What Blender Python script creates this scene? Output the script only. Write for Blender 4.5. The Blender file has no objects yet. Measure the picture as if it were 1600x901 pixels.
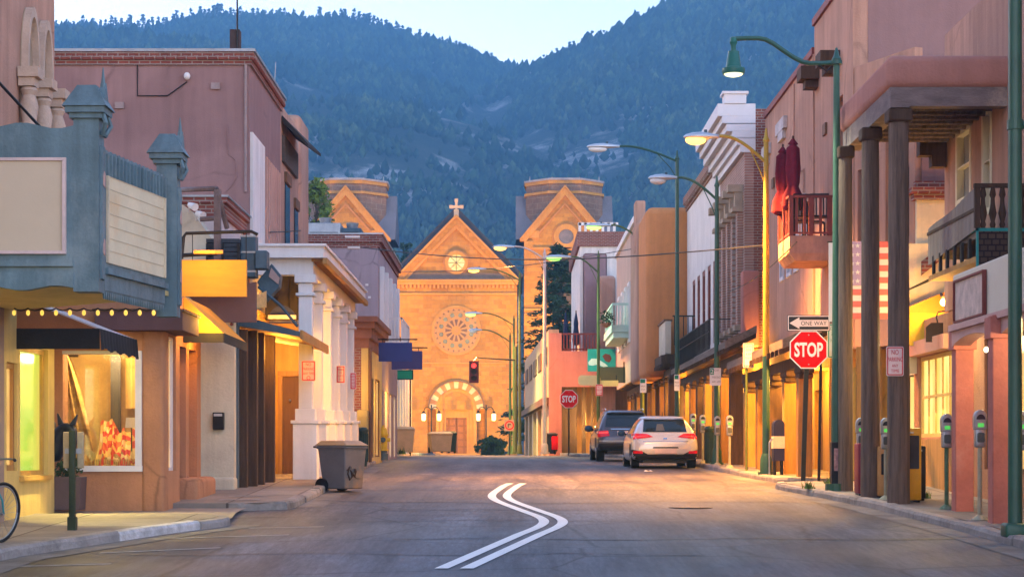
import bpy, bmesh, math, random
import numpy as np
from mathutils import Vector, Matrix, noise
R = math.radians
random.seed(7)
rng = np.random.default_rng(7)
scene = bpy.context.scene
col = scene.collection
F = 3000.0; CZ = 1.45; HY = 710.0
def W(px, Y): return (px - 800.0) * Y / F
def H(py, Y): return CZ + (HY - py) * Y / F
_gy = [-20, 5, 12, 16, 20, 25, 30, 38, 53, 64, 81, 100, 140, 220, 400, 5000]
_gz = [-1.45, -1.42, -1.38, -1.32, -1.24, -1.04, -.90, -.62, -.37, -.21, -.06, -.04, -.05, -.05, -.05, -.05]
def G(Y): return CZ + float(np.interp(Y, _gy, _gz))
KH = .13
def S(Y): return G(Y) + KH

# ---------------------------------------------------------------- tags
def tag(o, label=None, cat=None, group=None, kind=None):
    if label: o['label'] = label
    if cat: o['category'] = cat
    if group: o['group'] = group
    if kind: o['kind'] = kind
    return o
def thing(name, label, cat, loc=(0, 0, 0), group=None):
    o = bpy.data.objects.new(name, None); col.objects.link(o)
    o.empty_display_size = .2
    o.location = loc
    return tag(o, label, cat, group)
def root_loc(p):
    v = Vector((0, 0, 0))
    while p is not None:
        v += p.location; p = p.parent
    return v
def dup(o, loc=None, rz=None, label=None, parent=None):
    c = o.copy(); col.objects.link(c); c.parent = parent
    if loc is not None: c.location = loc
    if rz is not None: c.rotation_euler.z = rz
    if label: c['label'] = label
    for ch in [x for x in bpy.data.objects if x.parent == o]:
        dup(ch, parent=c)
    return c

# ---------------------------------------------------------------- frames
class FR:
    "wall frame: a runs along the wall, d comes out of it, z is up"
    def __init__(s, x, y, ux, uy, nx, ny): s.x, s.y, s.ux, s.uy, s.nx, s.ny = x, y, ux, uy, nx, ny
    def p(s, a, d, z): return (s.x + s.ux * a + s.nx * d, s.y + s.uy * a + s.ny * d, z)
def FL(X, Y0=0): return FR(X, Y0, 0, 1, 1, 0)       # faces +X, a = Y - Y0
def FRt(X, Y0=0): return FR(X, Y0, 0, 1, -1, 0)     # faces -X
def FC(Y, X0=0): return FR(X0, Y, 1, 0, 0, -1)      # faces the camera, a = X - X0
def FA(x0, y0, x1, y1, side=1):
    L = math.hypot(x1 - x0, y1 - y0); ux, uy = (x1 - x0) / L, (y1 - y0) / L
    return FR(x0, y0, ux, uy, uy * side, -ux * side), L

# ---------------------------------------------------------------- mesh builder
class MB:
    def __init__(s): s.v = []; s.f = []
    def add(s, vs, fs):
        n = len(s.v); s.v += [tuple(v) for v in vs]; s.f += [tuple(i + n for i in f) for f in fs]; return s
    def poly(s, pts): return s.add(pts, [range(len(pts))])
    def hexa(s, q): return s.add(q, [(0, 3, 2, 1), (4, 5, 6, 7), (0, 1, 5, 4), (1, 2, 6, 5), (2, 3, 7, 6), (3, 0, 4, 7)])
    def box(s, x0, x1, y0, y1, z0, z1):
        return s.hexa([(x0, y0, z0), (x1, y0, z0), (x1, y1, z0), (x0, y1, z0), (x0, y0, z1), (x1, y0, z1), (x1, y1, z1), (x0, y1, z1)])
    def fbox(s, fr, a0, a1, d0, d1, z0, z1):
        P = fr.p
        return s.hexa([P(a0, d0, z0), P(a1, d0, z0), P(a1, d1, z0), P(a0, d1, z0), P(a0, d0, z1), P(a1, d0, z1), P(a1, d1, z1), P(a0, d1, z1)])
    def rbox(s, x0, x1, y0, y1, z0, z1, r=.05, seg=3, jit=0.0):
        bm = bmesh.new(); bmesh.ops.create_cube(bm, size=1)
        for v in bm.verts:
            v.co = ((x0 + x1) / 2 + v.co.x * (x1 - x0), (y0 + y1) / 2 + v.co.y * (y1 - y0), (z0 + z1) / 2 + v.co.z * (z1 - z0))
        bmesh.ops.bevel(bm, geom=bm.edges[:], offset=r, segments=seg, affect='EDGES', profile=.5)
        bm.verts.index_update()
        s.add([v.co[:] for v in bm.verts], [[v.index for v in f.verts] for f in bm.faces]); bm.free(); return s
    def prism(s, poly, vec):
        n = len(poly); a = [tuple(p) for p in poly]; b = [(p[0] + vec[0], p[1] + vec[1], p[2] + vec[2]) for p in poly]
        return s.add(a + b, [tuple(range(n))[::-1], tuple(range(n, 2 * n))] + [(i, (i + 1) % n, n + (i + 1) % n, n + i) for i in range(n)])
    def fprism(s, fr, pts, d0, d1):
        a = [fr.p(p[0], d0, p[1]) for p in pts]; q = fr.p(0, d0, 0); r = fr.p(0, d1, 0)
        return s.prism(a, (r[0] - q[0], r[1] - q[1], 0))
    def cyl(s, p0, p1, r0, r1=None, n=12, caps=True):
        r1 = r0 if r1 is None else r1
        p0 = Vector(p0); p1 = Vector(p1); d = (p1 - p0)
        if d.length < 1e-9: return s
        d.normalize()
        u = d.orthogonal().normalized(); w = d.cross(u)
        a = [p0 + (u * math.cos(t) + w * math.sin(t)) * r0 for t in [2 * math.pi * i / n for i in range(n)]]
        b = [p1 + (u * math.cos(t) + w * math.sin(t)) * r1 for t in [2 * math.pi * i / n for i in range(n)]]
        fs = [(i, (i + 1) % n, n + (i + 1) % n, n + i) for i in range(n)]
        if caps: fs += [tuple(range(n))[::-1], tuple(range(n, 2 * n))]
        return s.add(a + b, fs)
    def tube(s, pts, r, n=8, r1=None):
        pts = [Vector(p) for p in pts]; rings = []; m = len(pts)
        d = (pts[1] - pts[0]).normalized(); u = d.orthogonal().normalized()
        for i, p in enumerate(pts):
            t = (pts[min(i + 1, m - 1)] - pts[max(i - 1, 0)]).normalized()
            u = (u - t * u.dot(t)).normalized(); w = t.cross(u)
            rr = r if r1 is None else r + (r1 - r) * i / (m - 1)
            rings.append([p + (u * math.cos(2 * math.pi * k / n) + w * math.sin(2 * math.pi * k / n)) * rr for k in range(n)])
        vs = [v for g in rings for v in g]; fs = []
        for i in range(m - 1):
            for k in range(n): fs.append((i * n + k, i * n + (k + 1) % n, (i + 1) * n + (k + 1) % n, (i + 1) * n + k))
        fs += [tuple(range(n))[::-1], tuple(range((m - 1) * n, m * n))]
        return s.add(vs, fs)
    def lathe(s, prof, cx, cy, z0=0, n=16, sx=1, sy=1):
        m = len(prof); vs = []; fs = []
        for r, z in prof:
            for k in range(n):
                t = 2 * math.pi * (k + .5) / n; vs.append((cx + r * sx * math.cos(t), cy + r * sy * math.sin(t), z0 + z))
        for i in range(m - 1):
            for k in range(n): fs.append((i * n + k, i * n + (k + 1) % n, (i + 1) * n + (k + 1) % n, (i + 1) * n + k))
        fs += [tuple(range(n))[::-1], tuple(range((m - 1) * n, m * n))]
        return s.add(vs, fs)
    def ell(s, c, rx, ry, rz, n=10, m=6):
        return s.lathe([(max(1e-3, math.sin(math.pi * i / m)), 0) for i in range(m + 1)], 0, 0) if False else s._ell(c, rx, ry, rz, n, m)
    def _ell(s, c, rx, ry, rz, n, m):
        vs = []; fs = []
        for i in range(m + 1):
            a = math.pi * i / m; rr = max(.02, math.sin(a))
            for k in range(n):
                t = 2 * math.pi * k / n; vs.append((c[0] + rx * rr * math.cos(t), c[1] + ry * rr * math.sin(t), c[2] - rz * math.cos(a)))
        for i in range(m):
            for k in range(n): fs.append((i * n + k, i * n + (k + 1) % n, (i + 1) * n + (k + 1) % n, (i + 1) * n + k))
        fs += [tuple(range(n))[::-1], tuple(range(m * n, (m + 1) * n))]
        return s.add(vs, fs)
    def panel(s, fr, a0, a1, z0, z1, holes=(), t=.15):
        "wall slab with openings: front face at d=0, reveals t deep"
        A = sorted({a0, a1, *[h[0] for h in holes], *[h[1] for h in holes]}); A = [a for a in A if a0 <= a <= a1]
        Z = sorted({z0, z1, *[h[2] for h in holes], *[h[3] for h in holes]}); Z = [z for z in Z if z0 <= z <= z1]
        for i in range(len(A) - 1):
            for j in range(len(Z) - 1):
                ca, cz = (A[i] + A[i + 1]) / 2, (Z[j] + Z[j + 1]) / 2
                if any(h[0] < ca < h[1] and h[2] < cz < h[3] for h in holes): continue
                s.poly([fr.p(A[i], 0, Z[j]), fr.p(A[i + 1], 0, Z[j]), fr.p(A[i + 1], 0, Z[j + 1]), fr.p(A[i], 0, Z[j + 1])])
        for b0, b1, c0, c1 in list(holes) + [(a0, a1, z0, z1)]:
            q = [(b0, c0), (b1, c0), (b1, c1), (b0, c1)]
            for k in range(4):
                p, r = q[k], q[(k + 1) % 4]
                s.poly([fr.p(p[0], 0, p[1]), fr.p(r[0], 0, r[1]), fr.p(r[0], -t, r[1]), fr.p(p[0], -t, p[1])])
        return s
    def build(s, name, mat, parent=None, smooth=False, bevel=0, seg=2, recalc=True, weld=False):
        me = bpy.data.meshes.new(name)
        rl = root_loc(parent)
        me.from_pydata([(v[0] - rl.x, v[1] - rl.y, v[2] - rl.z) for v in s.v], [], s.f)
        if recalc:
            bm = bmesh.new(); bm.from_mesh(me)
            if weld: bmesh.ops.remove_doubles(bm, verts=bm.verts, dist=1e-4)
            bmesh.ops.recalc_face_normals(bm, faces=bm.faces); bm.to_mesh(me); bm.free()
        if mat: me.materials.append(mat)
        o = bpy.data.objects.new(name, me); col.objects.link(o); o.parent = parent
        if bevel:
            m = o.modifiers.new('bevel', 'BEVEL'); m.width = bevel; m.segments = seg; m.limit_method = 'ANGLE'; m.angle_limit = R(40)
        if smooth or bevel:
            me.shade_smooth() if hasattr(me, 'shade_smooth') else None
            if not smooth or smooth == 'auto':
                me.set_sharp_from_angle(angle=R(35))
        return o

def txt(parent, name, s, x, y, z, size, mat, width=None, depth=.003, bold=0.0):
    "flat lettering facing the camera, centred on x, z"
    cu = bpy.data.curves.new('text', 'FONT'); cu.body = s; cu.size = size; cu.align_x = 'CENTER'; cu.align_y = 'CENTER'
    cu.extrude = depth / 2; cu.offset = bold; cu.resolution_u = 3; cu.space_line = .85
    ob = bpy.data.objects.new('text', cu); col.objects.link(ob)
    bpy.context.view_layer.update()
    me = bpy.data.meshes.new_from_object(ob.evaluated_get(bpy.context.evaluated_depsgraph_get()))
    bpy.data.objects.remove(ob); bpy.data.curves.remove(cu)
    xs = [v.co.x for v in me.vertices]; zs = [v.co.y for v in me.vertices]
    if not xs: return None
    k = 1.0 if width is None else width / (max(xs) - min(xs))
    mx = (max(xs) + min(xs)) / 2; mz = (max(zs) + min(zs)) / 2
    rl = root_loc(parent)
    for v in me.vertices:
        a, b, c = v.co
        v.co = (x + (a - mx) * k - rl.x, y - c - rl.y, z + (b - mz) - rl.z)
    me.name = name; me.materials.clear(); me.materials.append(mat)
    o = bpy.data.objects.new(name, me); col.objects.link(o); o.parent = parent
    return o

# ---------------------------------------------------------------- materials
_mc = {}
EXPO = 3.45; LS = .30; ES = .28
def _new(name):
    m = bpy.data.materials.new(name); m.use_nodes = True
    nt = m.node_tree; b = nt.nodes['Principled BSDF']
    return m, nt, b
def _n(nt, t, **k):
    n = nt.nodes.new(t)
    for a, v in k.items():
        if a.startswith('i_'): n.inputs[a[2:].replace('_', ' ')].default_value = v
        else: setattr(n, a, v)
    return n
def rgba(c): return (c[0], c[1], c[2], 1)
def _sc(c, k): return (min(1, c[0] * k), min(1, c[1] * k), min(1, c[2] * k), 1)
def _coords(nt, scale=(1, 1, 1)):
    tc = _n(nt, 'ShaderNodeTexCoord'); mp = _n(nt, 'ShaderNodeMapping'); mp.inputs['Scale'].default_value = scale
    nt.links.new(tc.outputs['Object'], mp.inputs['Vector']); return mp.outputs['Vector']
def _noise(nt, vec, scale, detail=5, rough=.6):
    n = _n(nt, 'ShaderNodeTexNoise'); n.inputs['Scale'].default_value = scale; n.inputs['Detail'].default_value = detail
    n.inputs['Roughness'].default_value = rough; nt.links.new(vec, n.inputs['Vector']); return n.outputs['Fac']
def _ramp(nt, fac, stops):
    r = _n(nt, 'ShaderNodeValToRGB'); e = r.color_ramp.elements
    while len(e) < len(stops): e.new(.5)
    for k, (p, c) in enumerate(stops): e[k].position = p; e[k].color = c
    nt.links.new(fac, r.inputs['Fac']); return r.outputs['Color']
def _mix(nt, fac, a, b, mode='MIX'):
    m = _n(nt, 'ShaderNodeMix'); m.data_type = 'RGBA'; m.blend_type = mode
    for sock, v in ((m.inputs[0], fac), (m.inputs[6], a), (m.inputs[7], b)):
        if hasattr(v, 'links') or hasattr(v, 'is_linked'): nt.links.new(v, sock)
        else: sock.default_value = v
    return m.outputs[2]
def mat(name, c, rough=.75, var=.18, scale=1.5, bump=.15, bscale=40, metal=0, streak=0, stain=None, stain_amt=.35, spec=.3, stretch=(1, 1, 1), coat=0, crack=0):
    if name in _mc: return _mc[name]
    m, nt, b = _new(name); L = nt.links.new
    vec = _coords(nt, stretch)
    f = _noise(nt, vec, scale)
    colr = _ramp(nt, f, [(.28, _sc(c, 1 - var)), (.5, rgba(c)), (.74, _sc(c, 1 + var))])
    f2 = _noise(nt, vec, scale * 9, 4)
    colr = _mix(nt, 1.0, colr, _ramp(nt, f2, [(.3, (1 - var * .6,) * 3 + (1,)), (.7, (1 + 0 * var,) * 3 + (1,))]), 'MULTIPLY')
    if streak:
        sv = _coords(nt, (3.2, 3.2, .22)); fs = _noise(nt, sv, 1.6, 6)
        colr = _mix(nt, 1.0, colr, _ramp(nt, fs, [(.35, (1 - streak,) * 3 + (1,)), (.62, (1, 1, 1, 1))]), 'MULTIPLY')
    if stain:
        fs = _noise(nt, _coords(nt, (1, 1, .8)), .9, 8, .7)
        fm = _ramp(nt, fs, [(.52, (0, 0, 0, 1)), (.66, (stain_amt,) * 3 + (1,))])
        colr = _mix(nt, fm, colr, rgba(stain))
    if crack:
        vo = _n(nt, 'ShaderNodeTexVoronoi'); vo.feature = 'DISTANCE_TO_EDGE'; vo.inputs['Scale'].default_value = .42
        dn = _n(nt, 'ShaderNodeTexNoise'); dn.inputs['Scale'].default_value = 1.3; dn.inputs['Detail'].default_value = 6; L(vec, dn.inputs['Vector'])
        L(_mix(nt, .3, vec, dn.outputs['Color']), vo.inputs['Vector'])
        cr = _ramp(nt, vo.outputs['Distance'], [(0, (1, 1, 1, 1)), (.010, (0, 0, 0, 1))]); mk_ = _ramp(nt, _noise(nt, vec, .5, 3), [(.46, (0, 0, 0, 1)), (.58, (crack,) * 3 + (1,))])
        colr = _mix(nt, _mix(nt, 1.0, cr, mk_, 'MULTIPLY'), colr, _sc(c, .45))
        pt = _ramp(nt, _noise(nt, vec, .28, 2, .4), [(.47, (1, 1, 1, 1)), (.50, (.86, .85, .86, 1))]); colr = _mix(nt, 1.0, colr, pt, 'MULTIPLY')
    L(colr, b.inputs['Base Color'])
    b.inputs['Roughness'].default_value = rough; b.inputs['Metallic'].default_value = metal
    b.inputs['Specular IOR Level'].default_value = spec
    if coat: b.inputs['Coat Weight'].default_value = coat; b.inputs['Coat Roughness'].default_value = .08
    if bump:
        bp = _n(nt, 'ShaderNodeBump'); bp.inputs['Strength'].default_value = min(1, bump * 2); bp.inputs['Distance'].default_value = .02
        hn = _noise(nt, vec, bscale, 4); L(hn, bp.inputs['Height']); L(bp.outputs['Normal'], b.inputs['Normal'])
    _mc[name] = m; return m
def brick(name, c1, c2, mortar, axis='y', bw=.22, bh=.075, ms=.012, bump=.4, rough=.85, var=.25):
    if name in _mc: return _mc[name]
    m, nt, b = _new(name); L = nt.links.new
    tc = _n(nt, 'ShaderNodeTexCoord'); sp = _n(nt, 'ShaderNodeSeparateXYZ'); cb = _n(nt, 'ShaderNodeCombineXYZ')
    L(tc.outputs['Object'], sp.inputs[0]); L(sp.outputs['Y' if axis == 'y' else 'X'], cb.inputs['X']); L(sp.outputs['Z'], cb.inputs['Y'])
    br = _n(nt, 'ShaderNodeTexBrick'); L(cb.outputs[0], br.inputs['Vector'])
    br.inputs['Scale'].default_value = 1; br.inputs['Brick Width'].default_value = bw; br.inputs['Row Height'].default_value = bh
    br.inputs['Mortar Size'].default_value = ms; br.inputs['Color1'].default_value = rgba(c1); br.inputs['Color2'].default_value = rgba(c2)
    br.inputs['Mortar'].default_value = rgba(mortar); br.inputs['Bias'].default_value = -.1
    f = _noise(nt, tc.outputs['Object'], 2.2, 6); f2 = _noise(nt, tc.outputs['Object'], .35, 5)
    c = _mix(nt, 1.0, br.outputs['Color'], _ramp(nt, f, [(.3, (1 - var,) * 3 + (1,)), (.7, (1, 1, 1, 1))]), 'MULTIPLY')
    c = _mix(nt, 1.0, c, _ramp(nt, f2, [(.35, (1 - var * .8,) * 3 + (1,)), (.65, (1, 1, 1, 1))]), 'MULTIPLY')
    L(c, b.inputs['Base Color']); b.inputs['Roughness'].default_value = rough; b.inputs['Specular IOR Level'].default_value = .2
    bp = _n(nt, 'ShaderNodeBump'); bp.inputs['Strength'].default_value = bump; bp.inputs['Distance'].default_value = .02; bp.invert = True
    L(br.outputs['Fac'], bp.inputs['Height']); L(bp.outputs['Normal'], b.inputs['Normal'])
    _mc[name] = m; return m
def emis(name, c, s, base=None):
    if name in _mc: return _mc[name]
    m, nt, b = _new(name)
    b.inputs['Base Color'].default_value = rgba(base or c); b.inputs['Emission Color'].default_value = rgba(c); b.inputs['Emission Strength'].default_value = s * ES
    b.inputs['Roughness'].default_value = .4
    _mc[name] = m; return m
def lit(name, c1, c2, s, scale=2.0, stretch=(1, 1, 1)):
    "a lit shop interior seen through its window: uneven warm glow"
    if name in _mc: return _mc[name]
    m, nt, b = _new(name)
    f = _noise(nt, _coords(nt, stretch), scale, 3)
    c = _ramp(nt, f, [(.36, rgba(c2)), (.62, rgba(c1))])
    nt.links.new(c, b.inputs['Emission Color']); b.inputs['Base Color'].default_value = (.06, .045, .03, 1); b.inputs['Emission Strength'].default_value = s * ES * .26
    b.inputs['Roughness'].default_value = .15
    _mc[name] = m; return m
def glass_dark(name='window glass', c=(.03, .035, .045), rough=.06):
    if name in _mc: return _mc[name]
    m, nt, b = _new(name)
    f = _noise(nt, _coords(nt), .9, 3); cc = _ramp(nt, f, [(.35, _sc(c, .6)), (.65, _sc(c, 1.5))])
    nt.links.new(cc, b.inputs['Base Color']); b.inputs['Roughness'].default_value = rough; b.inputs['Specular IOR Level'].default_value = .6
    _mc[name] = m; return m
def glass_clear(name='clear shop glass'):
    if name in _mc: return _mc[name]
    m = bpy.data.materials.new(name); m.use_nodes = True; nt = m.node_tree; nt.nodes.clear()
    o = _n(nt, 'ShaderNodeOutputMaterial'); mx = _n(nt, 'ShaderNodeMixShader'); t = _n(nt, 'ShaderNodeBsdfTransparent'); g = _n(nt, 'ShaderNodeBsdfGlossy')
    g.inputs['Roughness'].default_value = .03; mx.inputs[0].default_value = .09
    nt.links.new(t.outputs[0], mx.inputs[1]); nt.links.new(g.outputs[0], mx.inputs[2]); nt.links.new(mx.outputs[0], o.inputs[0])
    _mc[name] = m; return m

def window(parent, fr, a0, a1, z0, z1, depth, fm, pm, nx=1, nz=2, fw=.05, proud=.0, name='window', bar=.025, sill=None):
    "frame with glazing bars set depth behind the wall face, its pane a sub-part"
    m = MB(); d0, d1 = -depth + .025, -depth + .075 + proud
    m.fbox(fr, a0, a0 + fw, d0, d1, z0, z1).fbox(fr, a1 - fw, a1, d0, d1, z0, z1)
    m.fbox(fr, a0 + fw, a1 - fw, d0, d1, z0, z0 + fw).fbox(fr, a0 + fw, a1 - fw, d0, d1, z1 - fw, z1)
    for i in range(1, nx):
        a = a0 + (a1 - a0) * i / nx; m.fbox(fr, a - bar / 2, a + bar / 2, d0, d1 - .015, z0 + fw, z1 - fw)
    for j in range(1, nz):
        z = z0 + (z1 - z0) * j / nz; m.fbox(fr, a0 + fw, a1 - fw, d0 + .002, d1 - .017, z - bar / 2, z + bar / 2)
    if sill: m.fbox(fr, a0 - .05, a1 + .05, d0, .06, z0 - .07, z0 - .004)
    o = m.build(name, fm, parent)
    MB().fbox(fr, a0 + fw * .5, a1 - fw * .5, -depth + .008, -depth + .03, z0 + fw * .5, z1 - fw * .5).build('pane', pm, o)
    return o
def light(parent, kind, loc, power, color, size=.15, spot=None, aim=None, blend=.6):
    l = bpy.data.lights.new('light', kind); l.energy = power * LS; l.color = color
    if kind == 'AREA': l.size = size
    else: l.shadow_soft_size = size
    if kind == 'SPOT': l.spot_size = R(spot or 120); l.spot_blend = blend
    o = bpy.data.objects.new('light_source', l); col.objects.link(o); o.parent = parent
    rl = root_loc(parent); o.location = Vector(loc) - rl
    if aim is not None:
        o.rotation_euler = (Vector(aim) - Vector(loc)).to_track_quat('-Z', 'Y').to_euler()
    return o
def bez(p0, p1, p2, p3, n=12):
    P = [Vector(p) for p in (p0, p1, p2, p3)]; r = []
    for i in range(n + 1):
        t = i / n; r.append(P[0] * (1 - t) ** 3 + P[1] * 3 * t * (1 - t) ** 2 + P[2] * 3 * t * t * (1 - t) + P[3] * t ** 3)
    return r
WARM = (1.0, .47, .06); SOD = (1.0, .42, .09); YEL = (1.0, .72, .25); GRN = (.62, 1.0, .45)
# ================================================================= SETTING
def strip(name, m, xf0, xf1, y0, y1, zf, step=1.0, nx=1, parent=None, cols=None):
    ys = list(np.arange(y0, y1, step)) + [y1]; vs = []; fs = []
    for y in ys:
        a, b = xf0(y), xf1(y)
        for k in range(nx + 1): vs.append((a + (b - a) * k / nx, y, zf(y)))
    n = nx + 1
    for i in range(len(ys) - 1):
        for k in range(nx): fs.append((i * n + k, i * n + k + 1, (i + 1) * n + k + 1, (i + 1) * n + k))
    return MB().add(vs, fs).build(name, m, parent)
def C(v): return lambda y: v
def asphalt(base=(.078, .084, .102), nm='worn asphalt'):
    k_ = [v / .09 for v in base]
    m, nt, b = _new(nm); L = nt.links.new
    tc = _n(nt, 'ShaderNodeTexCoord'); v = tc.outputs['Object']
    f1 = _noise(nt, v, .22, 6, .62); f2 = _noise(nt, v, 55, 3); f3 = _noise(nt, _coords(nt, (1.3, .10, 1)), 1.0, 6, .65)
    c = _ramp(nt, f1, [(.3, (.055, .055, .055, 1)), (.5, (.09, .09, .09, 1)), (.7, (.15, .15, .15, 1))])
    c = _mix(nt, 1.0, c, _ramp(nt, f2, [(.25, (.62, .62, .62, 1)), (.6, (1, 1, 1, 1)), (.8, (1.35, 1.35, 1.35, 1))]), 'MULTIPLY')
    c = _mix(nt, 1.0, c, _ramp(nt, f3, [(.36, (.42, .42, .44, 1)), (.52, (1, 1, 1, 1)), (.68, (1.4, 1.38, 1.34, 1))]), 'MULTIPLY')
    f4 = _noise(nt, _coords(nt, (11, 1.1, 1)), 1.6, 5, .7)
    c = _mix(nt, 1.0, c, _ramp(nt, f4, [(.3, (.62, .62, .63, 1)), (.5, (1, 1, 1, 1)), (.7, (1.42, 1.41, 1.4, 1))]), 'MULTIPLY')
    vp = _n(nt, 'ShaderNodeTexVoronoi'); vp.distance = 'CHEBYCHEV'; vp.inputs['Scale'].default_value = 1; L(_coords(nt, (.28, .10, 1)), vp.inputs['Vector'])
    sg = _n(nt, 'ShaderNodeSeparateColor'); L(vp.outputs['Color'], sg.inputs[0])
    c = _mix(nt, 1.0, c, _ramp(nt, sg.outputs[0], [(0, (.72, .72, .74, 1)), (1, (1.2, 1.2, 1.2, 1))]), 'MULTIPLY')
    # cracks and tar patches with a shape of their own
    vo = _n(nt, 'ShaderNodeTexVoronoi'); vo.feature = 'DISTANCE_TO_EDGE'; vo.inputs['Scale'].default_value = .33
    wv = _mix(nt, .12, v, _n_color(nt, v, 1.7)); L(wv, vo.inputs['Vector'])
    cr = _ramp(nt, vo.outputs['Distance'], [(.0, (.35, .35, .35, 1)), (.012, (1, 1, 1, 1))])
    c = _mix(nt, 1.0, c, cr, 'MULTIPLY')
    c = _mix(nt, 1.0, c, (k_[0], k_[1], k_[2], 1), 'MULTIPLY')
    L(c, b.inputs['Base Color'])
    rr = _ramp(nt, f1, [(.3, (.5,) * 3 + (1,)), (.7, (.75,) * 3 + (1,))]); L(rr, b.inputs['Roughness'])
    b.inputs['Specular IOR Level'].default_value = .35
    bp = _n(nt, 'ShaderNodeBump'); bp.inputs['Strength'].default_value = .5; bp.inputs['Distance'].default_value = .01
    L(f2, bp.inputs['Height']); L(bp.outputs['Normal'], b.inputs['Normal'])
    return m
def _n_color(nt, v, s):
    n = _n(nt, 'ShaderNodeTexNoise'); n.inputs['Scale'].default_value = s; nt.links.new(v, n.inputs['Vector']); return n.outputs['Color']
M_ASPH = asphalt()
def slabs():
    m = mat('sidewalk concrete', (.27, .235, .215), .85, .25, .8, .2, 60, stain=(.12, .10, .09)); nt = m.node_tree; b = nt.nodes['Principled BSDF']
    br = _n(nt, 'ShaderNodeTexBrick'); tc = _n(nt, 'ShaderNodeTexCoord'); nt.links.new(tc.outputs['Object'], br.inputs['Vector']); br.offset = 0
    br.inputs['Scale'].default_value = 1; br.inputs['Brick Width'].default_value = 1.5; br.inputs['Row Height'].default_value = 1.55; br.inputs['Mortar Size'].default_value = .014
    br.inputs['Color1'].default_value = (1, 1, 1, 1); br.inputs['Color2'].default_value = (.78, .76, .75, 1); br.inputs['Mortar'].default_value = (.3, .28, .27, 1)
    old = b.inputs['Base Color'].links[0].from_socket; nt.links.new(_mix(nt, 1.0, old, br.outputs['Color'], 'MULTIPLY'), b.inputs['Base Color']); return m
M_CONC = slabs()
M_KERB = mat('kerb concrete', (.30, .27, .26), .85, .35, 1.8, .3, 30, stain=(.07, .06, .055), stain_amt=.7)
M_DIRT = mat('dry earth', (.16, .13, .10), .95, .3, .02, .1, 5)
# ground: one sheet to the horizon
ys = [-30, -5, 5, 9, 12, 14, 16, 18, 20, 22, 24, 25, 26, 28, 30, 34, 38, 42, 46, 50, 53, 58, 64, 70, 76, 81, 90, 100, 140, 220, 400, 900, 3200]
g = MB(); vs = []; fs = []
for y in ys:
    for x in (-2200, -60, 60, 2200): vs.append((x, y, G(y) - .012))
for i in range(len(ys) - 1):
    for k in range(3): fs.append((i * 4 + k, i * 4 + k + 1, (i + 1) * 4 + k + 1, (i + 1) * 4 + k))
tag(g.add(vs, fs).build('ground', M_DIRT), kind='structure')
tag(strip('road', M_ASPH, C(-9.2), C(10.5), -8, 216, G, .5, 4), kind='structure')
M_OLD = asphalt((.115, .095, .088), 'old reddish asphalt'); 
ex = []; rr = random.Random(4)
vs = []; fs = []; yy = [32.6] + list(np.arange(33.5, 216, 1.0))
for i, y in enumerate(yy):
    for k in range(25):
        x = -8.9 + 17.9 * k / 24; y_ = y + (rr.uniform(-.35, .35) - .04 * x if i == 0 else 0); vs.append((x, y_, G(y_) + .004))
for i in range(len(yy) - 1):
    for k in range(24): fs.append((i * 25 + k, i * 25 + k + 1, (i + 1) * 25 + k + 1, (i + 1) * 25 + k))
tag(MB().add(vs, fs).build('road', M_OLD), kind='structure')
seam = MB()
for y0, x0, x1, w_ in ((27.9, -3.2, 4.6, .03), (30.6, -3.6, 1.2, .025), (24.3, -1.5, 5.6, .03), (22.2, -4.4, 2.2, .02), (36.4, -3.2, 4.6, .04), (46, -3.3, 4.8, .05)):
    n = 40; V = []; 
    for i in range(n + 1):
        x = x0 + (x1 - x0) * i / n; y = y0 + .12 * math.sin(i * .35 + y0) + rr.uniform(-.03, .03); q = w_ * rr.uniform(.6, 1.5); z = .0075
        V += [(x, y - q, G(y - q) + z), (x, y + q, G(y + q) + z)]
    seam.add(V, [(2 * i, 2 * i + 2, 2 * i + 3, 2 * i + 1) for i in range(n)])
tag(seam.build('road_seam', mat('crack sealant', (.03, .03, .032), .5, .3, 4), recalc=False), kind='structure')
mh_ = thing('manhole_cover', 'round iron manhole cover set in the road right of the double line', 'manhole cover', (2.9, 31.2, G(31.2)))
MB().cyl((2.9, 31.2, G(31.2) - .02), (2.9, 31.2, G(31.2) + .006), .36, n=28).build('rim', mat('worn iron', (.06, .055, .055), .5, .3, 6, metal=.5), mh_)
MB().cyl((2.9, 31.2, G(31.2) - .02), (2.9, 31.2, G(31.2) + .010), .31, n=28).build('lid', mat('dark iron lid', (.035, .033, .033), .45, .4, 12, .4, 25, metal=.5), mh_)
tag(strip('plaza', mat('plaza paving', (.30, .24, .2), .85, .2, .6), C(-45), C(45), 150, 232, lambda y: G(y) + .02, 4, 2), kind='structure')

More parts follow.
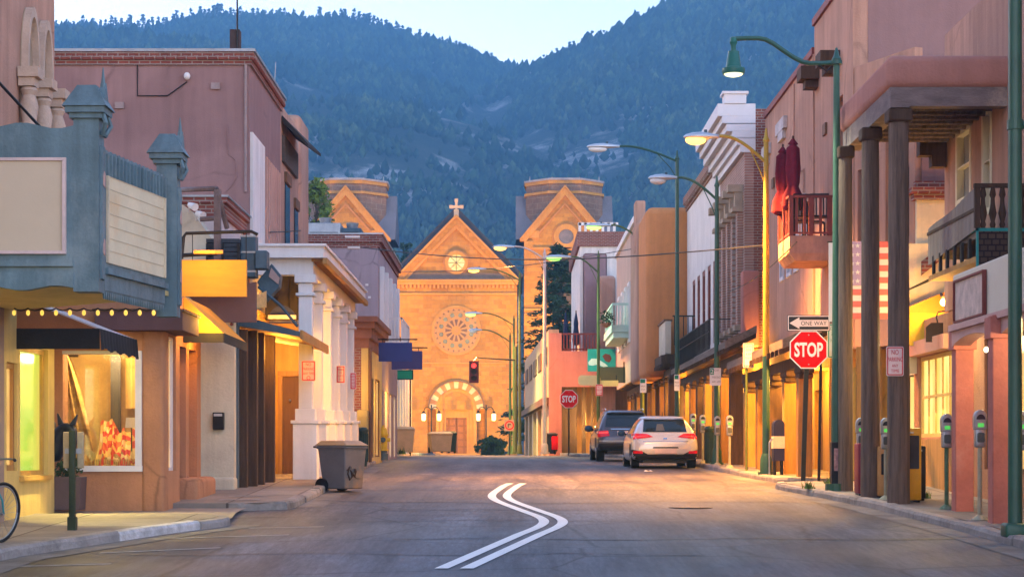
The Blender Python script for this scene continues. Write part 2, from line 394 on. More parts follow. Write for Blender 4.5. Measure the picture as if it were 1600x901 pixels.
def curve(pts):
    a = [p[0] for p in pts]; b = [p[1] for p in pts]; return lambda y: float(np.interp(y, a, b))
def pave(side, cpts, y0, y1, xw, name='sidewalk', r0=0, r1=0):
    "sidewalk slab with a worn kerb of separate stones along its street edge"
    c0 = curve(cpts)
    def c(y):
        x = c0(y); d = 0
        if r0 and y < y0 + r0: t = 1 - (y - y0) / r0; d = r0 * (1 - math.sqrt(max(0, 1 - t * t)))
        if r1 and y > y1 - r1: t = 1 - (y1 - y) / r1; d = r1 * (1 - math.sqrt(max(0, 1 - t * t)))
        return x - side * d if side > 0 and False else x + side * d
    s = side; kw = .17
    st = sorted(set([y0 + k * .12 for k in range(int(3 / .12))] + list(np.arange(y0, y1, .5)) + [y1 - k * .12 for k in range(int(3 / .12))] + [y1]))
    st = [y for y in st if y0 <= y <= y1]
    vs = []; fs = []
    for y in st: vs += [(c(y) + s * kw, y, S(y) - .004), (xw, y, S(y) - .004 + .0)]
    for i in range(len(st) - 1): fs.append((2 * i, 2 * i + 1, 2 * i + 3, 2 * i + 2))
    # end faces
    m = MB().add(vs, fs)
    for y in (y0, y1):
        m.poly([(c(y) + s * kw, y, S(y) - .004), (xw, y, S(y) - .004), (xw, y, G(y) - .05), (c(y) + s * kw, y, G(y) - .05)])
    # score lines
    o = tag(m.build(name, M_CONC), kind='structure')
    k = MB(); pk_ = []; y = y0; rr = random.Random(int(y0 * 10) + (5 if s > 0 else 9))
    while y < y1 - .05:
        e = min(y1, y + rr.uniform(1.5, 2.6)); q = list(np.linspace(y, e - .012, 6)); jz = rr.uniform(-.012, .012); jx = rr.uniform(-.015, .015)
        V = []; 
        for yy in q:
            x = c(yy) + jx; z = S(yy) + jz + rr.uniform(-.006, .006)
            V += [(x, yy, G(yy) - .05), (x + s * .005, yy, z - .045 + rr.uniform(-.008, .006)), (x + s * .03, yy, z - .006), (x + s * (kw - .004), yy, z + .001), (x + s * (kw - .004), yy, G(yy) - .05)]
        Fc = []
        for i in range(len(q) - 1):
            for t in range(4): Fc.append((i * 5 + t, i * 5 + t + 1, (i + 1) * 5 + t + 1, (i + 1) * 5 + t))
        Fc += [(0, 1, 2, 3, 4), tuple(len(V) - 5 + i for i in range(5))]
        pm_ = None
        if s < 0 and y0 < 10 and 22.6 < (y + e) / 2 < 26.2: pm_ = len(pk_)
        if pm_ is not None:
            q_ = MB(); q_.add(V, Fc); pk_.append(q_)
        else: k.add(V, Fc)
        y = e
    for i_, q_ in enumerate(pk_): tag(q_.build('kerb', (M_KERB, mat('worn white kerb paint', (.55, .54, .56), .7, .4, 5, .3, 30, stain=(.2, .18, .17), stain_amt=.9), mat('worn blue kerb paint', (.17, .23, .36), .7, .5, 6, .3, 30, stain=(.22, .2, .18), stain_amt=.9))[i_ % 3]), kind='structure')
    tag(k.build('kerb', M_KERB), kind='structure')
    return c
cLA = pave(-1, [(8, -5.9), (21.5, -5.72), (24, -4.85), (26.5, -3.98), (28, -3.8)], 8, 27.6, -7.4, r1=.9)
cLB = pave(-1, [(30, -3.5), (38, -3.46), (45, -3.75), (62, -4.25), (80, -4.9), (140, -5.6)], 30.3, 140, -9.5, r0=.8)
cRA = pave(1, [(8, 6.9), (22.8, 6.08), (30.5, 5.82), (34, 5.42), (37, 5.02), (38, 4.98)], 8, 37.4, 8.4, r1=.7)
cRB = pave(1, [(39.4, 5.5), (42, 5.36), (53, 5.25), (70, 5.05), (74, 4.6), (78, 2.4), (140, 2.2)], 39.2, 140, 9.5, r0=.8)
M_GUT = mat('stained gutter concrete', (.17, .16, .16), .75, .35, 1.2, .3, 40, stain=(.05, .047, .045), stain_amt=.8)
for c_, y0, y1, s in ((cLA, 8, 26.9, 1), (cLB, 31.2, 90, 1), (cRA, 8, 36.9, -1), (cRB, 40.2, 72, -1)):
    f_ = (lambda c_, s, k: (lambda y: c_(y) + s * k))
    a_, b_ = (f_(c_, s, -.06), f_(c_, s, .42)) if s > 0 else (f_(c_, s, .42), f_(c_, s, -.06))
    tag(strip('gutter', M_GUT, a_, b_, y0, y1, lambda y: G(y) + .0065, .4, 1), kind='structure')
# flush aprons between the kerbs
tag(strip('driveway_apron', mat('apron concrete', (.3, .25, .22), .85, .25, .7, stain=(.12, .1, .09)), C(-9.5), lambda y: -4.1 + .1 * math.sin(y), 27.62, 30.28, lambda y: G(y) + .05, .5, 3), kind='structure')
tag(strip('crossing_apron', M_CONC, lambda y: 5.6, C(9.5), 37.42, 39.18, lambda y: G(y) + .04, .4, 2), kind='structure')

# double lane line that swings left and right
def lane(off, name):
    P = [(-.62, 20.5), (.62, 27.0), (.74, 27.7), (-.26, 33.6), (-.29, 34.4), (.1, 39.6)]
    w = .074; V = []; Fc = []; n = 0
    pts = []
    for i in range(len(P) - 1):
        for t in np.linspace(0, 1, 12, endpoint=False): pts.append((P[i][0] + (P[i + 1][0] - P[i][0]) * t, P[i][1] + (P[i + 1][1] - P[i][1]) * t))
    pts.append(P[-1])
    yu = np.arange(P[0][1], P[-1][1] + .01, .25); pts = list(zip(np.interp(yu, [p[1] for p in P], [p[0] for p in P]), yu))
    for _ in range(34): pts = [pts[0]] + [((pts[i - 1][0] + 2 * pts[i][0] + pts[i + 1][0]) / 4, pts[i][1]) for i in range(1, len(pts) - 1)] + [pts[-1]]
    for x, y in pts:
        V += [(x + off - w, y, G(y) + .010), (x + off + w, y, G(y) + .010)]
    for i in range(len(pts) - 1): Fc.append((2 * i, 2 * i + 1, 2 * i + 3, 2 * i + 2))
    return MB().add(V, Fc)
def paint():
    m, nt, b = _new('worn road paint'); v = _coords(nt)
    f = _noise(nt, v, 30, 5, .7); f1 = _noise(nt, v, 1.3, 4)
    a = _mix(nt, .35, f, f1)
    c = _ramp(nt, a, [(.30, (.22, .22, .22, 1)), (.42, (.74, .73, .72, 1)), (.7, (.83, .82, .81, 1))])
    nt.links.new(c, b.inputs['Base Color']); b.inputs['Roughness'].default_value = .6; return m
M_PAINT = paint()
mk = lane(-.135, ''); m2 = lane(.135, ''); mk.add(m2.v, m2.f)
tag(mk.build('lane_marking', M_PAINT, recalc=False), kind='structure')
mk = MB()
for (x0, y0, x1, y1) in [(-4.8, 22.3, -3.5, 23.0), (-4.4, 24.3, -2.9, 24.9), (-3.6, 26.2, -2.6, 26.5), (-5.4, 20.7, -4.4, 21.0)]:
    mk.add([(x0, y0, G(y0) + .005), (x1, y1, G(y1) + .005), (x1, y1 + .11, G(y1 + .11) + .005), (x0, y0 + .11, G(y0 + .11) + .005)], [(0, 1, 2, 3)])
tag(mk.build('parking_marking', mat('faded paint', (.30, .30, .31), .7, .4, 3), recalc=False), kind='structure')
mk = MB()
for y in (31.0, 32.1): mk.add([(-4.75, y, S(y) + .004), (-4.1, y, S(y) + .004), (-4.1, y + .25, S(y + .25) + .004), (-4.75, y + .25, S(y + .25) + .004)], [(0, 1, 2, 3)])
tag(mk.build('kerb_ramp_marking', mat('faded paint'  , (.3,.3,.3)), recalc=False), kind='structure')

# ---------------------------------------------------------------- hills
def hsm(px, pts): return np.interp(px, [p[0] for p in pts], [p[1] for p in pts])
RID = [
 (1950, [(-900, 60), (-200, 42), (85, 40), (180, 44), (250, 46), (300, 32), (400, 27), (480, 27), (560, 33), (640, 56), (700, 76), (760, 97), (820, 113), (900, 140), (1000, 180), (1600, 320), (2400, 400)]),
 (1620, [(-900, 560), (100, 420), (400, 300), (600, 214), (700, 166), (780, 128), (820, 111), (860, 94), (900, 74), (960, 50), (1020, 25), (1080, 0), (1200, -40), (1400, -90), (1800, -150), (2600, -120)]),
 (1500, [(-900, 20), (-200, 40), (80, 52), (250, 62), (350, 80), (416, 97), (520, 113), (640, 128), (720, 142), (800, 195), (900, 270), (1000, 340), (1200, 430), (1600, 520), (2600, 560)]),
 (1200, [(-900, 230), (-200, 215), (300, 180), (450, 152), (560, 165), (640, 172), (740, 196), (820, 226), (900, 262), (1000, 300), (1200, 330), (1400, 300), (1600, 270), (2600, 230)]),
]
def hill_z(X, Y):
    px = X * F / np.maximum(Y, 300) + 800
    out = np.zeros_like(X)
    for Yk, pts in RID:
        crest = (HY - hsm(px, pts)) * Yk / F
        t = np.clip((Y - 520) / (Yk - 520), 0, 1)
        fr_ = crest * (.08 * t + .92 * t ** 1.25)
        bk = crest - (Y - Yk) * .42
        z = np.where(Y <= Yk, fr_, np.maximum(bk, 0))
        out = np.where(z > out, z, out)
    return out
def vnoise(X, Y, s, o=0):
    "smooth value noise on arrays"
    x = X / s + 37.1 + o * 11.3; y = Y / s + 91.7 + o * 5.7
    xi = np.floor(x).astype(int); yi = np.floor(y).astype(int); fx = x - xi; fy = y - yi
    fx = fx * fx * (3 - 2 * fx); fy = fy * fy * (3 - 2 * fy)
    def h(a, b):
        n = (a * 374761393 + b * 668265263 + o * 974711) & 0x7fffffff
        n = ((n ^ (n >> 13)) * 1274126177) & 0x7fffffff
        return ((n ^ (n >> 16)) & 0xffff) / 65535.0
    return (h(xi, yi) * (1 - fx) + h(xi + 1, yi) * fx) * (1 - fy) + (h(xi, yi + 1) * (1 - fx) + h(xi + 1, yi + 1) * fx) * fy
def hill_full(X, Y):
    z = hill_z(X, Y)
    k = np.clip(z / 120, 0, 1)
    rid = np.minimum.reduce([np.abs(Y - r[0]) for r in RID]); kk = k * np.clip(rid / 160, .12, 1)
    n = (vnoise(X, Y * .45, 95, 1) - .5) * 46 + (vnoise(X, Y * .6, 38, 2) - .5) * 16
    return z + n * kk + CZ - 1
NX, NY = 260, 150
xs = np.linspace(-1250, 1250, NX); ysh = np.linspace(520, 2300, NY)
XX, YY = np.meshgrid(xs, ysh); XX = XX * (.55 + .45 * YY / 1900)
ZZ = hill_full(XX, YY); ZZ[0, :] = -3
V = np.stack([XX, YY, ZZ], -1).reshape(-1, 3)
Fq = [(j * NX + i, j * NX + i + 1, (j + 1) * NX + i + 1, (j + 1) * NX + i) for j in range(NY - 1) for i in range(NX - 1)]
me = bpy.data.meshes.new('hills'); me.from_pydata(V.tolist(), [], Fq); me.shade_smooth()
def hillmat():
    m, nt, b = _new('hillside scrub and rock'); v = _coords(nt)
    f = _noise(nt, v, .012, 7, .68); f2 = _noise(nt, v, .12, 4)
    c = _ramp(nt, f, [(.40, (.035, .045, .026, 1)), (.53, (.07, .075, .05, 1)), (.62, (.50, .46, .42, 1))])
    c = _mix(nt, 1.0, c, _ramp(nt, f2, [(.3, (.6, .6, .6, 1)), (.7, (1, 1, 1, 1))]), 'MULTIPLY')
    nt.links.new(c, b.inputs['Base Color']); b.inputs['Roughness'].default_value = .95; b.inputs['Specular IOR Level'].default_value = .1
    return m
me.materials.append(hillmat())
o = bpy.data.objects.new('hills', me); col.objects.link(o); tag(o, kind='structure')
# forest on the slopes: one mass of small irregular crowns
def forestmat():
    m, nt, b = _new('forest needles'); v = _coords(nt)
    f = _noise(nt, v, .02, 5); f2 = _noise(nt, v, .35, 3)
    c = _ramp(nt, f, [(.35, (.022, .045, .024, 1)), (.5, (.04, .07, .034, 1)), (.66, (.075, .10, .048, 1))])
    c = _mix(nt, 1.0, c, _ramp(nt, f2, [(.3, (.5, .5, .5, 1)), (.65, (1.2, 1.2, 1.2, 1))]), 'MULTIPLY')
    g_ = _n(nt, 'ShaderNodeNewGeometry'); c = _mix(nt, 1.0, c, _ramp(nt, g_.outputs['Random Per Island'], [(0, (.35, .4, .4, 1)), (.6, (1, 1, 1, 1)), (1, (2.0, 1.9, 1.5, 1))]), 'MULTIPLY')
    nt.links.new(c, b.inputs['Base Color']); b.inputs['Roughness'].default_value = .95; b.inputs['Specular IOR Level'].default_value = .1
    return m
M_FOREST = forestmat()
NT = 62000
yt = 640 + (2020 - 640) * rng.random(NT * 2) ** .8; xt = (rng.random(NT * 2) - .5) * 2 * (yt * .30)
rk = vnoise(xt, yt * .55, 60, 4) * .6 + vnoise(xt, yt, 24, 5) * .4
pxt = xt * F / yt + 800
zt0 = hill_full(xt, yt); pyt = HY - (zt0 - CZ) * F / yt
rockzone = np.exp(-((pxt - 700) / 190) ** 2 - ((pyt - 225) / 60) ** 2) * .30 + np.exp(-((pxt - 980) / 60) ** 2 - ((pyt - 280) / 60) ** 2) * .22 + np.exp(-((pxt - 480) / 50) ** 2 - ((pyt - 140) / 30) ** 2) * .2
crestA = (np.abs(yt - 1950) < 45) & (pxt < 830)
keep = ((rk + rng.normal(0, .09, NT * 2)) > (.33 + rockzone * 1.5)) & ~(crestA & (rng.random(NT * 2) < .6))
xt, yt = xt[keep][:NT], yt[keep][:NT]; n = len(xt); zt = hill_full(xt, yt)
hgt = rng.uniform(5, 11, n) * (1 + .35 * (rng.random(n) > .85)) * np.clip(yt / 1500, .5, 1.0); rad = hgt * rng.uniform(.24, .42, n)
K = 6
ang = np.arange(K) / K * 2 * np.pi
rows = []
prof = [(.06, .02), (.75, .28), (1.0, .45), (.55, .74), (.06, 1.0)]
verts = np.zeros((n, len(prof) * K, 3), np.float32)
for j, (pr, pz) in enumerate(prof):
    rr = rad[:, None] * pr * rng.uniform(.6, 1.3, (n, K)); a = ang[None, :] + rng.uniform(-.3, .3, (n, 1)) + j * .5
    verts[:, j * K:(j + 1) * K, 0] = xt[:, None] + rr * np.cos(a); verts[:, j * K:(j + 1) * K, 1] = yt[:, None] + rr * np.sin(a)
    verts[:, j * K:(j + 1) * K, 2] = zt[:, None] - .5 + hgt[:, None] * (pz + rng.uniform(-.05, .05, (n, K)))
base = []
for j in range(len(prof) - 1):
    for k in range(K): base.append((j * K + k, j * K + (k + 1) % K, (j + 1) * K + (k + 1) % K, (j + 1) * K + k))
base = np.array(base, np.int32); nf = len(base)
faces = (base[None] + (np.arange(n) * len(prof) * K)[:, None, None]).reshape(-1)
me = bpy.data.meshes.new('forest'); me.vertices.add(n * len(prof) * K); me.vertices.foreach_set('co', verts.reshape(-1))
me.loops.add(len(faces)); me.loops.foreach_set('vertex_index', faces.astype(np.int32))
me.polygons.add(n * nf); me.polygons.foreach_set('loop_start', np.arange(0, len(faces), 4, dtype=np.int32)); me.update(calc_edges=True); me.validate()
me.materials.append(M_FOREST)
o = bpy.data.objects.new('forest', me); col.objects.link(o); tag(o, 'dense dark pine and juniper forest covering the far mountainside', 'forest', kind='stuff')

# ---------------------------------------------------------------- trees
def leafmat(name, c, var=.5):
    if name in _mc: return _mc[name]
    m, nt, b = _new(name); v = _coords(nt)
    f = _noise(nt, v, 1.4, 3); g_ = _n(nt, 'ShaderNodeNewGeometry')
    cc = _ramp(nt, f, [(.3, _sc(c, 1 - var)), (.5, rgba(c)), (.7, _sc(c, 1 + var))])
    cc = _mix(nt, 1.0, cc, _ramp(nt, g_.outputs['Random Per Island'], [(0, (.55, .55, .5, 1)), (1, (1.35, 1.3, 1.1, 1))]), 'MULTIPLY')
    nt.links.new(cc, b.inputs['Base Color']); b.inputs['Roughness'].default_value = .7; b.inputs['Specular IOR Level'].default_value = .2
    _mc[name] = m; return m
def leaves(mb, centres, radii, n, size, rs, flat=.8):
    for c, r in zip(centres, radii):
        for _ in range(n):
            d = Vector((rs.gauss(0, 1), rs.gauss(0, 1), rs.gauss(0, 1) * flat)); d = d.normalized() * r * rs.random() ** .45
            p = Vector(c) + Vector((d.x, d.y, d.z * flat)); u = Vector((rs.gauss(0, 1), rs.gauss(0, 1), rs.gauss(0, 1))).normalized(); w = u.orthogonal().normalized()
            s = size * rs.uniform(.6, 1.3)
            mb.poly([p - u * s, p + w * s * .55, p + u * s, p - w * s * .55])
M_BARK = mat('bark', (.07, .05, .035), .9, .3, 6, .4, 20)
def pine_proto(seed, h, spread, n, bare=.45):
    rs = random.Random(seed); r = thing('pine_tree', '', 'pine tree')
    MB().cyl((0, 0, -1), (0, 0, h * .9), h * .03, h * .012, 6).build('trunk', M_BARK, r)
    cs = []; rd = []
    for k in range(n):
        t = bare + (1 - bare) * rs.random(); a = rs.uniform(0, 6.28); q = spread * (1.05 - .75 * (t - bare) / (1 - bare)) * rs.uniform(.2, 1)
        cs.append((q * math.cos(a), q * math.sin(a), h * t)); rd.append(h * rs.uniform(.05, .10))
    m = MB(); leaves(m, cs, rd, 26, h * .042, rs, .7); m.build('crown', M_FOREST, r, recalc=False)
    return r
PP = [pine_proto(1, 12, 2.6, 30, .3), pine_proto(2, 13, 2.9, 28, .36), pine_proto(3, 10, 2.0, 20, .3), pine_proto(4, 14, 2.2, 26, .25)]
used = [False] * 4
rs = random.Random(5)
def ridge_tree(px, k, s, Yk, pts):
    Y = Yk + rs.uniform(-14, 10); X = W(px, Y); z = float(hill_full(np.array([X]), np.array([Y]))[0])
    if used[k]: o = dup(PP[k])
    else: o = PP[k]; used[k] = True
    o.location = (X, Y, z); o.scale = (s, s, s); o.rotation_euler.z = rs.uniform(0, 6)
    left = px < 820
    tag(o, 'dark pine tree with bare lower trunk along the long level skyline ridge' if left else 'dark pine tree standing along the steep skyline slope above the saddle', 'pine tree',
        'pines along the level skyline ridge' if left else 'pines along the steep skyline slope')
px = 88.0
while px < 815:
    ridge_tree(px, rs.choice([0, 0, 1, 1, 2]), rs.uniform(.8, 1.3) if px < 640 else rs.uniform(.55, .95), 1950, RID[0][1])
    px += rs.uniform(4, 9) if not (455 < px < 520) else rs.uniform(9, 20)
px = 822.0
while px < 1075:
    ridge_tree(px, rs.choice([2, 3, 3, 1]), rs.uniform(.5, .95), 1620, RID[1][1]); px += rs.uniform(3, 8)

# ---------------------------------------------------------------- haze
HAZE = 1
if HAZE:
    o = MB().box(-1500, 1500, -35, 2330, -3.2, 560).build('haze', None); tag(o, 'thin blue evening haze between the street and the mountains', 'haze', kind='stuff')
    m = bpy.data.materials.new('evening haze'); m.use_nodes = True; nt = m.node_tree; nt.nodes.clear()
    out = _n(nt, 'ShaderNodeOutputMaterial'); vo = _n(nt, 'ShaderNodeVolumePrincipled'); nt.links.new(vo.outputs[0], out.inputs['Volume'])
    vo.inputs['Color'].default_value = (.22, .58, 1.0, 1); vo.inputs['Density'].default_value = .00048; vo.inputs['Anisotropy'].default_value = 0
    o.data.materials.append(m)
# ================================================================= MATERIALS OF THE STREET
MAUVE = mat('mauve stucco', (.33, .19, .175), .9, .10, .5, .2, 35, streak=.16, stain=(.24, .14, .13), stain_amt=.5, crack=.7)
TERRA = mat('terracotta adobe', (.50, .24, .13), .92, .12, 1.2, .35, 25, streak=.12, crack=.7)
PINKS = mat('pink adobe', (.50, .28, .20), .92, .10, .8, .3, 25, streak=.22, crack=.7)
ROSE = mat('rose stucco', (.52, .21, .17), .9, .12, .9, .25, 25, streak=.12, crack=.7)
CREAM = mat('cream stucco', (.70, .62, .47), .88, .08, .8, .25, 25, streak=.14, stain=(.4, .33, .24), stain_amt=.3, crack=.7)
YELLOW = mat('yellow stucco', (.62, .46, .17), .85, .10, .8, .2, 25, streak=.15)
OCHRE = mat('ochre stucco', (.60, .34, .085), .9, .16, .9, .25, 25, streak=.2, crack=.7)
WHITE = mat('white paint', (.78, .75, .74), .6, .06, 1.2, .12, 30, streak=.12)
WHITEB = mat('white painted brick', (.72, .67, .64), .75, .08, 1.2, .2, 30, streak=.16)
LILAC = mat('lilac grey stucco', (.40, .31, .33), .9, .08, .6, .15, 30, streak=.15, crack=.7)
TEAL = mat('weathered blue grey paint', (.125, .20, .235), .6, .2, 1.4, .2, 22, streak=.28, stain=(.30, .36, .37), stain_amt=.35)
TEALD = mat('blue slate paint', (.07, .115, .15), .6, .2, 1.5, .2, 20, streak=.2)
WOOD = mat('dark weathered wood', (.085, .048, .03), .8, .35, 2.0, .35, 18, stretch=(6, 6, .5))
WOODB = mat('brown painted wood', (.17, .085, .045), .7, .3, 2.0, .25, 18, stretch=(6, 6, .5))
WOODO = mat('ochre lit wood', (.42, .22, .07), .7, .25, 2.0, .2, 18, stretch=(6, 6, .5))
VIGA = mat('grey log', (.185, .125, .095), .85, .5, 2.2, .6, 14, stretch=(7, 7, .35))
PLANK = mat('grey brown planks', (.20, .15, .12), .8, .3, 2.0, .3, 16, stretch=(7, .5, 7))
REDW = mat('oxblood painted wood', (.20, .045, .035), .6, .2, 2, .15, 20)
REDB_Y = brick('red brick facing street', (.30, .10, .07), (.22, .07, .055), (.34, .27, .24), 'y')
REDB_X = brick('red brick facing camera', (.30, .085, .06), (.20, .055, .045), (.34, .27, .24), 'x')
BLACKM = mat('black iron', (.018, .018, .02), .5, .2, 4, .1, 40, metal=.3)
GREYM = mat('galvanised metal', (.36, .37, .39), .45, .2, 3, .1, 30, metal=.7)
GREENP = mat('dark green paint', (.022, .085, .055), .45, .2, 3, .08, 40, spec=.5)
DARK = mat('matte near black', (.035, .028, .025), .9, .2, 2)  # dark colour shared by hood, bars, louvres, brackets and visors
GLASS = glass_dark()
LITY = lit('lit yellow shop window', (1.0, .80, .26), (.9, .52, .10), 1.6, 1.6, (1, 1, .35))
LITO = lit('lit amber shop window', (1.0, .62, .18), (.55, .24, .06), 1.3, 1.8, (1, 1, .5))
LITG = lit('lit lime shop window', (.62, .95, .08), (1.0, .74, .12), .95, 1.1, (1, 1, .25))
CURT = mat('pale curtain', (.55, .50, .40), .9, .2, 2, stretch=(6, 6, .3))

# ================================================================= LEFT SIDE
# ---- theatre front with blind arches, yellow shop at its foot
XL = -6.85
th = thing('theatre_building', 'pale adobe theatre with pointed blind arches above the blue grey marquee', 'building', (XL, 22, S(22)))
fl = FL(XL)
ztop = 14.0; zw = 4.1
sh = [(26.02, 26.6, H(735, 26.3), H(566, 26.3)), (26.74, 28.35, H(742, 27.6), H(543, 27.6))]
MB().panel(fl, 13, 28.74, zw, ztop, [], .3).box(XL - 5, XL - .3, 13, 28.74, zw, ztop).build('wall', PINKS, th)
MB().panel(fl, 13, 28.74, S(26) - .4, zw, sh, .3).box(XL - 5, XL - .3, 13, 28.74, S(26) - .4, zw).build('shop_front', YELLOW, th)
window(th, fl, *sh[0], .12, WOODO, LITO, 1, 1, .08)
w_ = window(th, fl, *sh[1], .14, mat('gilt wood', (.5, .30, .08), .5, .2, 3), LITG, 1, 1, .07, sill=True)
MB().fbox(fl, 24.9, 25.75, 0.003, .04, S(26) - .1, zw - .3).build('pilaster', mat('taupe stucco', (.30, .22, .2), .9, .1), th)
TRIM = mat('carved buff stone', (.50, .37, .29), .85, .15, 4, .3, 20)
def parch(a0, a1, zs, za, n=9, k=1.0):
    "pointed arch outline from springing to apex and back"
    w = a1 - a0; L = []
    for i in range(n + 1):
        t = i / n; L.append((a0 + w / 2 * (1 - math.cos(t * math.pi / 2)) , zs + (za - zs) * math.sin(t * math.pi / 2) ** .95))
    return L + [(a1 - (p[0] - a0), p[1]) for p in L[-2::-1]]
zs, za = H(125, 27.4), H(20, 27.4)
for a0, a1 in ((26.72, 27.42), (27.58, 28.22)):
    o_ = parch(a0, a1, zs, za)
    MB().fprism(fl, [(a0, 4.6)] + o_ + [(a1, 4.6)], .004, .02).build('arch_shade_panel', mat('shaded tan stucco', (.34, .25, .17), .9, .15), th)  # panel proud of the wall, a recess's shade put into its tan
    i_ = parch(a0 + .07, a1 - .07, zs, za - .14)
    m = MB()
    for k in range(len(o_) - 1):
        m.fprism(fl, [o_[k], o_[k + 1], i_[k + 1], i_[k]], .02, .12)
    m.build('arch_trim', TRIM, th)
for a in (26.68, 27.5, 28.3):
    m = MB().fbox(fl, a - .16, a + .16, .02, .3, zs - .12, zs + .02).fbox(fl, a - .12, a + .12, .02, .24, zs - .24, zs - .122)
    P = fl.p(a, .14, 0)
    m.lathe([(.10, -.25), (.12, -.29), (.09, -.36), (.13, -.5), (.10, -.72), (.12, -.78), (.08, -.8)], P[0], P[1], zs, 12)
    q = [(P[0] + .035 * math.cos(t * 9), P[1] + .035 * math.sin(t * 9), zs - .8 - t * 1.4) for t in np.linspace(0, 1, 22)]
    m.tube(q, .075, 8); m.build('twisted_column', TRIM, th, smooth='auto')
MB().tube([fl.p(24.6, .02, H(105, 25)), fl.p(26.4, .9, H(240, 25))], .02, 6).build('chain', BLACKM, th)
# ---- marquee
mq = thing('theatre_marquee', 'weathered blue grey theatre marquee with blank cream boards and pointed corner posts', 'marquee', (XL, 22, 3.3))
YA = 22.0; xa = -4.78; xb, YB = -4.36, 24.6
zb = H(447, YA); zt = H(196, YA)
fA = FC(YA); fB, LB = FA(xa, YA, xb, YB, 1)
def scallop(a0, a1, zlo, zhi, n, amp, up=True, seg=6):
    pts = []
    for i in range(n * seg + 1):
        a = a0 + (a1 - a0) * i / (n * seg); pts.append((a, (zhi if up else zlo) + amp * math.sin(2 * math.pi * i / seg) * (1 if up else -1)))
    return pts
pA = scallop(-7.4, xa - .245, zb, zt, 3, .035)
m = MB(); m.fprism(fA, [(-7.4, zb + .16)] + [(xa - .245, zb + .16)] + pA[::-1], 0, -.12)
m.fprism(fA, scallop(-7.4, xa - .245, zb - .02, 0, 3, .03, False) + [(xa - .245, zb + .158), (-7.4, zb + .158)], .03, -.1)
m.fbox(fA, -7.4, xa - .245, .0, .05, H(400, YA) - .12, H(400, YA) - .05)
m.build('front_board', TEAL, mq)
m = MB(); pB = []
nB = 15
for i in range(nB * 6 + 1):
    a = .3 + (LB - .55) * i / (nB * 6); pB.append((a, zt - .26 + .035 * abs(math.sin(math.pi * i / 6))))
m.fprism(fB, [(.3, zb - .02), (LB - .25, zb - .02)] + pB[::-1], 0, -.12)
for i in range(34):
    a = .3 + (LB - .55) * i / 34; q = (LB - .55) / 34
    m.fprism(fB, [(a, zb - .022), (a + q, zb - .022), (a + q / 2, zb - .12)], -.01, -.03)
m.fbox(fB, .3, LB - .25, .0, .05, zb + .17, zb + .24)
for i in range(18):
    a = .36 + (LB - .66) * i / 17; m.fbox(fB, a - .012, a + .012, .001, .03, zt - .52, zt - .27)
m.build('side_board', TEAL, mq)
# soffit, slightly stepped
m = MB().prism([(-7.4, YA + .05, zb + .10), (xa, YA + .05, zb + .10), (xb - .03, YB, zb + .1), (XL + .02, 26.3, zb + .1), (-7.4, 26.3, zb + .1)], (0, 0, .06))
m.prism([(-6.9, YA + .35, zb + .02), (xa - .32, YA + .35, zb + .02), (xb - .45, YB - .25, zb + .02), (XL + .1, 25.9, zb + .02)], (0, 0, .08))
m.build('soffit', mat('bulb tinted soffit', (.62, .48, .20), .7, .2, 1), mq)  # cream soffit with the bulbs' yellow glow put into its colour
# blank boards
fr_w = mat('faded pink frame', (.62, .48, .47), .6, .15, 3); bd = mat('blank beige board', (.55, .45, .33), .7, .05, .7, .04)
z0, z1 = H(397, YA), H(247, YA); a1 = W(104, YA)
m = MB().fbox(fA, -7.4, a1, .003, .05, z0, z0 + .035).fbox(fA, -7.4, a1, .003, .05, z1 - .035, z1).fbox(fA, a1 - .04, a1, .003, .05, z0 + .036, z1 - .036)
o = m.build('board_frame', fr_w, mq); MB().fbox(fA, -7.4, a1 - .041, .004, .025, z0 + .036, z1 - .036).build('board', bd, o)
b0, b1 = .34, LB - .3; z0, z1 = H(405, YA) , H(268, YA)
m = MB()
for k in range(8): 
    z = z0 + (z1 - z0) * k / 7; m.fbox(fB, b0, b1, .003, .018, z - .004, z + .004)
for k in (0, 1): m.fbox(fB, (b0, b1 - .03)[k], (b0 + .03, b1)[k], .003, .035, z0, z1)
o = m.build('letter_rails', mat('faded rail', (.60, .50, .36), .6, .15, 3), mq)
m = MB().fbox(fB, b0 + .03, b1 - .03, .002, .012, z0, z1); m.build('board', mat('stained cream letter board', (.68, .58, .40), .7, .10, 2.2, .05, stain=(.62, .33, .10), stain_amt=.35), o)
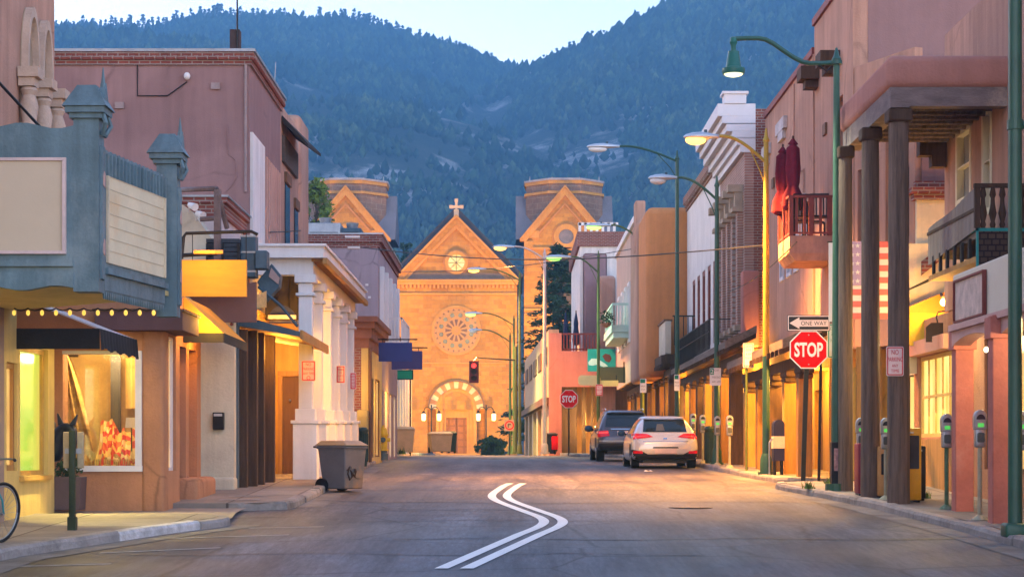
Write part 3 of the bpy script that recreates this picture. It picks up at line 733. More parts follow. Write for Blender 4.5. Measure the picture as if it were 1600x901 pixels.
def post(x, y, w, zl, zh, s):
    m = MB(); h = w / 2
    m.box(x - h, x + h, y - h, y + h, zl, zh)
    m.box(x - h - .04, x + h + .04, y - h - .04, y + h + .04, zh, zh + .06); m.box(x - h - .08, x + h + .08, y - h - .08, y + h + .08, zh + .06, zh + .13)
    t = zh + .13; q = h + .11
    m.add([(x - q, y - q, t), (x + q, y - q, t), (x + q, y + q, t), (x - q, y + q, t), (x - h * .75, y - h * .75, t + .26), (x + h * .75, y - h * .75, t + .26), (x + h * .75, y + h * .75, t + .26), (x - h * .75, y + h * .75, t + .26)],
          [(0, 3, 2, 1), (4, 5, 6, 7), (0, 1, 5, 4), (1, 2, 6, 5), (2, 3, 7, 6), (3, 0, 4, 7)])
    # little gable with spike over the street face
    gx = x + h + .05
    m.prism([(gx - .06, y - .19, t - .05), (gx - .06, y + .19, t - .05), (gx - .06, y, t + .30)], (.07, 0, 0))
    m.cyl((gx - .03, y, t + .24), (gx - .03, y, t + .48), .035, .006, 6)
    for s_ in (-1, 1): m.tube([(gx - .02, y + s_ * .12, t - .02), (gx + .03, y + s_ * .14, t - .18), (gx - .02, y + s_ * .06, t - .3), (gx - .05, y, t - .26)], .03, 6)
    m.box(x + h, x + h + .03, y - h * .55, y + h * .55, zl + .15, zh - .3)
    o = m.build('corner_post', TEAL, mq)
    for zz in (zl + .45, zh - .75):
        k = MB(); k.prism([(x + h + .031, y - .05, zz), (x + h + .031, y + .05, zz - .02), (x + h + .031, y + .06, zz + .14), (x + h + .031, y + .01, zz + .17), (x + h + .031, y - .05, zz + .10)], (.006, 0, 0)); k.build('cutout', mat('cutout pink', (.5, .32, .28), .8), o)
post(xa - .10, YA + .14, .29, zb - .06, zt + .08, 1)
post(xb - .06, YB + .1, .26, zb - .16, zt - .05, 1)
m = MB(); n = 11
pts = [(-6.6 + i * .185, 25.45, zb + .0 - .05) for i in range(n)]
for p in pts: m._ell(p, .027, .027, .038, 8, 6)
m.build('bulb_string', emis('warm bulb', (1, .60, .10), .4), mq)
m = MB()
for i in range(n - 1): 
    p, q = pts[i], pts[i + 1]; m.tube([(p[0] + (q[0] - p[0]) * t, p[1], p[2] + .06 - .03 * math.sin(math.pi * t)) for t in np.linspace(0, 1, 5)], .009, 5)
m.build('bulb_wire', BLACKM, mq)
light(mq, 'AREA', (-5.9, 24.0, zb - .08), 14, YEL, .8, aim=(-5.9, 24.0, 0))
light(th, 'SPOT', (XL + .5, 27.6, 2.5), 150, (1, .78, .2), .05, 95, (-5.5, 27.3, S(27)), .25)  # added spot without fixture, throws the yellow pool outside the window
light(mq, 'POINT', (-5.9, 27.9, zb - .25), 14, YEL, .2)
# ---- awning
aw = thing('shop_awning', 'black and rust awning with pale top over the lime lit window', 'awning', (XL, 28, 3))
Y0, Y1 = 26.55, 29.2; xl = -5.7; z_l, z_v, z_t = H(513, Y0), H(545, Y0), H(462, Y0)
MB().add([(XL, Y0, z_t), (XL, Y1, z_t), (xl, Y1, z_l), (xl, Y0, z_l), (XL, Y0, z_t - .02), (XL, Y1, z_t - .02), (xl, Y1, z_l - .02), (xl, Y0, z_l - .02)], [(0, 1, 2, 3), (4, 7, 6, 5), (0, 3, 7, 4), (3, 2, 6, 7), (2, 1, 5, 6)]).build('top', mat('pale striped canvas', (.60, .52, .50), .9, .12, 3, stretch=(1, 9, 1)), aw)
MB().prism([(XL, Y0 + .004, z_t - .03), (XL, Y0 + .004, z_l), (xl, Y0 + .004, z_l)], (0, .02, 0)).build('end_panel', mat('rust canvas', (.33, .13, .05), .9, .15, 2), aw)
m = MB().box(XL, xl, Y0 - .012, Y0, z_v, z_l)
nn = 26
for i in range(nn):
    a = Y0 + (Y1 - Y0) * i / nn; b = Y0 + (Y1 - Y0) * (i + 1) / nn; e = .015 * (i % 2)
    m.add([(xl + e, a, z_l), (xl + .015 - e, b, z_l), (xl + .04 - e, b, z_v + .02 * math.sin(i)), (xl + .02 + e, a, z_v + .02 * math.sin(i - 1))], [(0, 1, 2, 3)])
m.build('valance', mat('black canvas', (.022, .024, .028), .85, .25, 3), aw)
# ---- terracotta shop with display window
ts = thing('adobe_shop', 'terracotta adobe corner shop with white framed display window', 'building', (-6, 30, S(30)))
YF = 29.5; fc = FC(YF); xr = W(256, YF)
h = (W(98, YF), W(213, YF), H(727, YF), H(548, YF))
zt2 = 4.0
m = MB().panel(fc, -8.5, xr - .05, S(29) - .3, zt2, [h], .35)
fs = FL(xr); hs = [(29.85, 30.55, H(735, 30), 3.3), (30.9, 31.5, S(31), 3.2), (31.8, 32.6, S(32) + .05, 3.2)]
m.panel(fs, YF + .06, 33.0, S(30) - .3, zt2, hs, .3)
m.box(-8.5, xr - .3, 32.2, 33.0, S(30) - .3, zt2).box(-8.5, xr - .02, YF + .35, 33, zt2 - .3, zt2 - .01)
m.build('wall', TERRA, ts)
MB().rbox(W(221, YF), xr + .012, YF - .03, YF + .42, S(29) - .3, zt2 - .4, .07, 3).build('corner_pillar', TERRA, ts, smooth='auto')
WFR = mat('white window frame', (.66, .64, .70), .5, .06, 2)
m = MB(); m.fbox(fc, h[0], h[1] + .1, -.1, .05, h[2] - .09, h[2]).fbox(fc, h[1] - .01, h[1] + .09, -.1, .05, h[2] + .001, h[3]).fbox(fc, h[0], h[1] - .011, -.1, .04, h[3] - .05, h[3])
o = m.build('window', WFR, ts); MB().fbox(fc, h[0], h[1], -.08, -.07, h[2], h[3]).build('pane', glass_clear(), o)
m = MB().box(-8.4, xr - .4, 31.6, 31.68, S(30), 3.6); m.box(-8.4, xr - .4, YF + .4, 31.6, h[2] - .12, h[2] - .05)
m.build('shop_interior', mat('warm interior', (.55, .36, .14), .9, .3, 1.5), ts)
MB().box(-6.46, -6.30, 30.9, 30.95, h[2] - .05, h[3]).build('screen_panel', mat('dark screen', (.06, .055, .06), .7), ts)
wb = window(ts, fs, *hs[0], .12, WFR, LITO, 1, 1, .05)
MB().fbox(fs, *hs[1][:2], -.2, -.14, *hs[1][2:]).build('door', REDW, ts)
MB().fbox(fs, *hs[2][:2], -.2, -.14, *hs[2][2:]).build('door', WOODO, ts)
MB().rbox(xr - .2, xr + .22, 31.35, 33.3, S(32) - .2, H(745, 32), .08, 3).build('buttress', TERRA, ts, smooth='auto')
light(ts, 'POINT', (-6.3, 30.4, 3.1), 55, (1, .68, .26), .2)
# goods on display
dm = thing('draped_cloth', 'striped golden fabric hanging in slanting folds at the dark screen in the terracotta shop window', 'cloth', (-6.7, 30.6, 2.2))
vs = []; fs_ = []
for i in range(31):
    for j in range(15):
        u, v = i / 30, j / 14; vs.append((W(95, 30.4) + (.10 + .36 * (1 - v) ** .8) * u + .10 * (1 - v) * u, 30.55 + .05 * math.sin(u * 17 + v * 5), h[2] - .02 + (h[3] - h[2]) * v))
for i in range(30):
    for j in range(14): fs_.append((i * 15 + j, (i + 1) * 15 + j, (i + 1) * 15 + j + 1, i * 15 + j + 1))
MB().add(vs, fs_).build('cloth', mat('striped gold cloth', (.66, .42, .14), .85, .5, 2.2, .1, 30, stretch=(.6, 1, 3)), dm, smooth=True)
MB().cyl((W(94, 30.4), 30.58, h[3] - .02), (W(118, 30.4), 30.58, h[3] - .02), .018, n=8).build('rod', BLACKM, dm)
dc = thing('draped_cloth', 'hanging golden fabric backdrop in the terracotta shop window', 'cloth', (-6, 31.2, 2.2))
m = MB(); vs = []; fs_ = []
for i in range(29):
    x = -6.30 + i * .028
    for k in range(2): vs.append((x, 31.3 + .03 * math.sin(i * 1.3), (h[3] - .02, H(636, 30.6))[k]))
for i in range(28): fs_.append((2 * i, 2 * i + 1, 2 * i + 3, 2 * i + 2))
m.add(vs, fs_).build('cloth', mat('golden cloth', (.70, .48, .18), .9, .15, 4), dc)
pt_ = thing('patterned_throw', 'red and gold patterned throw heaped low in the terracotta shop window', 'cloth', (-6.08, 30.2, h[2]))
vs = []; fs_ = []; n = 40; rr = random.Random(2)
for i in range(n + 1):
    for j in range(13):
        u, v = i / n, j / 12; x = W(150, 30) + (W(216, 30) - W(150, 30)) * u
        top = H(663, 30) + .10 * math.sin(u * 9) + .05 * math.sin(u * 23 + 1)
        vs.append((x, 30.35 - .45 * (1 - v) ** 1.3 + .05 * math.sin(u * 26 + v * 3) + .03 * math.sin(u * 57 + v * 5), h[2] + (top - h[2]) * v ** .8))
for i in range(n):
    for j in range(12): fs_.append((i * 13 + j, (i + 1) * 13 + j, (i + 1) * 13 + j + 1, i * 13 + j + 1))
tm, tnt, tb = _new('red gold brocade'); tv = _n(tnt, 'ShaderNodeTexVoronoi'); tv.inputs['Scale'].default_value = 11; tnt.links.new(_coords(tnt), tv.inputs['Vector'])
tsg = _n(tnt, 'ShaderNodeSeparateColor'); tnt.links.new(tv.outputs['Color'], tsg.inputs[0])
tc_ = _ramp(tnt, tsg.outputs[0], [(.0, (.60, .03, .02, 1)), (.36, (.75, .12, .03, 1)), (.42, (.80, .50, .12, 1)), (.75, (.85, .66, .30, 1)), (.9, (.30, .18, .05, 1))]); tc_.node.color_ramp.interpolation = 'CONSTANT'
tnt.links.new(tc_, tb.inputs['Base Color']); tb.inputs['Roughness'].default_value = .7
MB().add(vs, fs_).build('cloth', tm, pt_, smooth=True)
m = MB(); [m.cyl((W(150 + 66 * k / 22, 30), 29.9, h[2] + .10), (W(150 + 66 * k / 22, 30), 29.9, h[2] - .02), .012, .006, 5) for k in range(23)]; m.build('fringe', mat('fringe gold', (.6, .42, .12), .8), pt_)
cd_ = thing('price_card', 'small white card leaning in the upper right of the terracotta shop window', 'card', (W(204, 30), 30, H(663, 30)))
MB().hexa([(W(196, 29.9), 29.88, H(668, 30)), (W(212, 29.9), 29.88, H(668, 30)), (W(212, 29.9), 29.9, H(668, 30)), (W(196, 29.9), 29.9, H(668, 30)), (W(196, 29.9), 29.95, H(652, 30)), (W(212, 29.9), 29.95, H(652, 30)), (W(212, 29.9), 29.97, H(652, 30)), (W(196, 29.9), 29.97, H(652, 30))]).build('card', WHITE, cd_)
MB().cyl((W(204, 29.9), 29.98, h[2]), (W(204, 29.9), 29.98, H(655, 30)), .012, n=6).build('stand', BLACKM, cd_)
# canopy fascia and yellow awning
cn = thing('flat_canopy', 'plum brown flat canopy over the terracotta shop window', 'canopy', (-6, 29.4, 3.4))
ck = MB().box(W(150, 29.2), W(287, 29.2), 29.1, 30.6, H(516, 29.2), H(487, 29.2)); ck.build('fascia', mat('plum canvas', (.13, .065, .06), .85, .12, 2), cn)
MB().box(W(150, 29.2) - .03, W(287, 29.2) + .03, 29.07, 30.63, H(487, 29.2), H(487, 29.2) + .04).build('capping', WOODB, cn)
aw = thing('shop_awning', 'bright orange awning with black valance beyond the terracotta corner', 'awning', (-5.4, 32, 3.4))
Y0, Y1 = 31.2, 33.9; xw = xr + .01; xl = W(349, 31.2); zt_, zl_, zv_ = H(462, 31.2), H(520, 31.2), H(535, 31.2)
MB().add([(xw, Y0, zt_), (xw, Y1, zt_), (xl, Y1, zl_), (xl, Y0, zl_)], [(0, 1, 2, 3)]).prism([(xw, Y0, zt_), (xw, Y0, zl_), (xl, Y0, zl_)], (0, .01, 0)).build('top', mat('orange canvas', (.72, .30, .03), .8, .12, 2), aw)
MB().box(xw, xl, Y0 - .012, Y0 - .002, zv_, zl_).box(xl, xl + .012, Y0, Y1, zv_, zl_).build('valance', mat('black canvas', (.02,)*3), aw)
light(aw, 'POINT', (xw + .35, 31.9, zl_ - .1), 13, WARM, .1); light(aw, 'POINT', (xw + .5, 30.9, zl_ + .15), 16, WARM, .06)  # points without fixtures, added to brighten the orange canvas
# ---- cream shop
cs = thing('cream_shop', 'cream plaster shop wall with black letter box by the brown posts', 'building', (-5.3, 35, S(35)))
YF = 34.5; x1 = W(366, YF); fc = FC(YF)
hd = (W(300, YF), W(313, YF), S(34.5), H(548, YF))
m = MB().panel(fc, -8.5, x1, S(34) - .3, H(452, YF), [hd], .3).box(-8.5, x1 - .002, YF + .3, 35.3, S(34) - .3, H(452, YF)); m.rbox(W(325, YF), x1 + .02, YF - .1, YF + .3, S(34) - .3, H(745, YF), .05)
m.build('wall', CREAM, cs)
MB().fbox(fc, *hd[:2], -.25, -.2, *hd[2:]).build('door', mat('grey door', (.18, .16, .16), .6), cs)
mb_ = thing('letter_box', 'black letter box on the cream plaster wall', 'letter box', (W(342, YF), YF - .05, H(657, YF)))
MB().rbox(W(334, YF), W(351, YF), YF - .14, YF - .003, H(671, YF), H(644, YF), .012, 2).build('box', BLACKM, mb_)
MB().box(W(336, YF), W(349, YF), YF - .155, YF - .141, H(650, YF), H(646, YF)).build('flap', mat('letter box plate', (.5, .5, .52), .4), mb_)
# brick-capped back building and cream block
bb = thing('brick_capped_building', 'small pale building with dark brick parapet behind the orange blank sign', 'building', (-6, 37, S(37)))
YF = 37.0; x1 = W(346, YF)
MB().box(-9.5, x1, YF, 40, S(37), H(338, YF)).build('wall', mat('pale pink plaster', (.56, .46, .45), .9, .1), bb)
MB().box(-9.5, x1 + .06, YF - .06, 40.1, H(338, YF), H(318, YF)).box(-9.5, x1 + .12, YF - .12, 40.15, H(318, YF), H(309, YF)).build('brick_parapet', REDB_X, bb)
MB().box(-9.5, x1 + .15, YF - .15, 40.18, H(309, YF), H(306, YF)).build('coping', GREYM, bb)
cb_ = thing('cream_annex', 'sloping cream rooftop wall with twin floodlamps beneath the steel post frame', 'building', (-6, 36, 4))
YF = 36.0
MB().prism([(W(270, YF), YF, 2.6), (W(332, YF), YF, 2.6), (W(332, YF), YF, H(375, YF)), (W(300, YF), YF, H(330, YF)), (W(286, YF), YF, H(320, YF)), (W(270, YF), YF, H(318, YF))], (0, 1.0, 0)).build('wall', CREAM, cb_)
m = MB()
for px_, py_ in ((296, 320), (308, 333)): 
    p = Vector((W(px_, 35.8), 35.8, H(py_, 35.8))); m.cyl(p, p + Vector((.13, -.12, -.06)), .05, .075, 10); m.tube([p, p + Vector((-.05, .2, -.12))], .015, 5)
m.build('floodlamp', WHITE, cb_)
# steel bracket frames
fb = thing('steel_sign_frame', 'tall rusty steel post frame rising above the blank orange sign', 'sign frame', (W(339, 35), 35, 3.3))
Y = 35.0
m = MB().box(W(334, Y), W(344, Y), Y, Y + .14, 3.3, H(296, Y)).tube([(W(280, Y), Y + .05, H(296, Y)), (W(336, Y), Y + .05, H(294, Y))], .045, 6).tube([(W(336, Y), Y + .1, H(292, Y)), (W(347, Y), Y + .6, H(350, Y))], .05, 6)
MB().tube([(W(312, Y), Y + .05, H(342, Y)), (W(340, Y), Y + .05, H(340, Y))], .045, 6).build('crossbar', mat('rusty steel', (.16, .11, .10), .7, .4, 4, stain=(.3, .3, .33), stain_amt=.6), fb)
m.build('post', mat('rusty steel', (.16, .11, .10), .7, .4, 4, stain=(.3, .3, .33), stain_amt=.6), fb)
hs_ = thing('hanging_sign', 'blank bright orange sign board hanging from a black pipe bracket', 'sign', (W(335, 33.5), 33.5, H(405, 33.5)))
Y = 33.5
MB().box(W(284, Y), W(385, Y), Y, Y + .1, H(463, Y), H(406, Y)).build('board', mat('orange varnished board', (.80, .38, .03), .55, .14, 1.5, .05, 20, stretch=(.6, 1, 5)), hs_)
m = MB().tube([(W(283, Y), Y + .05, H(404, Y)), (W(286, Y), Y + .05, H(370, Y)), (W(290, Y), Y + .05, H(364, Y)), (W(392, Y), Y + .05, H(361, Y)), (W(402, Y), Y + .05, H(366, Y))], .03, 8)
for px_ in (300, 384): m.tube([(W(px_, Y), Y + .05, H(364, Y)), (W(px_, Y), Y + .05, H(406, Y))], .008, 5)
m.tube([(W(284, Y), Y - .02, H(399, Y)), (W(340, Y), Y - .02, H(396, Y))], .035, 6)
m.build('bracket', BLACKM, hs_)
MB().cyl((W(310, Y), 33.02, H(398, Y)), (W(355, Y), 33.02, H(398, Y)), .035, n=8).build('amber_bar', WOODO, hs_)  # plain amber bar, gives no light itself
light(hs_, 'POINT', (W(330, 33.5), 32.7, H(402, 33.5)), 15, WARM, .12)  # point added without a lamp to brighten the orange board
bs = thing('fascia_board', 'plain brown fascia board below the blank orange sign', 'sign', (W(350, 34.2), 34.2, H(465, 34.2)))
Y = 34.2
MB().prism([(W(296, Y), Y, H(464, Y)), (W(400, Y), Y, H(440, Y)), (W(400, Y), Y, H(503, Y)), (W(334, Y), Y, H(503, Y))], (0, .12, 0)).build('board', mat('brown board', (.17, .085, .07), .7, .1, 2), bs)
MB()._ell((W(361, Y), Y + .06, H(506, Y)), .03, .03, .03, 8, 6).build('finial', REDW, bs)
rb = thing('wooden_crate', 'dark slatted wooden crate on the roof behind the orange sign', 'crate', (W(348, 35.2), 35.2, H(408, 35.2)))
Y = 35.2; m = MB()
for k in range(5): m.box(W(322, Y), W(374, Y), Y, Y + .5, H(407, Y) + k * .083, H(407, Y) + k * .083 + .07)
m.build('slats', mat('blue black boards', (.05, .06, .075), .8, .3, 3), rb)
m = MB(); [m.box(W(p, Y), W(p, Y) + .05, Y - .03, Y, H(407, Y), H(380, Y)) for p in (322, 346, 371)]; m.build('frame', BLACKM, rb)
du = thing('duct_box', 'blue grey metal duct box beside the slatted crate', 'duct', (W(388, 35.4), 35.4, H(420, 35.4)))
Y = 35.4; MB().box(W(376, Y), W(399, Y), Y, Y + .4, H(432, Y), H(367, Y)).box(W(400, Y), W(418, Y), Y - .1, Y + .3, H(420, Y), H(392, Y)).build('case', TEALD, du, bevel=.012)
for y_ in (370, 395, 425): MB().box(W(376, Y) - .01, W(399, Y) + .01, Y - .012, Y + .1, H(y_, Y), H(y_, Y) + .03).build('flange', GREYM, du)
m = MB(); sp = thing('swivel_spotlight', 'pair of dark box lamps leaning over the blue canopy', 'lamp', (W(420, 36), 36, H(440, 36)))
Y = 36.0; MB().prism([(W(402, Y), Y, H(440, Y)), (W(424, Y), Y, H(412, Y)), (W(438, Y), Y, H(430, Y)), (W(436, Y), Y, H(448, Y)), (W(415, Y), Y, H(470, Y))], (0, .35, 0)).build('housing', TEALD, sp)
MB().prism([(W(424, Y), Y - .02, H(418, Y)), (W(437, Y), Y - .02, H(434, Y)), (W(435, Y), Y - .02, H(444, Y)), (W(420, Y), Y - .02, H(432, Y))], (0, .02, 0)).build('lens', mat('dusty lens', (.4, .28, .26), .4), sp)
m = MB(); m.tube([(W(404, Y), Y, H(448, Y)), (W(440, Y), Y - .1, H(478, Y)), (W(465, Y), Y, H(510, Y))], .03, 6); m.build('arm', TEALD, sp)
os_ = thing('lattice_sign', 'small amber lettered panel above the blue canopy', 'sign', (W(407, 35.6), 35.6, H(465, 35.6)))
Y = 35.6; MB().prism([(W(398, Y), Y, H(482, Y)), (W(413, Y), Y + .3, H(478, Y)), (W(413, Y), Y + .3, H(452, Y)), (W(398, Y), Y, H(462, Y))], (0, .03, 0)).build('panel', mat('amber panel', (.7, .42, .16), .6, .3, 14), os_)
MB().box(W(398, Y) - .02, W(398, Y), Y - .01, Y + .04, H(484, Y), H(450, Y)).build('rail', BLACKM, os_)
# ---- big mauve building
bm_ = thing('mauve_building', 'tall blank mauve stucco building with red brick cornice and rooftop mast', 'building', (-9, 44, S(44)))
YF = 40.2; XW = -5.5; zt4 = H(78, YF); zc = H(102, YF)
MB().box(-16, XW, YF, 45.6, S(40) - .5, zc).build('wall', MAUVE, bm_)
MB().box(-16, XW + .05, YF - .05, 45.65, zc, zc + .1).box(-16, XW + .10, YF - .10, 45.68, zc + .101, zt4 - .06).build('brick_cornice', REDB_X, bm_)
MB().box(-16, XW + .14, YF - .14, 45.7, zt4 - .06, zt4).build('coping', GREYM, bm_)
m = MB(); rr = random.Random(3); x = -15.0
while x < XW: m.box(x, x + .09, YF - .125, YF - .10, zc + .12, zc + .22); x += .22
y = YF
while y < 45.5: m.box(XW + .10, XW + .125, y, y + .09, zc + .12, zc + .22); y += .22
m.build('dentil_course', REDB_X, bm_)
fw = FL(XW)
m = MB().fbox(fw, 40.3, 42.3, .003, .06, S(42), H(215, 41)).build('panel', WHITEB, bm_)
m = MB(); [m.fbox(fw, 42.5 + k * .4, 42.75 + k * .4, .003, .07, S(42), H(250, 43)) for k in range(7)]; m.build('rib', mat('pink pilaster', (.52, .29, .22), .9, .12), bm_)
MB()._ell((W(293, YF), YF - .06, H(120, YF)), .07, .08, .08, 10, 6).build('wall_lamp', WHITE, bm_)
pts = [(355, 195), (356, 240), (368, 250), (370, 275), (362, 290), (352, 300)]
MB().tube([(W(a, YF), YF - .008, H(b, YF)) for a, b in pts], .014, 5).build('conduit', MAUVE, bm_)
MB().rbox(-12, XW - .02, 45.72, 51.3, S(45) - .5, 9.95, .18, 4).rbox(XW - .8, XW + .06, 49.6, 51.5, S(45), 10.25, .18, 4).build('rear_wing', PINKS, bm_, smooth='auto')
for a0, a1, y_0, y_1 in ((46.6, 47.5, 400, 285), (48.6, 49.3, 400, 325)):
    z0, z1 = H(y_0, a0), H(y_1, a0)
    f2 = FL(XW - .02)
    o = MB().fbox(f2, a0, a1, .003, .03, z0, z1).build('window', GLASS, bm_); MB().fbox(f2, a0 - .08, a1 + .08, .003, .07, z1, z1 + .25).build('lintel', WOODB, o)
MB().add([(XW, 45.9, H(180, 45.9)), (XW, 49.0, H(208, 49)), (XW + .62, 49, H(240, 49)), (XW + .62, 45.9, H(224, 45.9)), (XW, 45.9, H(190, 45.9)), (XW, 49.0, H(218, 49)), (XW + .62, 49, H(245, 49)), (XW + .62, 45.9, H(229, 45.9))], [(0, 1, 2, 3), (4, 7, 6, 5), (0, 3, 7, 4), (3, 2, 6, 7), (2, 1, 5, 6)]).build('roof_hood', DARK, bm_)
MB().fbox(FL(XW - .02), 46.0, 48.9, .003, .08, H(262, 47), H(222, 47)).build('vent', mat('dark louvre', (.09, .07, .06), .8, .3, 5, stretch=(1, 1, 8)), bm_)
VENTM = mat('painted vent', (.30, .22, .21), .6, .2, 3)
for px_, py_ in ((180, 160), (330, 130)):
    MB().box(W(px_, YF), W(px_ + 14, YF), YF - .05, YF - .002, H(py_ + 10, YF), H(py_, YF)).build('wall_vent', VENTM, bm_)
MB().tube([(W(384, YF), YF - .03, zc), (W(384, YF), YF - .03, H(300, YF))], .03, 8).build('downpipe', VENTM, bm_)
MB().tube([(W(215, YF), YF - .02, zc), (W(215, YF), YF - .02, H(150, YF)), (W(262, YF), YF - .02, H(150, YF)), (W(293, YF), YF - .02, H(128, YF))], .014, 6).build('cable_run', BLACKM, bm_)
ch = thing('chimney', 'dark chimney stack with tall mast on the mauve roof', 'chimney', (W(367, 42), 42, zt4 - .02))
MB().box(W(359, 42), W(374, 42), 42, 42.3, zt4 - .02, H(46, 42)).build('stack', mat('sooty brick', (.07, .045, .04), .9, .3, 5), ch)
MB().cyl((W(371, 42), 41.97, zt4 - .02), (W(371, 42), 41.97, H(-60, 42)), .022, .018, 8).build('mast', BLACKM, ch)
an = thing('roof_aerial', 'thin leaning aerial on the back edge of the mauve roof', 'aerial', (W(428, 45), 45, zt4))
MB().cyl((W(426, 45), 45, zt4 - .6), (W(431, 45), 45, H(97, 45)), .012, .008, 6).build('rod', GREYM, an)
MB()._ell((W(432, 45.4), 45.4, H(142, 45.4)), .10, .08, .10, 10, 6).build('insulator', WHITE, an)
# ---- blue-canopied shop with brown posts
bc = thing('blue_canopy_shop', 'shop with blue slate shed canopy on brown timber posts', 'shop', (-5, 37, S(37)))
x0 = -5.2; xl = W(469, 35.0); z0 = H(518, 35); zt5 = H(487, 35)
m = MB().add([(x0, 35.0, zt5), (x0, 40.0, zt5), (xl, 40.0, z0), (xl, 35.0, z0), (x0, 35.0, zt5 - .22), (x0, 40, zt5 - .22), (xl, 40, z0 - .09), (xl, 35, z0 - .09)], [(0, 1, 2, 3), (0, 3, 7, 4), (2, 1, 5, 6)])
m.build('canopy_roof', TEALD, bc)
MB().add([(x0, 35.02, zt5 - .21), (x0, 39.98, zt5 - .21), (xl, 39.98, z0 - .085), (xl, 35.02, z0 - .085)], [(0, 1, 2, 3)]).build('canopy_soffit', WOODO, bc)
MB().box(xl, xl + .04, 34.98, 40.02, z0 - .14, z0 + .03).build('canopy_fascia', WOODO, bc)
MB().box(W(363, 34.8), W(372, 34.8), 34.75, 34.95, S(35), zt5 - .1).build('corner_board', TEALD, bc)
for x, y in ((-4.93, 35.15), (-4.80, 35.55), (-4.74, 36.1), (-4.66, 37.0)):
    MB().box(x - .09, x + .09, y - .09, y + .09, S(y) - .1, z0 + .05).build('post', WOOD, bc, bevel=.012)
f5 = FL(-5.35)
MB().panel(f5, 35.3, 42.4, S(36) - .2, 4.5, [(36.0, 37.2, S(36), 3.3), (38.2, 40.0, S(38) + .4, 3.4)], .2).box(-8, -5.55, 35.3, 42.4, S(36) - .2, 4.5).build('wall', OCHRE, bc)
MB().fbox(f5, 36.0, 37.2, -.15, -.1, S(36), 3.3).build('door', WOODB, bc)
window(bc, f5, 38.2, 40.0, S(38) + .4, 3.4, .1, WOODO, LITO, 2, 1)
light(bc, 'POINT', (-4.4, 36.4, z0 - .25), 22, WARM, .1); light(bc, 'POINT', (-4.9, 39.8, z0 - .2), 30, WARM, .1)
# ---- white portal building
wp = thing('white_portal_building', 'white columned two storey portal building with slatted eaves', 'building', (-4.6, 44, S(44)))
XC = -4.13; Y0, Y1 = 38.5, 48.7; zb_ = H(438, 38.5); zr0 = H(410, 38.5); zr1 = H(388, 38.5)
MB().box(-5.25, -3.74, 38.1, 49.0, zr0 + .06, zr1).box(-5.25, -3.69, 38.04, 49.05, zr1, zr1 + .05).build('roof_slab', WHITE, wp)
m = MB()
y = 38.3
while y < 48.9: m.box(-4.0, -3.78, y, y + .07, zr0 + .0, zr0 + .058); y += .16
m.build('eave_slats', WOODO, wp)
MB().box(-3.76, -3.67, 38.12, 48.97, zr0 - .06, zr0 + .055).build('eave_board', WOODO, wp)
MB().box(-5.2, XC + .16, Y0 - .16, Y0 + .16, zb_ + .1, zr0 + .058).box(XC - .15, XC + .15, Y0 + .161, 48.8, zb_ + .1, zr0 + .058).build('beam', WHITE, wp)
f6 = FL(-4.42)
hw = []
for k in range(5): hw.append((38.5 + 2.0 * k + .4, 38.5 + 2.0 * k + 1.5, S(45) + .6, 3.6))
hw = [h_ for h_ in hw if h_[0] > 42.6]
MB().panel(f6, 42.45, 48.7, S(44) - .2, zb_ + .1, hw, .2).box(-8.4, -4.62, 42.6, 48.7, S(44) - .2, zr0).build('wall', WHITEB, wp)
for h_ in hw: window(wp, f6, *h_, .1, WHITE, LITO, 1, 2)
for k in range(6):
    y = Y0 + 2.0 * k
    m = MB(); zb2 = S(y)
    m.box(XC - .24, XC + .24, y - .24, y + .24, zb2 - .1, zb2 + 1.1).box(XC - .28, XC + .28, y - .28, y + .28, zb2 + 1.1, zb2 + 1.17)
    m.box(XC - .2, XC + .2, y - .2, y + .2, zb2 + 1.17, zb2 + 1.4).box(XC - .135, XC + .135, y - .135, y + .135, zb2 + 1.4, zb_ - .32)
    m.box(XC - .19, XC + .19, y - .19, y + .19, zb_ - .32, zb_ - .26).box(XC - .14, XC + .14, y - .14, y + .14, zb_ - .26, zb_ - .06).box(XC - .21, XC + .21, y - .21, y + .21, zb_ - .06, zb_ + .1)
    m.build('column', WHITE, wp, bevel=.01)
fc = FC(42.45)
hd = (W(441, 42.45), W(474, 42.45), S(42.4), H(588, 42.45))
MB().panel(fc, -5.34, -4.43, S(42) - .2, H(503, 42), [hd], .12).build('end_wall', OCHRE, wp)
o = MB().fbox(fc, *hd[:2], -.1, -.05, *hd[2:]).build('door', WOODB, wp)
MB()._ell(fc.p(hd[0] + .17, 0.0, H(625, 42.4)), .03, .05, .03, 8, 6).build('knob', GREYM, o)
MB().fbox(fc, hd[0] - .09, hd[0] - .005, .003, .06, *hd[2:]).fbox(fc, hd[0] - .09, hd[1] + .04, .003, .06, hd[3] + .01, hd[3] + .12).build('door_frame', WOODO, wp)
fg = FC(41.6)
m = MB(); m.fbox(fg, -5.34, -4.35, -.06, 0, H(500, 41.6), H(424, 41.6)); m.build('porch_glazing', glass_dark('dim porch glass', (.05, .038, .016), .2), wp)
m = MB(); [m.fbox(fg, x, x + .035, .002, .05, H(500, 41.6), H(424, 41.6)) for x in (-5.1, -4.85, -4.6)]; m.build('porch_bar', DARK, wp)
MB().fprism(FC(41.2), [(W(419, 41), H(490, 41))] + [(W(419 + 40 * t, 41), H(490, 41) + .2 * math.sin(math.pi * t) ** .7) for t in np.linspace(.05, .95, 12)] + [(W(459, 41), H(490, 41))], 0, -.06).build('arched_sign', mat('navy sign', (.05, .06, .16), .5), wp)
MB().fbox(FC(41.18), W(417, 41), W(461, 41), -.06, .02, H(497, 41), H(491, 41)).build('sign_rail', WHITE, wp)
light(wp, 'POINT', (-4.75, 40.6, 3.4), 60, WARM, .12)
m = MB()
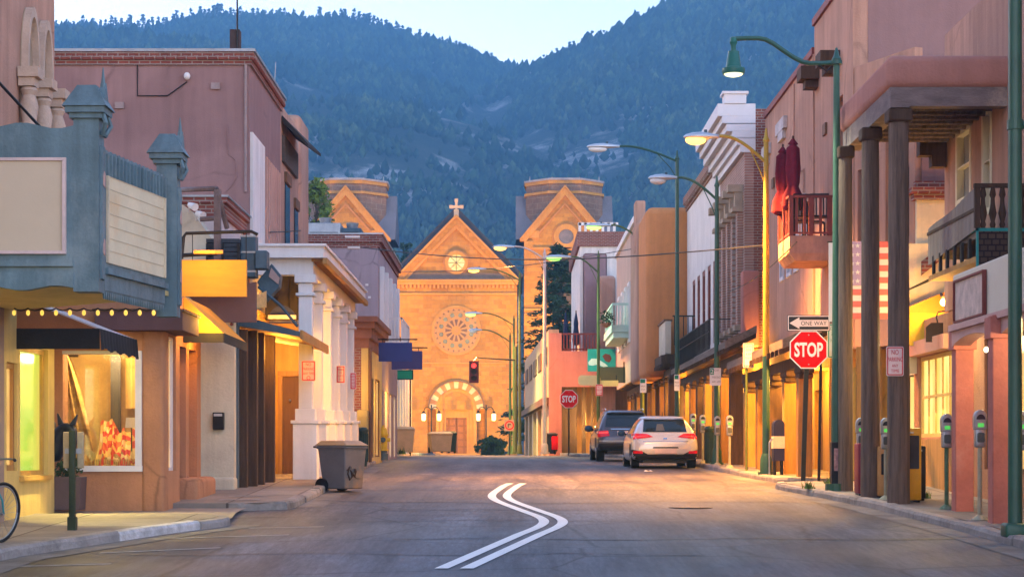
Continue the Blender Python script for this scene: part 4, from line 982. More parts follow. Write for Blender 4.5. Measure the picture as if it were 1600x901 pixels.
for k, yy in enumerate((49.4, 50.2)): m.box(-4.3, W(562, yy), yy, yy + .12, H(371 + 17 * k, yy), H(368 + 17 * k, yy)); m.box(-4.2, W(575, 55), 55 + k, 55.1 + k, H(446 + 15 * k, 55), H(443 + 15 * k, 55))
m.build('cross_bar', WHITE, wp)
# ---- red brick shop
rbk = thing('brick_corner_shop', 'low red brick shop with bracketed brown cornice past the white portal', 'building', (-4.4, 58, S(58)))
YF = 55.4; XW = -4.15; zt7 = H(497, 56)
fr7 = FL(XW); hs7 = [(56.2, 57.6, S(57) + .1, H(590, 57)), (58.2, 60.4, S(58) + .1, H(590, 58))]
MB().box(-8, XW - .2, YF, 61.3, S(56) - .2, zt7 - .9).build('wall', REDB_X, rbk)
MB().panel(fr7, YF, 61.3, S(56) - .2, zt7 - .9, hs7, .2).build('street_front', YELLOW, rbk)
for h_ in hs7: window(rbk, fr7, *h_, .1, WOODB, LITO, 2, 1)
MB().box(-8, XW + .03, YF - .03, 61.33, zt7 - .9, zt7 - .62).box(-8, XW + .10, YF - .10, 61.4, zt7 - .62, zt7 - .34).box(-8, XW + .2, YF - .2, 61.45, zt7 - .34, zt7 - .16).box(-8, XW + .28, YF - .28, 61.5, zt7 - .16, zt7).build('cornice', mat('russet cornice', (.24, .10, .06), .8, .25, 2), rbk)
MB().cyl((XW + .06, YF - .06, S(55)), (XW + .06, YF - .06, zt7 - .9), .05, n=8).build('downpipe', WOODB, rbk)
light(rbk, 'POINT', (XW + .5, 58.5, 3.0), 20, WARM, .1); light(rbk, 'POINT', (-4.6, 54.2, 3.4), 32, WARM, .1)
# ---- lilac building
lb = thing('lilac_building', 'lilac grey building with brick dentil cornice and white pilastered street side', 'building', (-5, 66, S(66)))
YF = 61.6; XW = -4.3; zt8 = H(367, YF)
fr8 = FL(XW); zw0 = H(505, 64); zw1 = H(440, 64)
h8 = [(63.2 + 2.1 * k, 64.1 + 2.1 * k, zw0, zw1) for k in range(4)] + [(62.6 + 2.4 * k, 64.2 + 2.4 * k, S(64), 3.6) for k in range(4)]
MB().panel(fr8, YF, 72, S(64) - .2, zt8 - .4, h8, .2).box(-12, XW - .2, YF, 72, S(64) - .2, zt8 - .4).build('wall', LILAC, lb)
for h_ in h8: window(lb, fr8, *h_, .12, WHITE, GLASS if h_[2] > 4 else LITO, 1, 2, .07, sill=h_[2] > 4 or None)
for k in range(5): MB().fbox(fr8, 62.35 + 2.1 * k, 62.75 + 2.1 * k, .003, .14, zw0 - .9, zw1 + .35).build('pilaster', WHITE, lb)
MB().box(-12, XW + .05, YF - .05, 72.05, zt8 - .4, zt8 - .24).box(-12, XW + .14, YF - .14, 72.1, zt8 - .24, zt8).build('brick_cornice', REDB_X, lb)
MB().box(-12, XW + .18, YF - .18, 72.12, zt8, zt8 + .05).build('coping', GREYM, lb)
light(lb, 'POINT', (XW + .6, 66, 3.2), 40, WARM, .15)
bl = thing('white_balcony', 'small white balustered balcony on the lilac building', 'balcony', (-4, 68, 5))
z0 = H(537, 67)
MB().box(XW, XW + .55, 65.5, 70.5, z0 - .12, z0).build('floor_slab', WHITE, bl)
m = MB().box(XW + .5, XW + .55, 65.5, 70.5, z0 + .75, z0 + .82).box(XW, XW + .55, 65.5, 65.55, z0 + .75, z0 + .82)
m.build('handrail', WHITE, bl)
m = MB(); [m.box(XW + .51, XW + .54, 65.5 + .25 * k, 65.55 + .25 * k, z0, z0 + .75) for k in range(21)]; [m.box(XW + .05 + .12 * k, XW + .08 + .12 * k, 65.5, 65.54, z0, z0 + .75) for k in range(4)]
m.build('balusters', WHITE, bl)
for px0, px1, y0_, lab, nm, m_ in ((480, 532, 348, 'silver ducted cooling unit on the lilac roof', 'cooling_unit', GREYM), (533, 564, 356, 'dark low cooling unit at the lilac roof edge', 'cooling_unit', TEALD)):
    t = thing(nm, lab, 'cooling unit', (W(px0, 63), 63, zt8))
    MB().box(W(px0, 63), W(px1, 63), 63, 64.2, zt8 + .05, H(y0_, 63)).build('case', m_, t, bevel=.02)
    MB().cyl((W((px0 + px1) / 2, 63), 63.5, H(y0_, 63)), (W((px0 + px1) / 2, 63), 63.5, H(y0_ - 10, 63)), .16, .22, 12).build('cowl', GREYM, t)
    m = MB(); [m.box(W(px0, 63) + .08, W(px1, 63) - .08, 62.97, 63.0, zt8 + .12 + .09 * k, zt8 + .16 + .09 * k) for k in range(2)]; m.build('louvre', DARK, t)
# end house further on
eh = thing('corner_house', 'pale corner house with white pilasters at the far left end', 'building', (-5.5, 78, S(78)))
MB().box(-14, -5.0, 74, 96, S(78) - .2, 6.2).build('wall', CREAM, eh)
m = MB(); [m.box(-5.0, -4.9, 75 + 2.2 * k, 75.4 + 2.2 * k, S(78), 5.4) for k in range(9)]; m.build('pilaster', WHITE, eh)
MB().box(-14, -4.8, 73.8, 96.2, 6.2, 6.5).build('cornice', WOODB, eh)
m = MB(); [m.box(-5.0, -4.96, 75.6 + 2.2 * k, 76.9 + 2.2 * k, 1.6, 4.4) for k in range(8)]; m.build('window', LITO, eh)
# ================================================================= RIGHT SIDE
def rwin(parent, X, h, d=.12, fm=WHITE, pm=GLASS, nx=1, nz=2, **k): return window(parent, FRt(X), *h, d, fm, pm, nx, nz, **k)
# ---- two storey adobe with log portal; shop fronts at its foot
lp = thing('log_portal_building', 'pink adobe building with tall two storey log portal and upper sash windows', 'building', (7.75, 32, S(32)))
XW = 7.75; zt_ = CZ + 7.5
fr_ = FRt(XW)
up = [(31.0, 31.65, H(335, 31.3), H(168, 31.3)), (32.4, 33.5, H(318, 33), H(200, 33))]
sh = [(29.0, 30.2, S(29) + .5, 3.35), (30.9, 31.5, S(31) + .5, 3.35), (33.7, 36.6, H(682, 35), H(552, 35))]
MB().panel(fr_, 20, 34.4, 4.0, zt_, up, .25).box(XW + .25, 13, 20, 34.4, 4.0, zt_).build('wall', PINKS, lp)
MB().panel(fr_, 20, 37.0, S(30) - .5, 3.98, sh, .25).box(XW + .25, 13, 20, 37.0, S(30) - .5, 3.98).build('shop_wall', TERRA, lp)
for h in up: rwin(lp, XW, h, .14, mat('cream sash', (.66, .58, .42), .5, .05), mat('net curtain pane', (.34, .32, .30), .25, .25, 2, 0, stretch=(5, 5, .2)), 1, 2, fw=.1, proud=.08)
for h in sh[:2]: rwin(lp, XW, h, .12, WOODB, LITO, 1, 1, fw=.08)
SHOPW = rwin(lp, XW, sh[2], .12, mat('pale gold sash', (.62, .42, .14), .5, .1), LITY, 5, 2, fw=.07, bar=.05)
MB().fbox(fr_, 33.6, 36.7, .003, .2, H(552, 35) + .02, H(552, 35) + .28).build('shop_fascia', mat('salmon board', (.55, .27, .2), .7, .1), lp)
MB().fbox(fr_, 33.6, 37.0, .003, .06, S(35) - .2, H(684, 35) - .02).build('stall_riser', WOODO, lp)
# portal roof: rounded parapet, beam, vigas, planks
YA, YB = 30.0, 34.4; X0 = W(1384, 30.0) + .02; z0, z1 = H(143, 30), H(85, 30)
MB().rbox(X0, XW + 3.0, YA, YB, z0 + .06, z1, .13, 5).build('parapet', mat('rounded pink adobe', (.44, .20, .155), .92, .10, 1.2, .35, 22, streak=.1), lp, smooth='auto')
MB().box(X0 + .06, X0 + .36, YA + .05, YB - .05, z0 - .24, z0 + .08).box(X0 + .361, XW, YA + .05, YA + .3, z0 - .22, z0 + .08).build('beam', mat('weathered beam', (.20, .15, .14), .85, .3, 2, .3, 14, stretch=(1, 1, 3), stain=(.55, .42, .32), stain_amt=.6), lp)
m = MB(); m.box(X0 + .36, XW, YA + .3, YB - .05, z0 + .02, z0 + .05); m.build('ceiling_boards', PLANK, lp)
for k in range(9):
    y = YA + .55 + k * .44; MB().cyl((X0 + .361, y, z0 - .06), (XW - .01, y, z0 - .06), .075, n=10).build('viga', VIGA, lp, smooth='auto')
MB().box(XW - .5, XW - .02, YB - .25, YB + .02, z0 - .35, z0 - .06).box(XW - .28, XW - .02, YB - .25, YB + .02, z0 - .55, z0 - .352).build('corbel', WOOD, lp)
for px_, y, d in ((1404, 30.25, .165), (1360, 32.0, .15), (1358, 33.0, .09), (1321, 33.9, .125)):
    x = W(px_, y); x = min(max(x, X0 + .2), X0 + .25) if False else x
    rr = random.Random(px_); n = 16; pr = [(d * (1.08 - .14 * i / n) * rr.uniform(.98, 1.02), (z0 - .42 - S(y) + .1) * i / n) for i in range(n + 1)]
    o = MB().lathe(pr, x, y, S(y) - .1, 16).build('log_post', VIGA, lp, smooth='auto')
    MB().box(x - d * 1.15, x + d * 1.15, y - d * 1.15, y + d * 1.15, z0 - .45, z0 - .24).build('capital', WOOD, o, bevel=.03)
# lower portal on square pink posts with cream fascia
pp = thing('pink_post_portal', 'low portal with cream fascia, framed poster and rose square posts', 'portal', (6.6, 26, S(26)))
XP = 6.45; z0, z1 = H(528, 28.3), H(432, 28.3)
pts = [(21, z0 + .16)]
MB().box(XP, XP + .22, 19, 28.1, z0 + .14, z1).box(XP + .221, XW - .02, 27.85, 28.1, z0 + .14, z1).build('fascia', mat('cream fascia plaster', (.66, .60, .49), .85, .06, 1), pp, bevel=.03)
m = MB(); f_ = FRt(XP - .012)
n = 60; lo = []
for i in range(n + 1):
    a = 19 + 9.12 * i / n; ph = ((28.3 - a) % 2.75) / 2.75; lo.append((a, z0 - .02 - .17 * (abs(2 * ph - 1) ** 2.2)))
m.fprism(f_, [(19, z0 + .15)] + lo + [(28.12, z0 + .15)], 0, -.26); m.fbox(f_, 19, 28.13, .0, .05, z0 + .08, z0 + .17)
m.build('scalloped_board', mat('salmon timber', (.58, .35, .31), .75, .12, 2), pp)
for y in (28.2, 25.45, 22.7):
    x = {28.2: W(1504, 28.2), 25.45: W(1563, 25.45)}.get(y, 6.62); rosep = mat('rose paint', (.47, .155, .12), .75, .16, 2.5, .15, 20, stain=(.6, .36, .32), stain_amt=.3)
    MB().box(x - .135, x + .135, y - .13, y + .13, S(y) - .1, z0 + .13).build('post', rosep, pp, bevel=.015)
    MB().box(x - .17, x + .17, y - .165, y + .165, z0 - .18, z0 + .10).build('capital', rosep, pp)
MB().box(XP + .23, XW - .02, 19, 28.2, z0 + .5, z0 + .56).build('ceiling', WOODO, pp)
for y in (27.2, 24.9): 
    MB()._ell((W(1541, 27.2) if y > 26 else W(1580, 24.9), y, H(546, 27.2) if y > 26 else H(527, 24.9)), .035, .035, .04, 10, 6).build('bulb', emis('bright bulb', (1, .85, .5), 2.5), pp)
light(pp, 'POINT', (7.15, 27, z0 - .05), 30, (1, .74, .36), .08); light(pp, 'POINT', (7.15, 24.4, z0 - .05), 30, (1, .74, .36), .08)
light(lp, 'POINT', (7.0, 32.6, 3.4), 40, (1, .72, .3), .15)
light(lp, 'AREA', (7.4, 35.2, 2.6), 16, (1, .74, .3), 1.5, aim=(5.5, 35.0, .4))
pn = thing('poster_panel', 'faded framed poster on the cream fascia of the low portal', 'poster', (XP - .03, 27.2, z0 + .7))
f_ = FRt(XP - .004); a0, a1 = 26.1, 27.8
MB().fbox(f_, a0, a1, .002, .03, H(502, 27.8), H(442, 27.8)).build('board', mat('faded poster', (.60, .47, .42), .6, .3, 5, 0), pn)
m = MB().fbox(f_, a0 - .03, a0, .002, .06, H(502, 27.8) - .03, H(442, 27.8) + .03).fbox(f_, a1, a1 + .03, .002, .06, H(502, 27.8) - .03, H(442, 27.8) + .03).fbox(f_, a0, a1, .002, .06, H(442, 27.8), H(442, 27.8) + .03).fbox(f_, a0, a1, .002, .06, H(502, 27.8) - .03, H(502, 27.8)); m.build('frame', REDW, pn)
# balcony with taupe windbreak
bal = thing('fabric_balcony', 'balcony wrapped in taupe fabric with turned dark balusters and teal trim', 'balcony', (7.2, 30, 4.8))
XB, Y0, Y1 = 7.03, 29.05, 32.4; zf = H(356, 29.05); zr = H(293, 29.05)
MB().box(XB + .03, XW - .01, Y0 + .03, Y1, zf - .14, zf - .01).build('floor', PLANK, bal)
m = MB().box(XB, XB + .03, Y0, Y0 + .05, H(420, Y0) - .1, zf).box(XB + .031, XW, Y0 - .005, Y0 + .045, zf - .05, zf).box(XB, XB + .03, Y0, Y1, zf - .04, zf); m.build('teal_trim', mat('teal trim', (.02, .26, .26), .5), bal)
MB().box(XB + .031, XW, Y0 + .0, Y0 + .03, H(425, Y0) - .1, zf - .051).build('shingle_panel', brick('brown shingle', (.10, .065, .05), (.075, .05, .04), (.03, .02, .02), 'x', .12, .09), bal)
m = MB(); vs = []; fs_ = []; n = 40
for i in range(n + 1):
    y = Y0 + (Y1 - Y0) * i / n; sag = .07 * math.sin(math.pi * i / n) ** 2
    for k, z in enumerate((zf - .02 - .22 * i / n, zr - sag - .24 * (i / n) ** 1.6)): vs.append((XB - .012 + .006 * math.sin(i * 2.1), y, z))
for i in range(n): fs_.append((2 * i, 2 * i + 1, 2 * i + 3, 2 * i + 2))
m.add(vs, fs_).build('fabric_screen', mat('taupe mesh fabric', (.25, .20, .18), .9, .18, 3, .1, 50, stretch=(3, 9, .5)), bal)
m = MB().box(XB - .03, XB + .05, Y0 - .03, Y0 + .05, zf, zr).box(XB - .04, XW, Y0 - .04, Y0 + .05, zr, zr + .06).box(XB - .03, XB + .06, Y0 + .051, Y1, zr - .35, zr - .30); m.build('handrail', WOOD, bal)
for k in range(5):
    MB().lathe([(.03, 0), (.045, .05), (.03, .1), (.06, .22), (.035, .36), (.03, .45), (.05, .5), (.03, zr - zf)], XB + .10 + k * .145, Y0 + .01, zf, 10).build('baluster', WOOD, bal, smooth='auto')
m = MB(); m.box(XB, XW, Y0 + .06, Y1, zf - .5, zf - .42); m.build('soffit', WOODO, bal)
for k in range(6): MB().box(XB - .02, XB + .02, Y0 + .4 + k * .5, Y0 + .5 + k * .5, zf - .42, zf - .12).build('bracket', DARK, bal)
# ---- shop at the street corner: brick capped, mustard panel, flag board
bcs = thing('brick_capped_shop', 'cream corner shop with layered brick cornice behind the log posts', 'building', (8, 38, S(38)))
YF = 36.9; X0 = W(1432, YF); zt_ = H(283, YF)
MB().box(X0, 14, YF, 39.0, 3.0, zt_ - .36).build('wall', CREAM, bcs)
MB().box(X0 - .06, 14, YF - .06, 39.0, zt_ - .36, zt_ - .24).box(X0 - .12, 14, YF - .12, 39.0, zt_ - .24, zt_ - .12).box(X0 - .03, 14, YF - .03, 39, zt_ - .12, zt_).build('brick_cornice', REDB_X, bcs)
m = MB(); m.cyl((W(1452, 37.5), 37.5, zt_), (W(1452, 37.5), 37.5, H(245, 37.5)), .03, n=8); m.cyl((W(1430, 37.5), 37.5, zt_), (W(1430, 37.5), 37.5, H(273, 37.5)), .04, n=8); m.build('vent_pipe', BLACKM, bcs)
MB().box(W(1418, 36.6), 13, 36.75, 36.9, 3.0, H(380, 36.7)).build('front_bay', CREAM, bcs)
MB().prism([(W(1440, 36.7), 36.68, H(430, 36.7)), (W(1484, 36.7), 36.68, H(395, 36.7)), (W(1484, 36.7), 36.68, H(375, 36.7)), (W(1440, 36.7), 36.68, H(408, 36.7))], (0, .06, 0)).build('brick_band', REDB_X, bcs)
MB().prism([(W(1418, 36.2), 36.2, H(480, 36.2)), (W(1500, 36.2), 36.2, H(446, 36.2)), (W(1500, 36.2), 36.2, H(492, 36.2)), (W(1418, 36.2), 36.2, H(500, 36.2))], (0, .5, 0)).build('awning', mat('amber awning', (.62, .30, .05), .8, .15, 2), bcs)
MB().box(W(1416, 36.1), W(1492, 36.1), 36.1, 36.15, H(540, 36.1), H(489, 36.1)).build('mustard_panel', mat('mustard board', (.52, .36, .04), .7, .1, 1), bcs)
MB().box(W(1300, 38.4), 8.4, 38.4, 38.5, S(38), 3.2).build('back_wall', OCHRE, bcs)
m = MB(); [m.box(W(a, 38.2), W(b, 38.2), 38.3, 38.38, S(38), H(540, 38)) for a, b in ((1340, 1352), (1418, 1424), (1372, 1380))]; m.build('door_jamb', WOODO, bcs)
MB().box(W(1424, 38.2), W(1436, 38.2), 38.33, 38.36, S(38), H(548, 38)).build('lit_doorway', LITY, bcs)
MB().prism([(W(1418, 36.2), 36.0, H(453, 36)), (W(1462, 36.2), 36.0, H(434, 36)), (W(1462, 36.2), 36.0, H(428, 36)), (W(1418, 36.2), 36.0, H(450, 36))], (0, .12, 0)).build('metal_flap', BLACKM, bcs)
bl_ = thing('wall_bulb', 'bare bright bulb shining beside the cream fascia', 'lamp', (W(1474, 35.4), 35.4, H(472, 35.4)))
MB()._ell((W(1474, 35.4), 35.4, H(472, 35.4)), .06, .06, .07, 12, 8).build('bulb', emis('glowing bulb', (1, .72, .28), 4), bl_)
MB().cyl((W(1474, 35.4), 35.4, H(465, 35.4)), (W(1474, 35.4), 35.6, H(458, 35.4)), .03, n=8).build('socket', BLACKM, bl_)
light(bl_, 'POINT', (W(1474, 35.4) - .05, 35.25, H(476, 35.4)), 60, WARM, .08)
hs = thing('hanging_sign', 'small dark arched sign hanging on a hook before the mustard board', 'sign', (W(1468, 34.5), 34.5, H(520, 34.5)))
Y = 34.5; MB().prism([(W(1447, Y), Y, H(534, Y)), (W(1489, Y), Y, H(534, Y)), (W(1489, Y), Y, H(508, Y)), (W(1483, Y), Y, H(504, Y)), (W(1455, Y), Y, H(504, Y)), (W(1447, Y), Y, H(511, Y))], (0, .03, 0)).build('board', mat('black brown board', (.045, .025, .02), .6), hs)
MB().tube([(W(1465, Y), Y, H(504, Y)), (W(1463, Y), Y, H(495, Y)), (W(1466, Y), Y, H(487, Y)), (W(1490, Y), Y, H(484, Y))], .012, 6).build('hook', BLACKM, hs)
MB().box(W(1456, Y), W(1486, Y), Y - .006, Y, H(532, Y), H(530, Y)).build('dash_mark', CURT, hs)
fb = thing('flag_board', 'faded stars and stripes board hung behind the log posts', 'flag', (W(1345, 36.0), 36.0, H(440, 36)))
Y = 36.0; x0, x1 = W(1318, Y), W(1391, Y); z0, z1 = H(498, Y), H(377, Y)
MB().box(x0, x1, Y, Y + .04, z0, z1).build('white_ground', mat('faded white flag cloth', (.62, .58, .60), .8, .06, 1), fb)
m = MB(); q = (z1 - z0) / 13
for k in range(0, 13, 2): m.box(x0, x1, Y - .006, Y, z0 + k * q, z0 + (k + 1) * q)
m.build('red_stripes', mat('faded red', (.55, .13, .13), .8, .08, 1), fb)
xc = W(1353, Y); MB().box(x0, xc, Y - .011, Y - .006, z0 + 5.6 * q, z1).build('blue_canton', mat('faded blue', (.36, .26, .45), .8, .1, 1), fb)
m = MB()
for r in range(5):
    for c in range(4):
        cx, cz = x0 + (c + .5) * (xc - x0) / 4, z0 + 5.6 * q + (r + .5) * (z1 - z0 - 5.6 * q) / 5
        m.prism([(cx + .05 * (1 if i % 2 == 0 else .42) * math.sin(i * math.pi / 5), Y - .011, cz + .05 * (1 if i % 2 == 0 else .42) * math.cos(i * math.pi / 5)) for i in range(10)], (0, -.004, 0))
m.build('white_stars', mat('faded white flag cloth', (.6,)*3), fb)
wb = thing('white_banner', 'plain pale banner strip beside the green lamp post', 'banner', (W(1300, 37), 37, H(440, 37)))
Y = 37.0; MB().box(W(1295, Y), W(1316, Y), Y, Y + .03, H(502, Y), H(379, Y)).build('cloth', mat('pale banner', (.56, .56, .60), .8, .08), wb)
MB().cyl((W(1293, Y), Y + .01, H(378, Y)), (W(1330, Y), Y + .01, H(378, Y)), .015, n=6).build('rod', BLACKM, wb)
# ---- big pink adobe, front shade put in as mauve
pk = thing('tall_pink_building', 'tall pink adobe building with maroon parapet edge above the arcade', 'building', (8, 46, S(46)))
XM = 6.93; YF = 39.0; za, zb2 = 11.25, 10.62
fr_ = FRt(XM)
zz = H(300, 45)
hw = [(45.1 + 1.25 * k, 45.8 + 1.25 * k, 5.9, 7.25) for k in range(4)] + [(40.2, 41.0, 5.4, 9.0)]
MB().panel(fr_, YF, 44.0, 3.6, za, [h for h in hw if h[0] < 44], .3).panel(fr_, 44.002, 52.5, 3.6, zb2, [h for h in hw if h[0] > 44], .3).box(XM + .3, 15, YF, 44, 3.6, za).box(XM + .3, 15, 44, 52.5, 3.6, zb2).build('wall', PINKS, pk)
MB().box(XM + .3, 15, YF - .012, YF - .002, 3.6, za).build('gable_shade_sheet', mat('mauve shade sheet', (.31, .18, .165), .9, .10, .6, .2, 35, streak=.08), pk)  # thin sheet, the front's cool mauve shade put into its colour
MB().box(XM - .06, XM + .25, YF - .02, 44.0, za, za + .16).box(XM - .06, XM + .25, 44.004, 52.5, zb2, zb2 + .16).box(XM + .251, 15, YF - .02, YF + .2, za, za + .16).build('parapet_cap', REDW, pk)
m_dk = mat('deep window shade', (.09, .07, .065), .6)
for h in hw[:4]:
    a0, a1, z0, z1 = h
    o = rwin(pk, XM, h, .1, mat('white arched frame', (.62, .62, .68), .5, .05), GLASS, 1, 3, fw=.09, proud=.06)
    MB().fprism(fr_, [(a0, z1)] + [((a0 + a1) / 2 - (a1 - a0) / 2 * math.cos(t), z1 + .38 * math.sin(t)) for t in np.linspace(0, math.pi, 11)] + [(a1, z1)], .003, .05).build('arched_head', mat('white arched frame', (.6,)*3), o)
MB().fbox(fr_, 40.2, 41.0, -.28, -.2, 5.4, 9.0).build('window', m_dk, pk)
# false beam ends and lamp boxes painted on the pink wall
for a, z, w_ in ((49.1, H(190, 47.5), 1.5), (52.0, H(236, 51), 1.3)):
    m = MB().fbox(fr_, a - w_ / 2, a + w_ / 2, .003, .10, z, z + .3).fbox(fr_, a - w_ / 3, a + w_ / 4, .003, .09, z - .22, z - .004); m.build('corbel_block', mat('whitewashed timber', (.50, .45, .46), .8, .3, 3), pk)
for a, z in ((43.6, H(124, 44)), (40.9, H(97, 41))):
    m = MB().fbox(fr_, a - .35, a + .3, .003, .42, z - .12, z + .16).fbox(fr_, a - .2, a + .2, .003, .3, z - .3, z - .122); m.build('canale', WOOD, pk)
MB().tube([fr_.p(44.0, .02, zb2), fr_.p(44.0, .02, 4)], .02, 6).build('downpipe', mat('pink pipe', (.42, .24, .18)), pk)
f9, L9 = FA(7.76, 37.0, 6.95, 38.95, -1)
h9 = [(.18, .42, H(372, 37.5), H(262, 37.5)), (.72, 1.0, 5.2, 7.9), (1.3, 1.55, 5.0, 8.4), (1.78, 2.0, 4.4, 7.2)]
MB().panel(f9, 0, L9, 3.6, 9.3, h9, .18).build('splayed_wall', PINKS, pk)
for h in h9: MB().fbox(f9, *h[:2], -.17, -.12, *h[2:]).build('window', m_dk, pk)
MB().prism([(7.9, 37.0, 3.6), (12, 37.0, 3.6), (12, 37.0, 8.2), (7.9, 37.0, 8.2)], (0, 1.9, 0)).build('rear_block', MAUVE, pk)
PPI = mat('pink pipe', (.42, .24, .18))
MB().tube([fr_.p(47.0, .03, zb2 - .1), fr_.p(47.0, .03, 8.3), fr_.p(45.4, .03, 8.2), fr_.p(45.4, .03, 7.4)], .018, 6).build('conduit', PPI, pk)
MB().fbox(fr_, 46.8, 47.2, .003, .14, 8.3, 8.7).build('junction_box', GREYM, pk)
for a in (42.2, 50.6): MB().fbox(fr_, a, a + .4, .003, .05, 8.5, 8.75).build('wall_vent', WOODB, pk)
# balcony with chairs and umbrellas
bk = thing('plaster_balcony', 'plaster balcony with dark red railing holding folded umbrellas', 'balcony', (6.2, 42, 5))
XB, Y0, Y1 = 5.93, 41.0, 42.75; z0, zf, zr = H(407, 41), H(368, 41), H(305, 41)
m = MB().box(XB, XM - .005, Y0, Y1, z0 + .16, zf); m.add([(XB, Y0, z0 + .158), (XM - .005, Y0, z0 + .158), (XM - .005, Y1, z0 + .158), (XB, Y1, z0 + .158), (XB + .12, Y0 + .05, z0), (XM - .005, Y0 + .05, z0), (XM - .005, Y1, z0), (XB + .12, Y1, z0)], [(4, 7, 6, 5), (0, 1, 5, 4), (1, 2, 6, 5), (2, 3, 7, 6), (3, 0, 4, 7)])
m.build('base', mat('stained plaster', (.40, .24, .19), .9, .2, 1.5, .2, streak=.3), bk)
MB().box(XB - .03, XM, Y0 - .03, Y0 + .06, zr - .05, zr).box(XB - .03, XB + .06, Y0 + .061, Y1, zr - .05, zr).box(XB + .02, XM, Y0 + .0, Y0 + .04, zf + .04, zf + .08).box(XB + .0, XB + .04, Y0 + .05, Y1, zf + .04, zf + .08).build('handrail', REDW, bk)
for x in (XB + .03, XB + .45, XB + .86): MB().box(x - .045, x + .045, Y0 - .02, Y0 + .05, zf, zr - .051).build('rail_post', REDW, bk)
for y in (41.9, 42.65): MB().box(XB - .02, XB + .05, y - .04, y + .04, zf, zr - .051).build('rail_post', REDW, bk)
m = MB()
for k in range(8): m.box(XB + .02, XB + .04, Y0 + .2 + k * .19, Y0 + .235 + k * .19, zf + .08, zr - .05)
for k in range(5): m.box(XB + .12 + k * .17, XB + .18 + k * .17, Y0, Y0 + .02, zf + .08, zr - .05)
m.build('balusters', REDW, bk)
def umbrella(px_, Y, py_top, lab):
    x = W(px_, Y); t = thing('folded_umbrella', lab, 'umbrella', (x, Y, zf), 'folded umbrellas on the balcony'); z1 = H(py_top, Y)
    MB().cyl((x, Y, zf), (x, Y, z1 + .02), .022, n=8).build('pole', WOOD, t)
    hh = z1 - zf - .6; n = 24; pr = [(.15, 0), (.23, .06), (.20, .3), (.11, .52), (.13, .6), (.15, .9), (.125, hh - .22), (.06, hh - .15), (.10, hh - .13), (.015, hh)]
    m = MB(); vs = []; fs_ = []
    pr2 = [(float(np.interp(z, [p[1] for p in pr], [p[0] for p in pr])), z) for z in sorted(set(list(np.linspace(0, hh, 18)) + [p[1] for p in pr]))]
    for r, z in pr2:
        for k in range(n):
            a = 2 * math.pi * k / n; rr = r * (1 + .22 * math.sin(4 * a + z * .6)); vs.append((x + rr * math.cos(a), Y + rr * math.sin(a), zf + .6 + z))
    for i in range(len(pr2) - 1):
        for k in range(n): fs_.append((i * n + k, i * n + (k + 1) % n, (i + 1) * n + (k + 1) % n, (i + 1) * n + k))
    m.add(vs, fs_).build('canopy', mat('maroon canvas', (.15, .008, .022), .9, .25, 4, .2), t, smooth=True)
    MB()._ell((x, Y, z1 + .02), .025, .025, .04, 8, 6).build('finial', WOOD, t)
umbrella(1239, 41.5, 216, 'larger maroon folded umbrella on the balcony, nearer the street lamp')
umbrella(1223, 42.3, 229, 'smaller maroon folded umbrella on the balcony, nearer the brick building')
def chair():
    t = thing('patio_chair', 'black metal patio chair at the balcony railing', 'chair', (0, 0, 0), 'black patio chairs on the balcony')
    MB().rbox(-.2, .2, -.2, .2, .42, .46, .015, 2).build('seat', BLACKM, t)
    m = MB().box(-.2, -.17, .17, .2, .46, .9).box(.17, .2, .17, .2, .46, .9); [m.box(-.17 + .075 * k, -.14 + .075 * k, .175, .19, .46, .88) for k in range(5)]; m.box(-.2, .2, .17, .2, .88, .92); m.build('backrest', BLACKM, t)
    for sx in (-1, 1):
        for sy in (-1, 1): MB().box(sx * .185 - .015, sx * .185 + .015, sy * .185 - .015, sy * .185 + .015, 0, .42).build('leg', BLACKM, t)
    return t
ch0 = chair(); first = True
for k, (x, y, rz) in enumerate(((6.2, 41.4, 3.3), (6.62, 41.35, 3.0), (6.3, 42.2, .3), (6.66, 42.3, 1.2))):
    o = ch0 if first else dup(ch0); first = False; o.location = (x, y, zf); o.rotation_euler.z = rz
# ---- arcade canopies and posts
def arcade(name, lab, Yn, Yf, xl, zl, xw, rise, cols, xcol, th=.16, wallh=None, roofm=None, colw=.15, colm=None, hgt_cut=.5):
    t = thing(name, lab, 'arcade', (xl + .3, (Yn + Yf) / 2, S((Yn + Yf) / 2)))
    P = [(xl, Yn, zl), (xw, Yn, zl + rise), (xw, Yf, zl + rise), (xl, Yf, zl)]
    MB().add(P + [(p[0], p[1], p[2] - th) for p in P], [(0, 3, 2, 1), (4, 5, 6, 7), (0, 1, 5, 4), (1, 2, 6, 5), (2, 3, 7, 6), (3, 0, 4, 7)]).build('canopy_roof', roofm or PLANK, t)
    y = Yn + .1
    while y < Yf:
        MB().hexa([(xl - .06, y, zl - th - .13), (xw, y, zl + rise - th - .13), (xw, y + .09, zl + rise - th - .13), (xl - .06, y + .09, zl - th - .13), (xl - .06, y, zl - th - .002), (xw, y, zl + rise - th - .002), (xw, y + .09, zl + rise - th - .002), (xl - .06, y + .09, zl - th - .002)]).build('rafter', WOOD, t); y += .62
    zb = zl - th - .36
    MB().box(xcol - .12, xcol + .12, Yn + .05, Yf - .05, zb, zb + .24).build('beam', WOOD, t)
    for k, y in enumerate(cols):
        rr = random.Random(int(y * 31)); w = colw * rr.uniform(.9, 1.15)
        o = MB().box(xcol - w, xcol + w, y - w, y + w, S(y) - .1, zb - .22).build('post', colm[k % len(colm)], t, bevel=.02)
        MB().box(xcol - .15, xcol + .15, y - .45, y + .45, zb - .14, zb - .002).box(xcol - .15, xcol + .15, y - .28, y + .28, zb - .26, zb - .141).build('corbel', WOOD, o, bevel=.03)
    return t
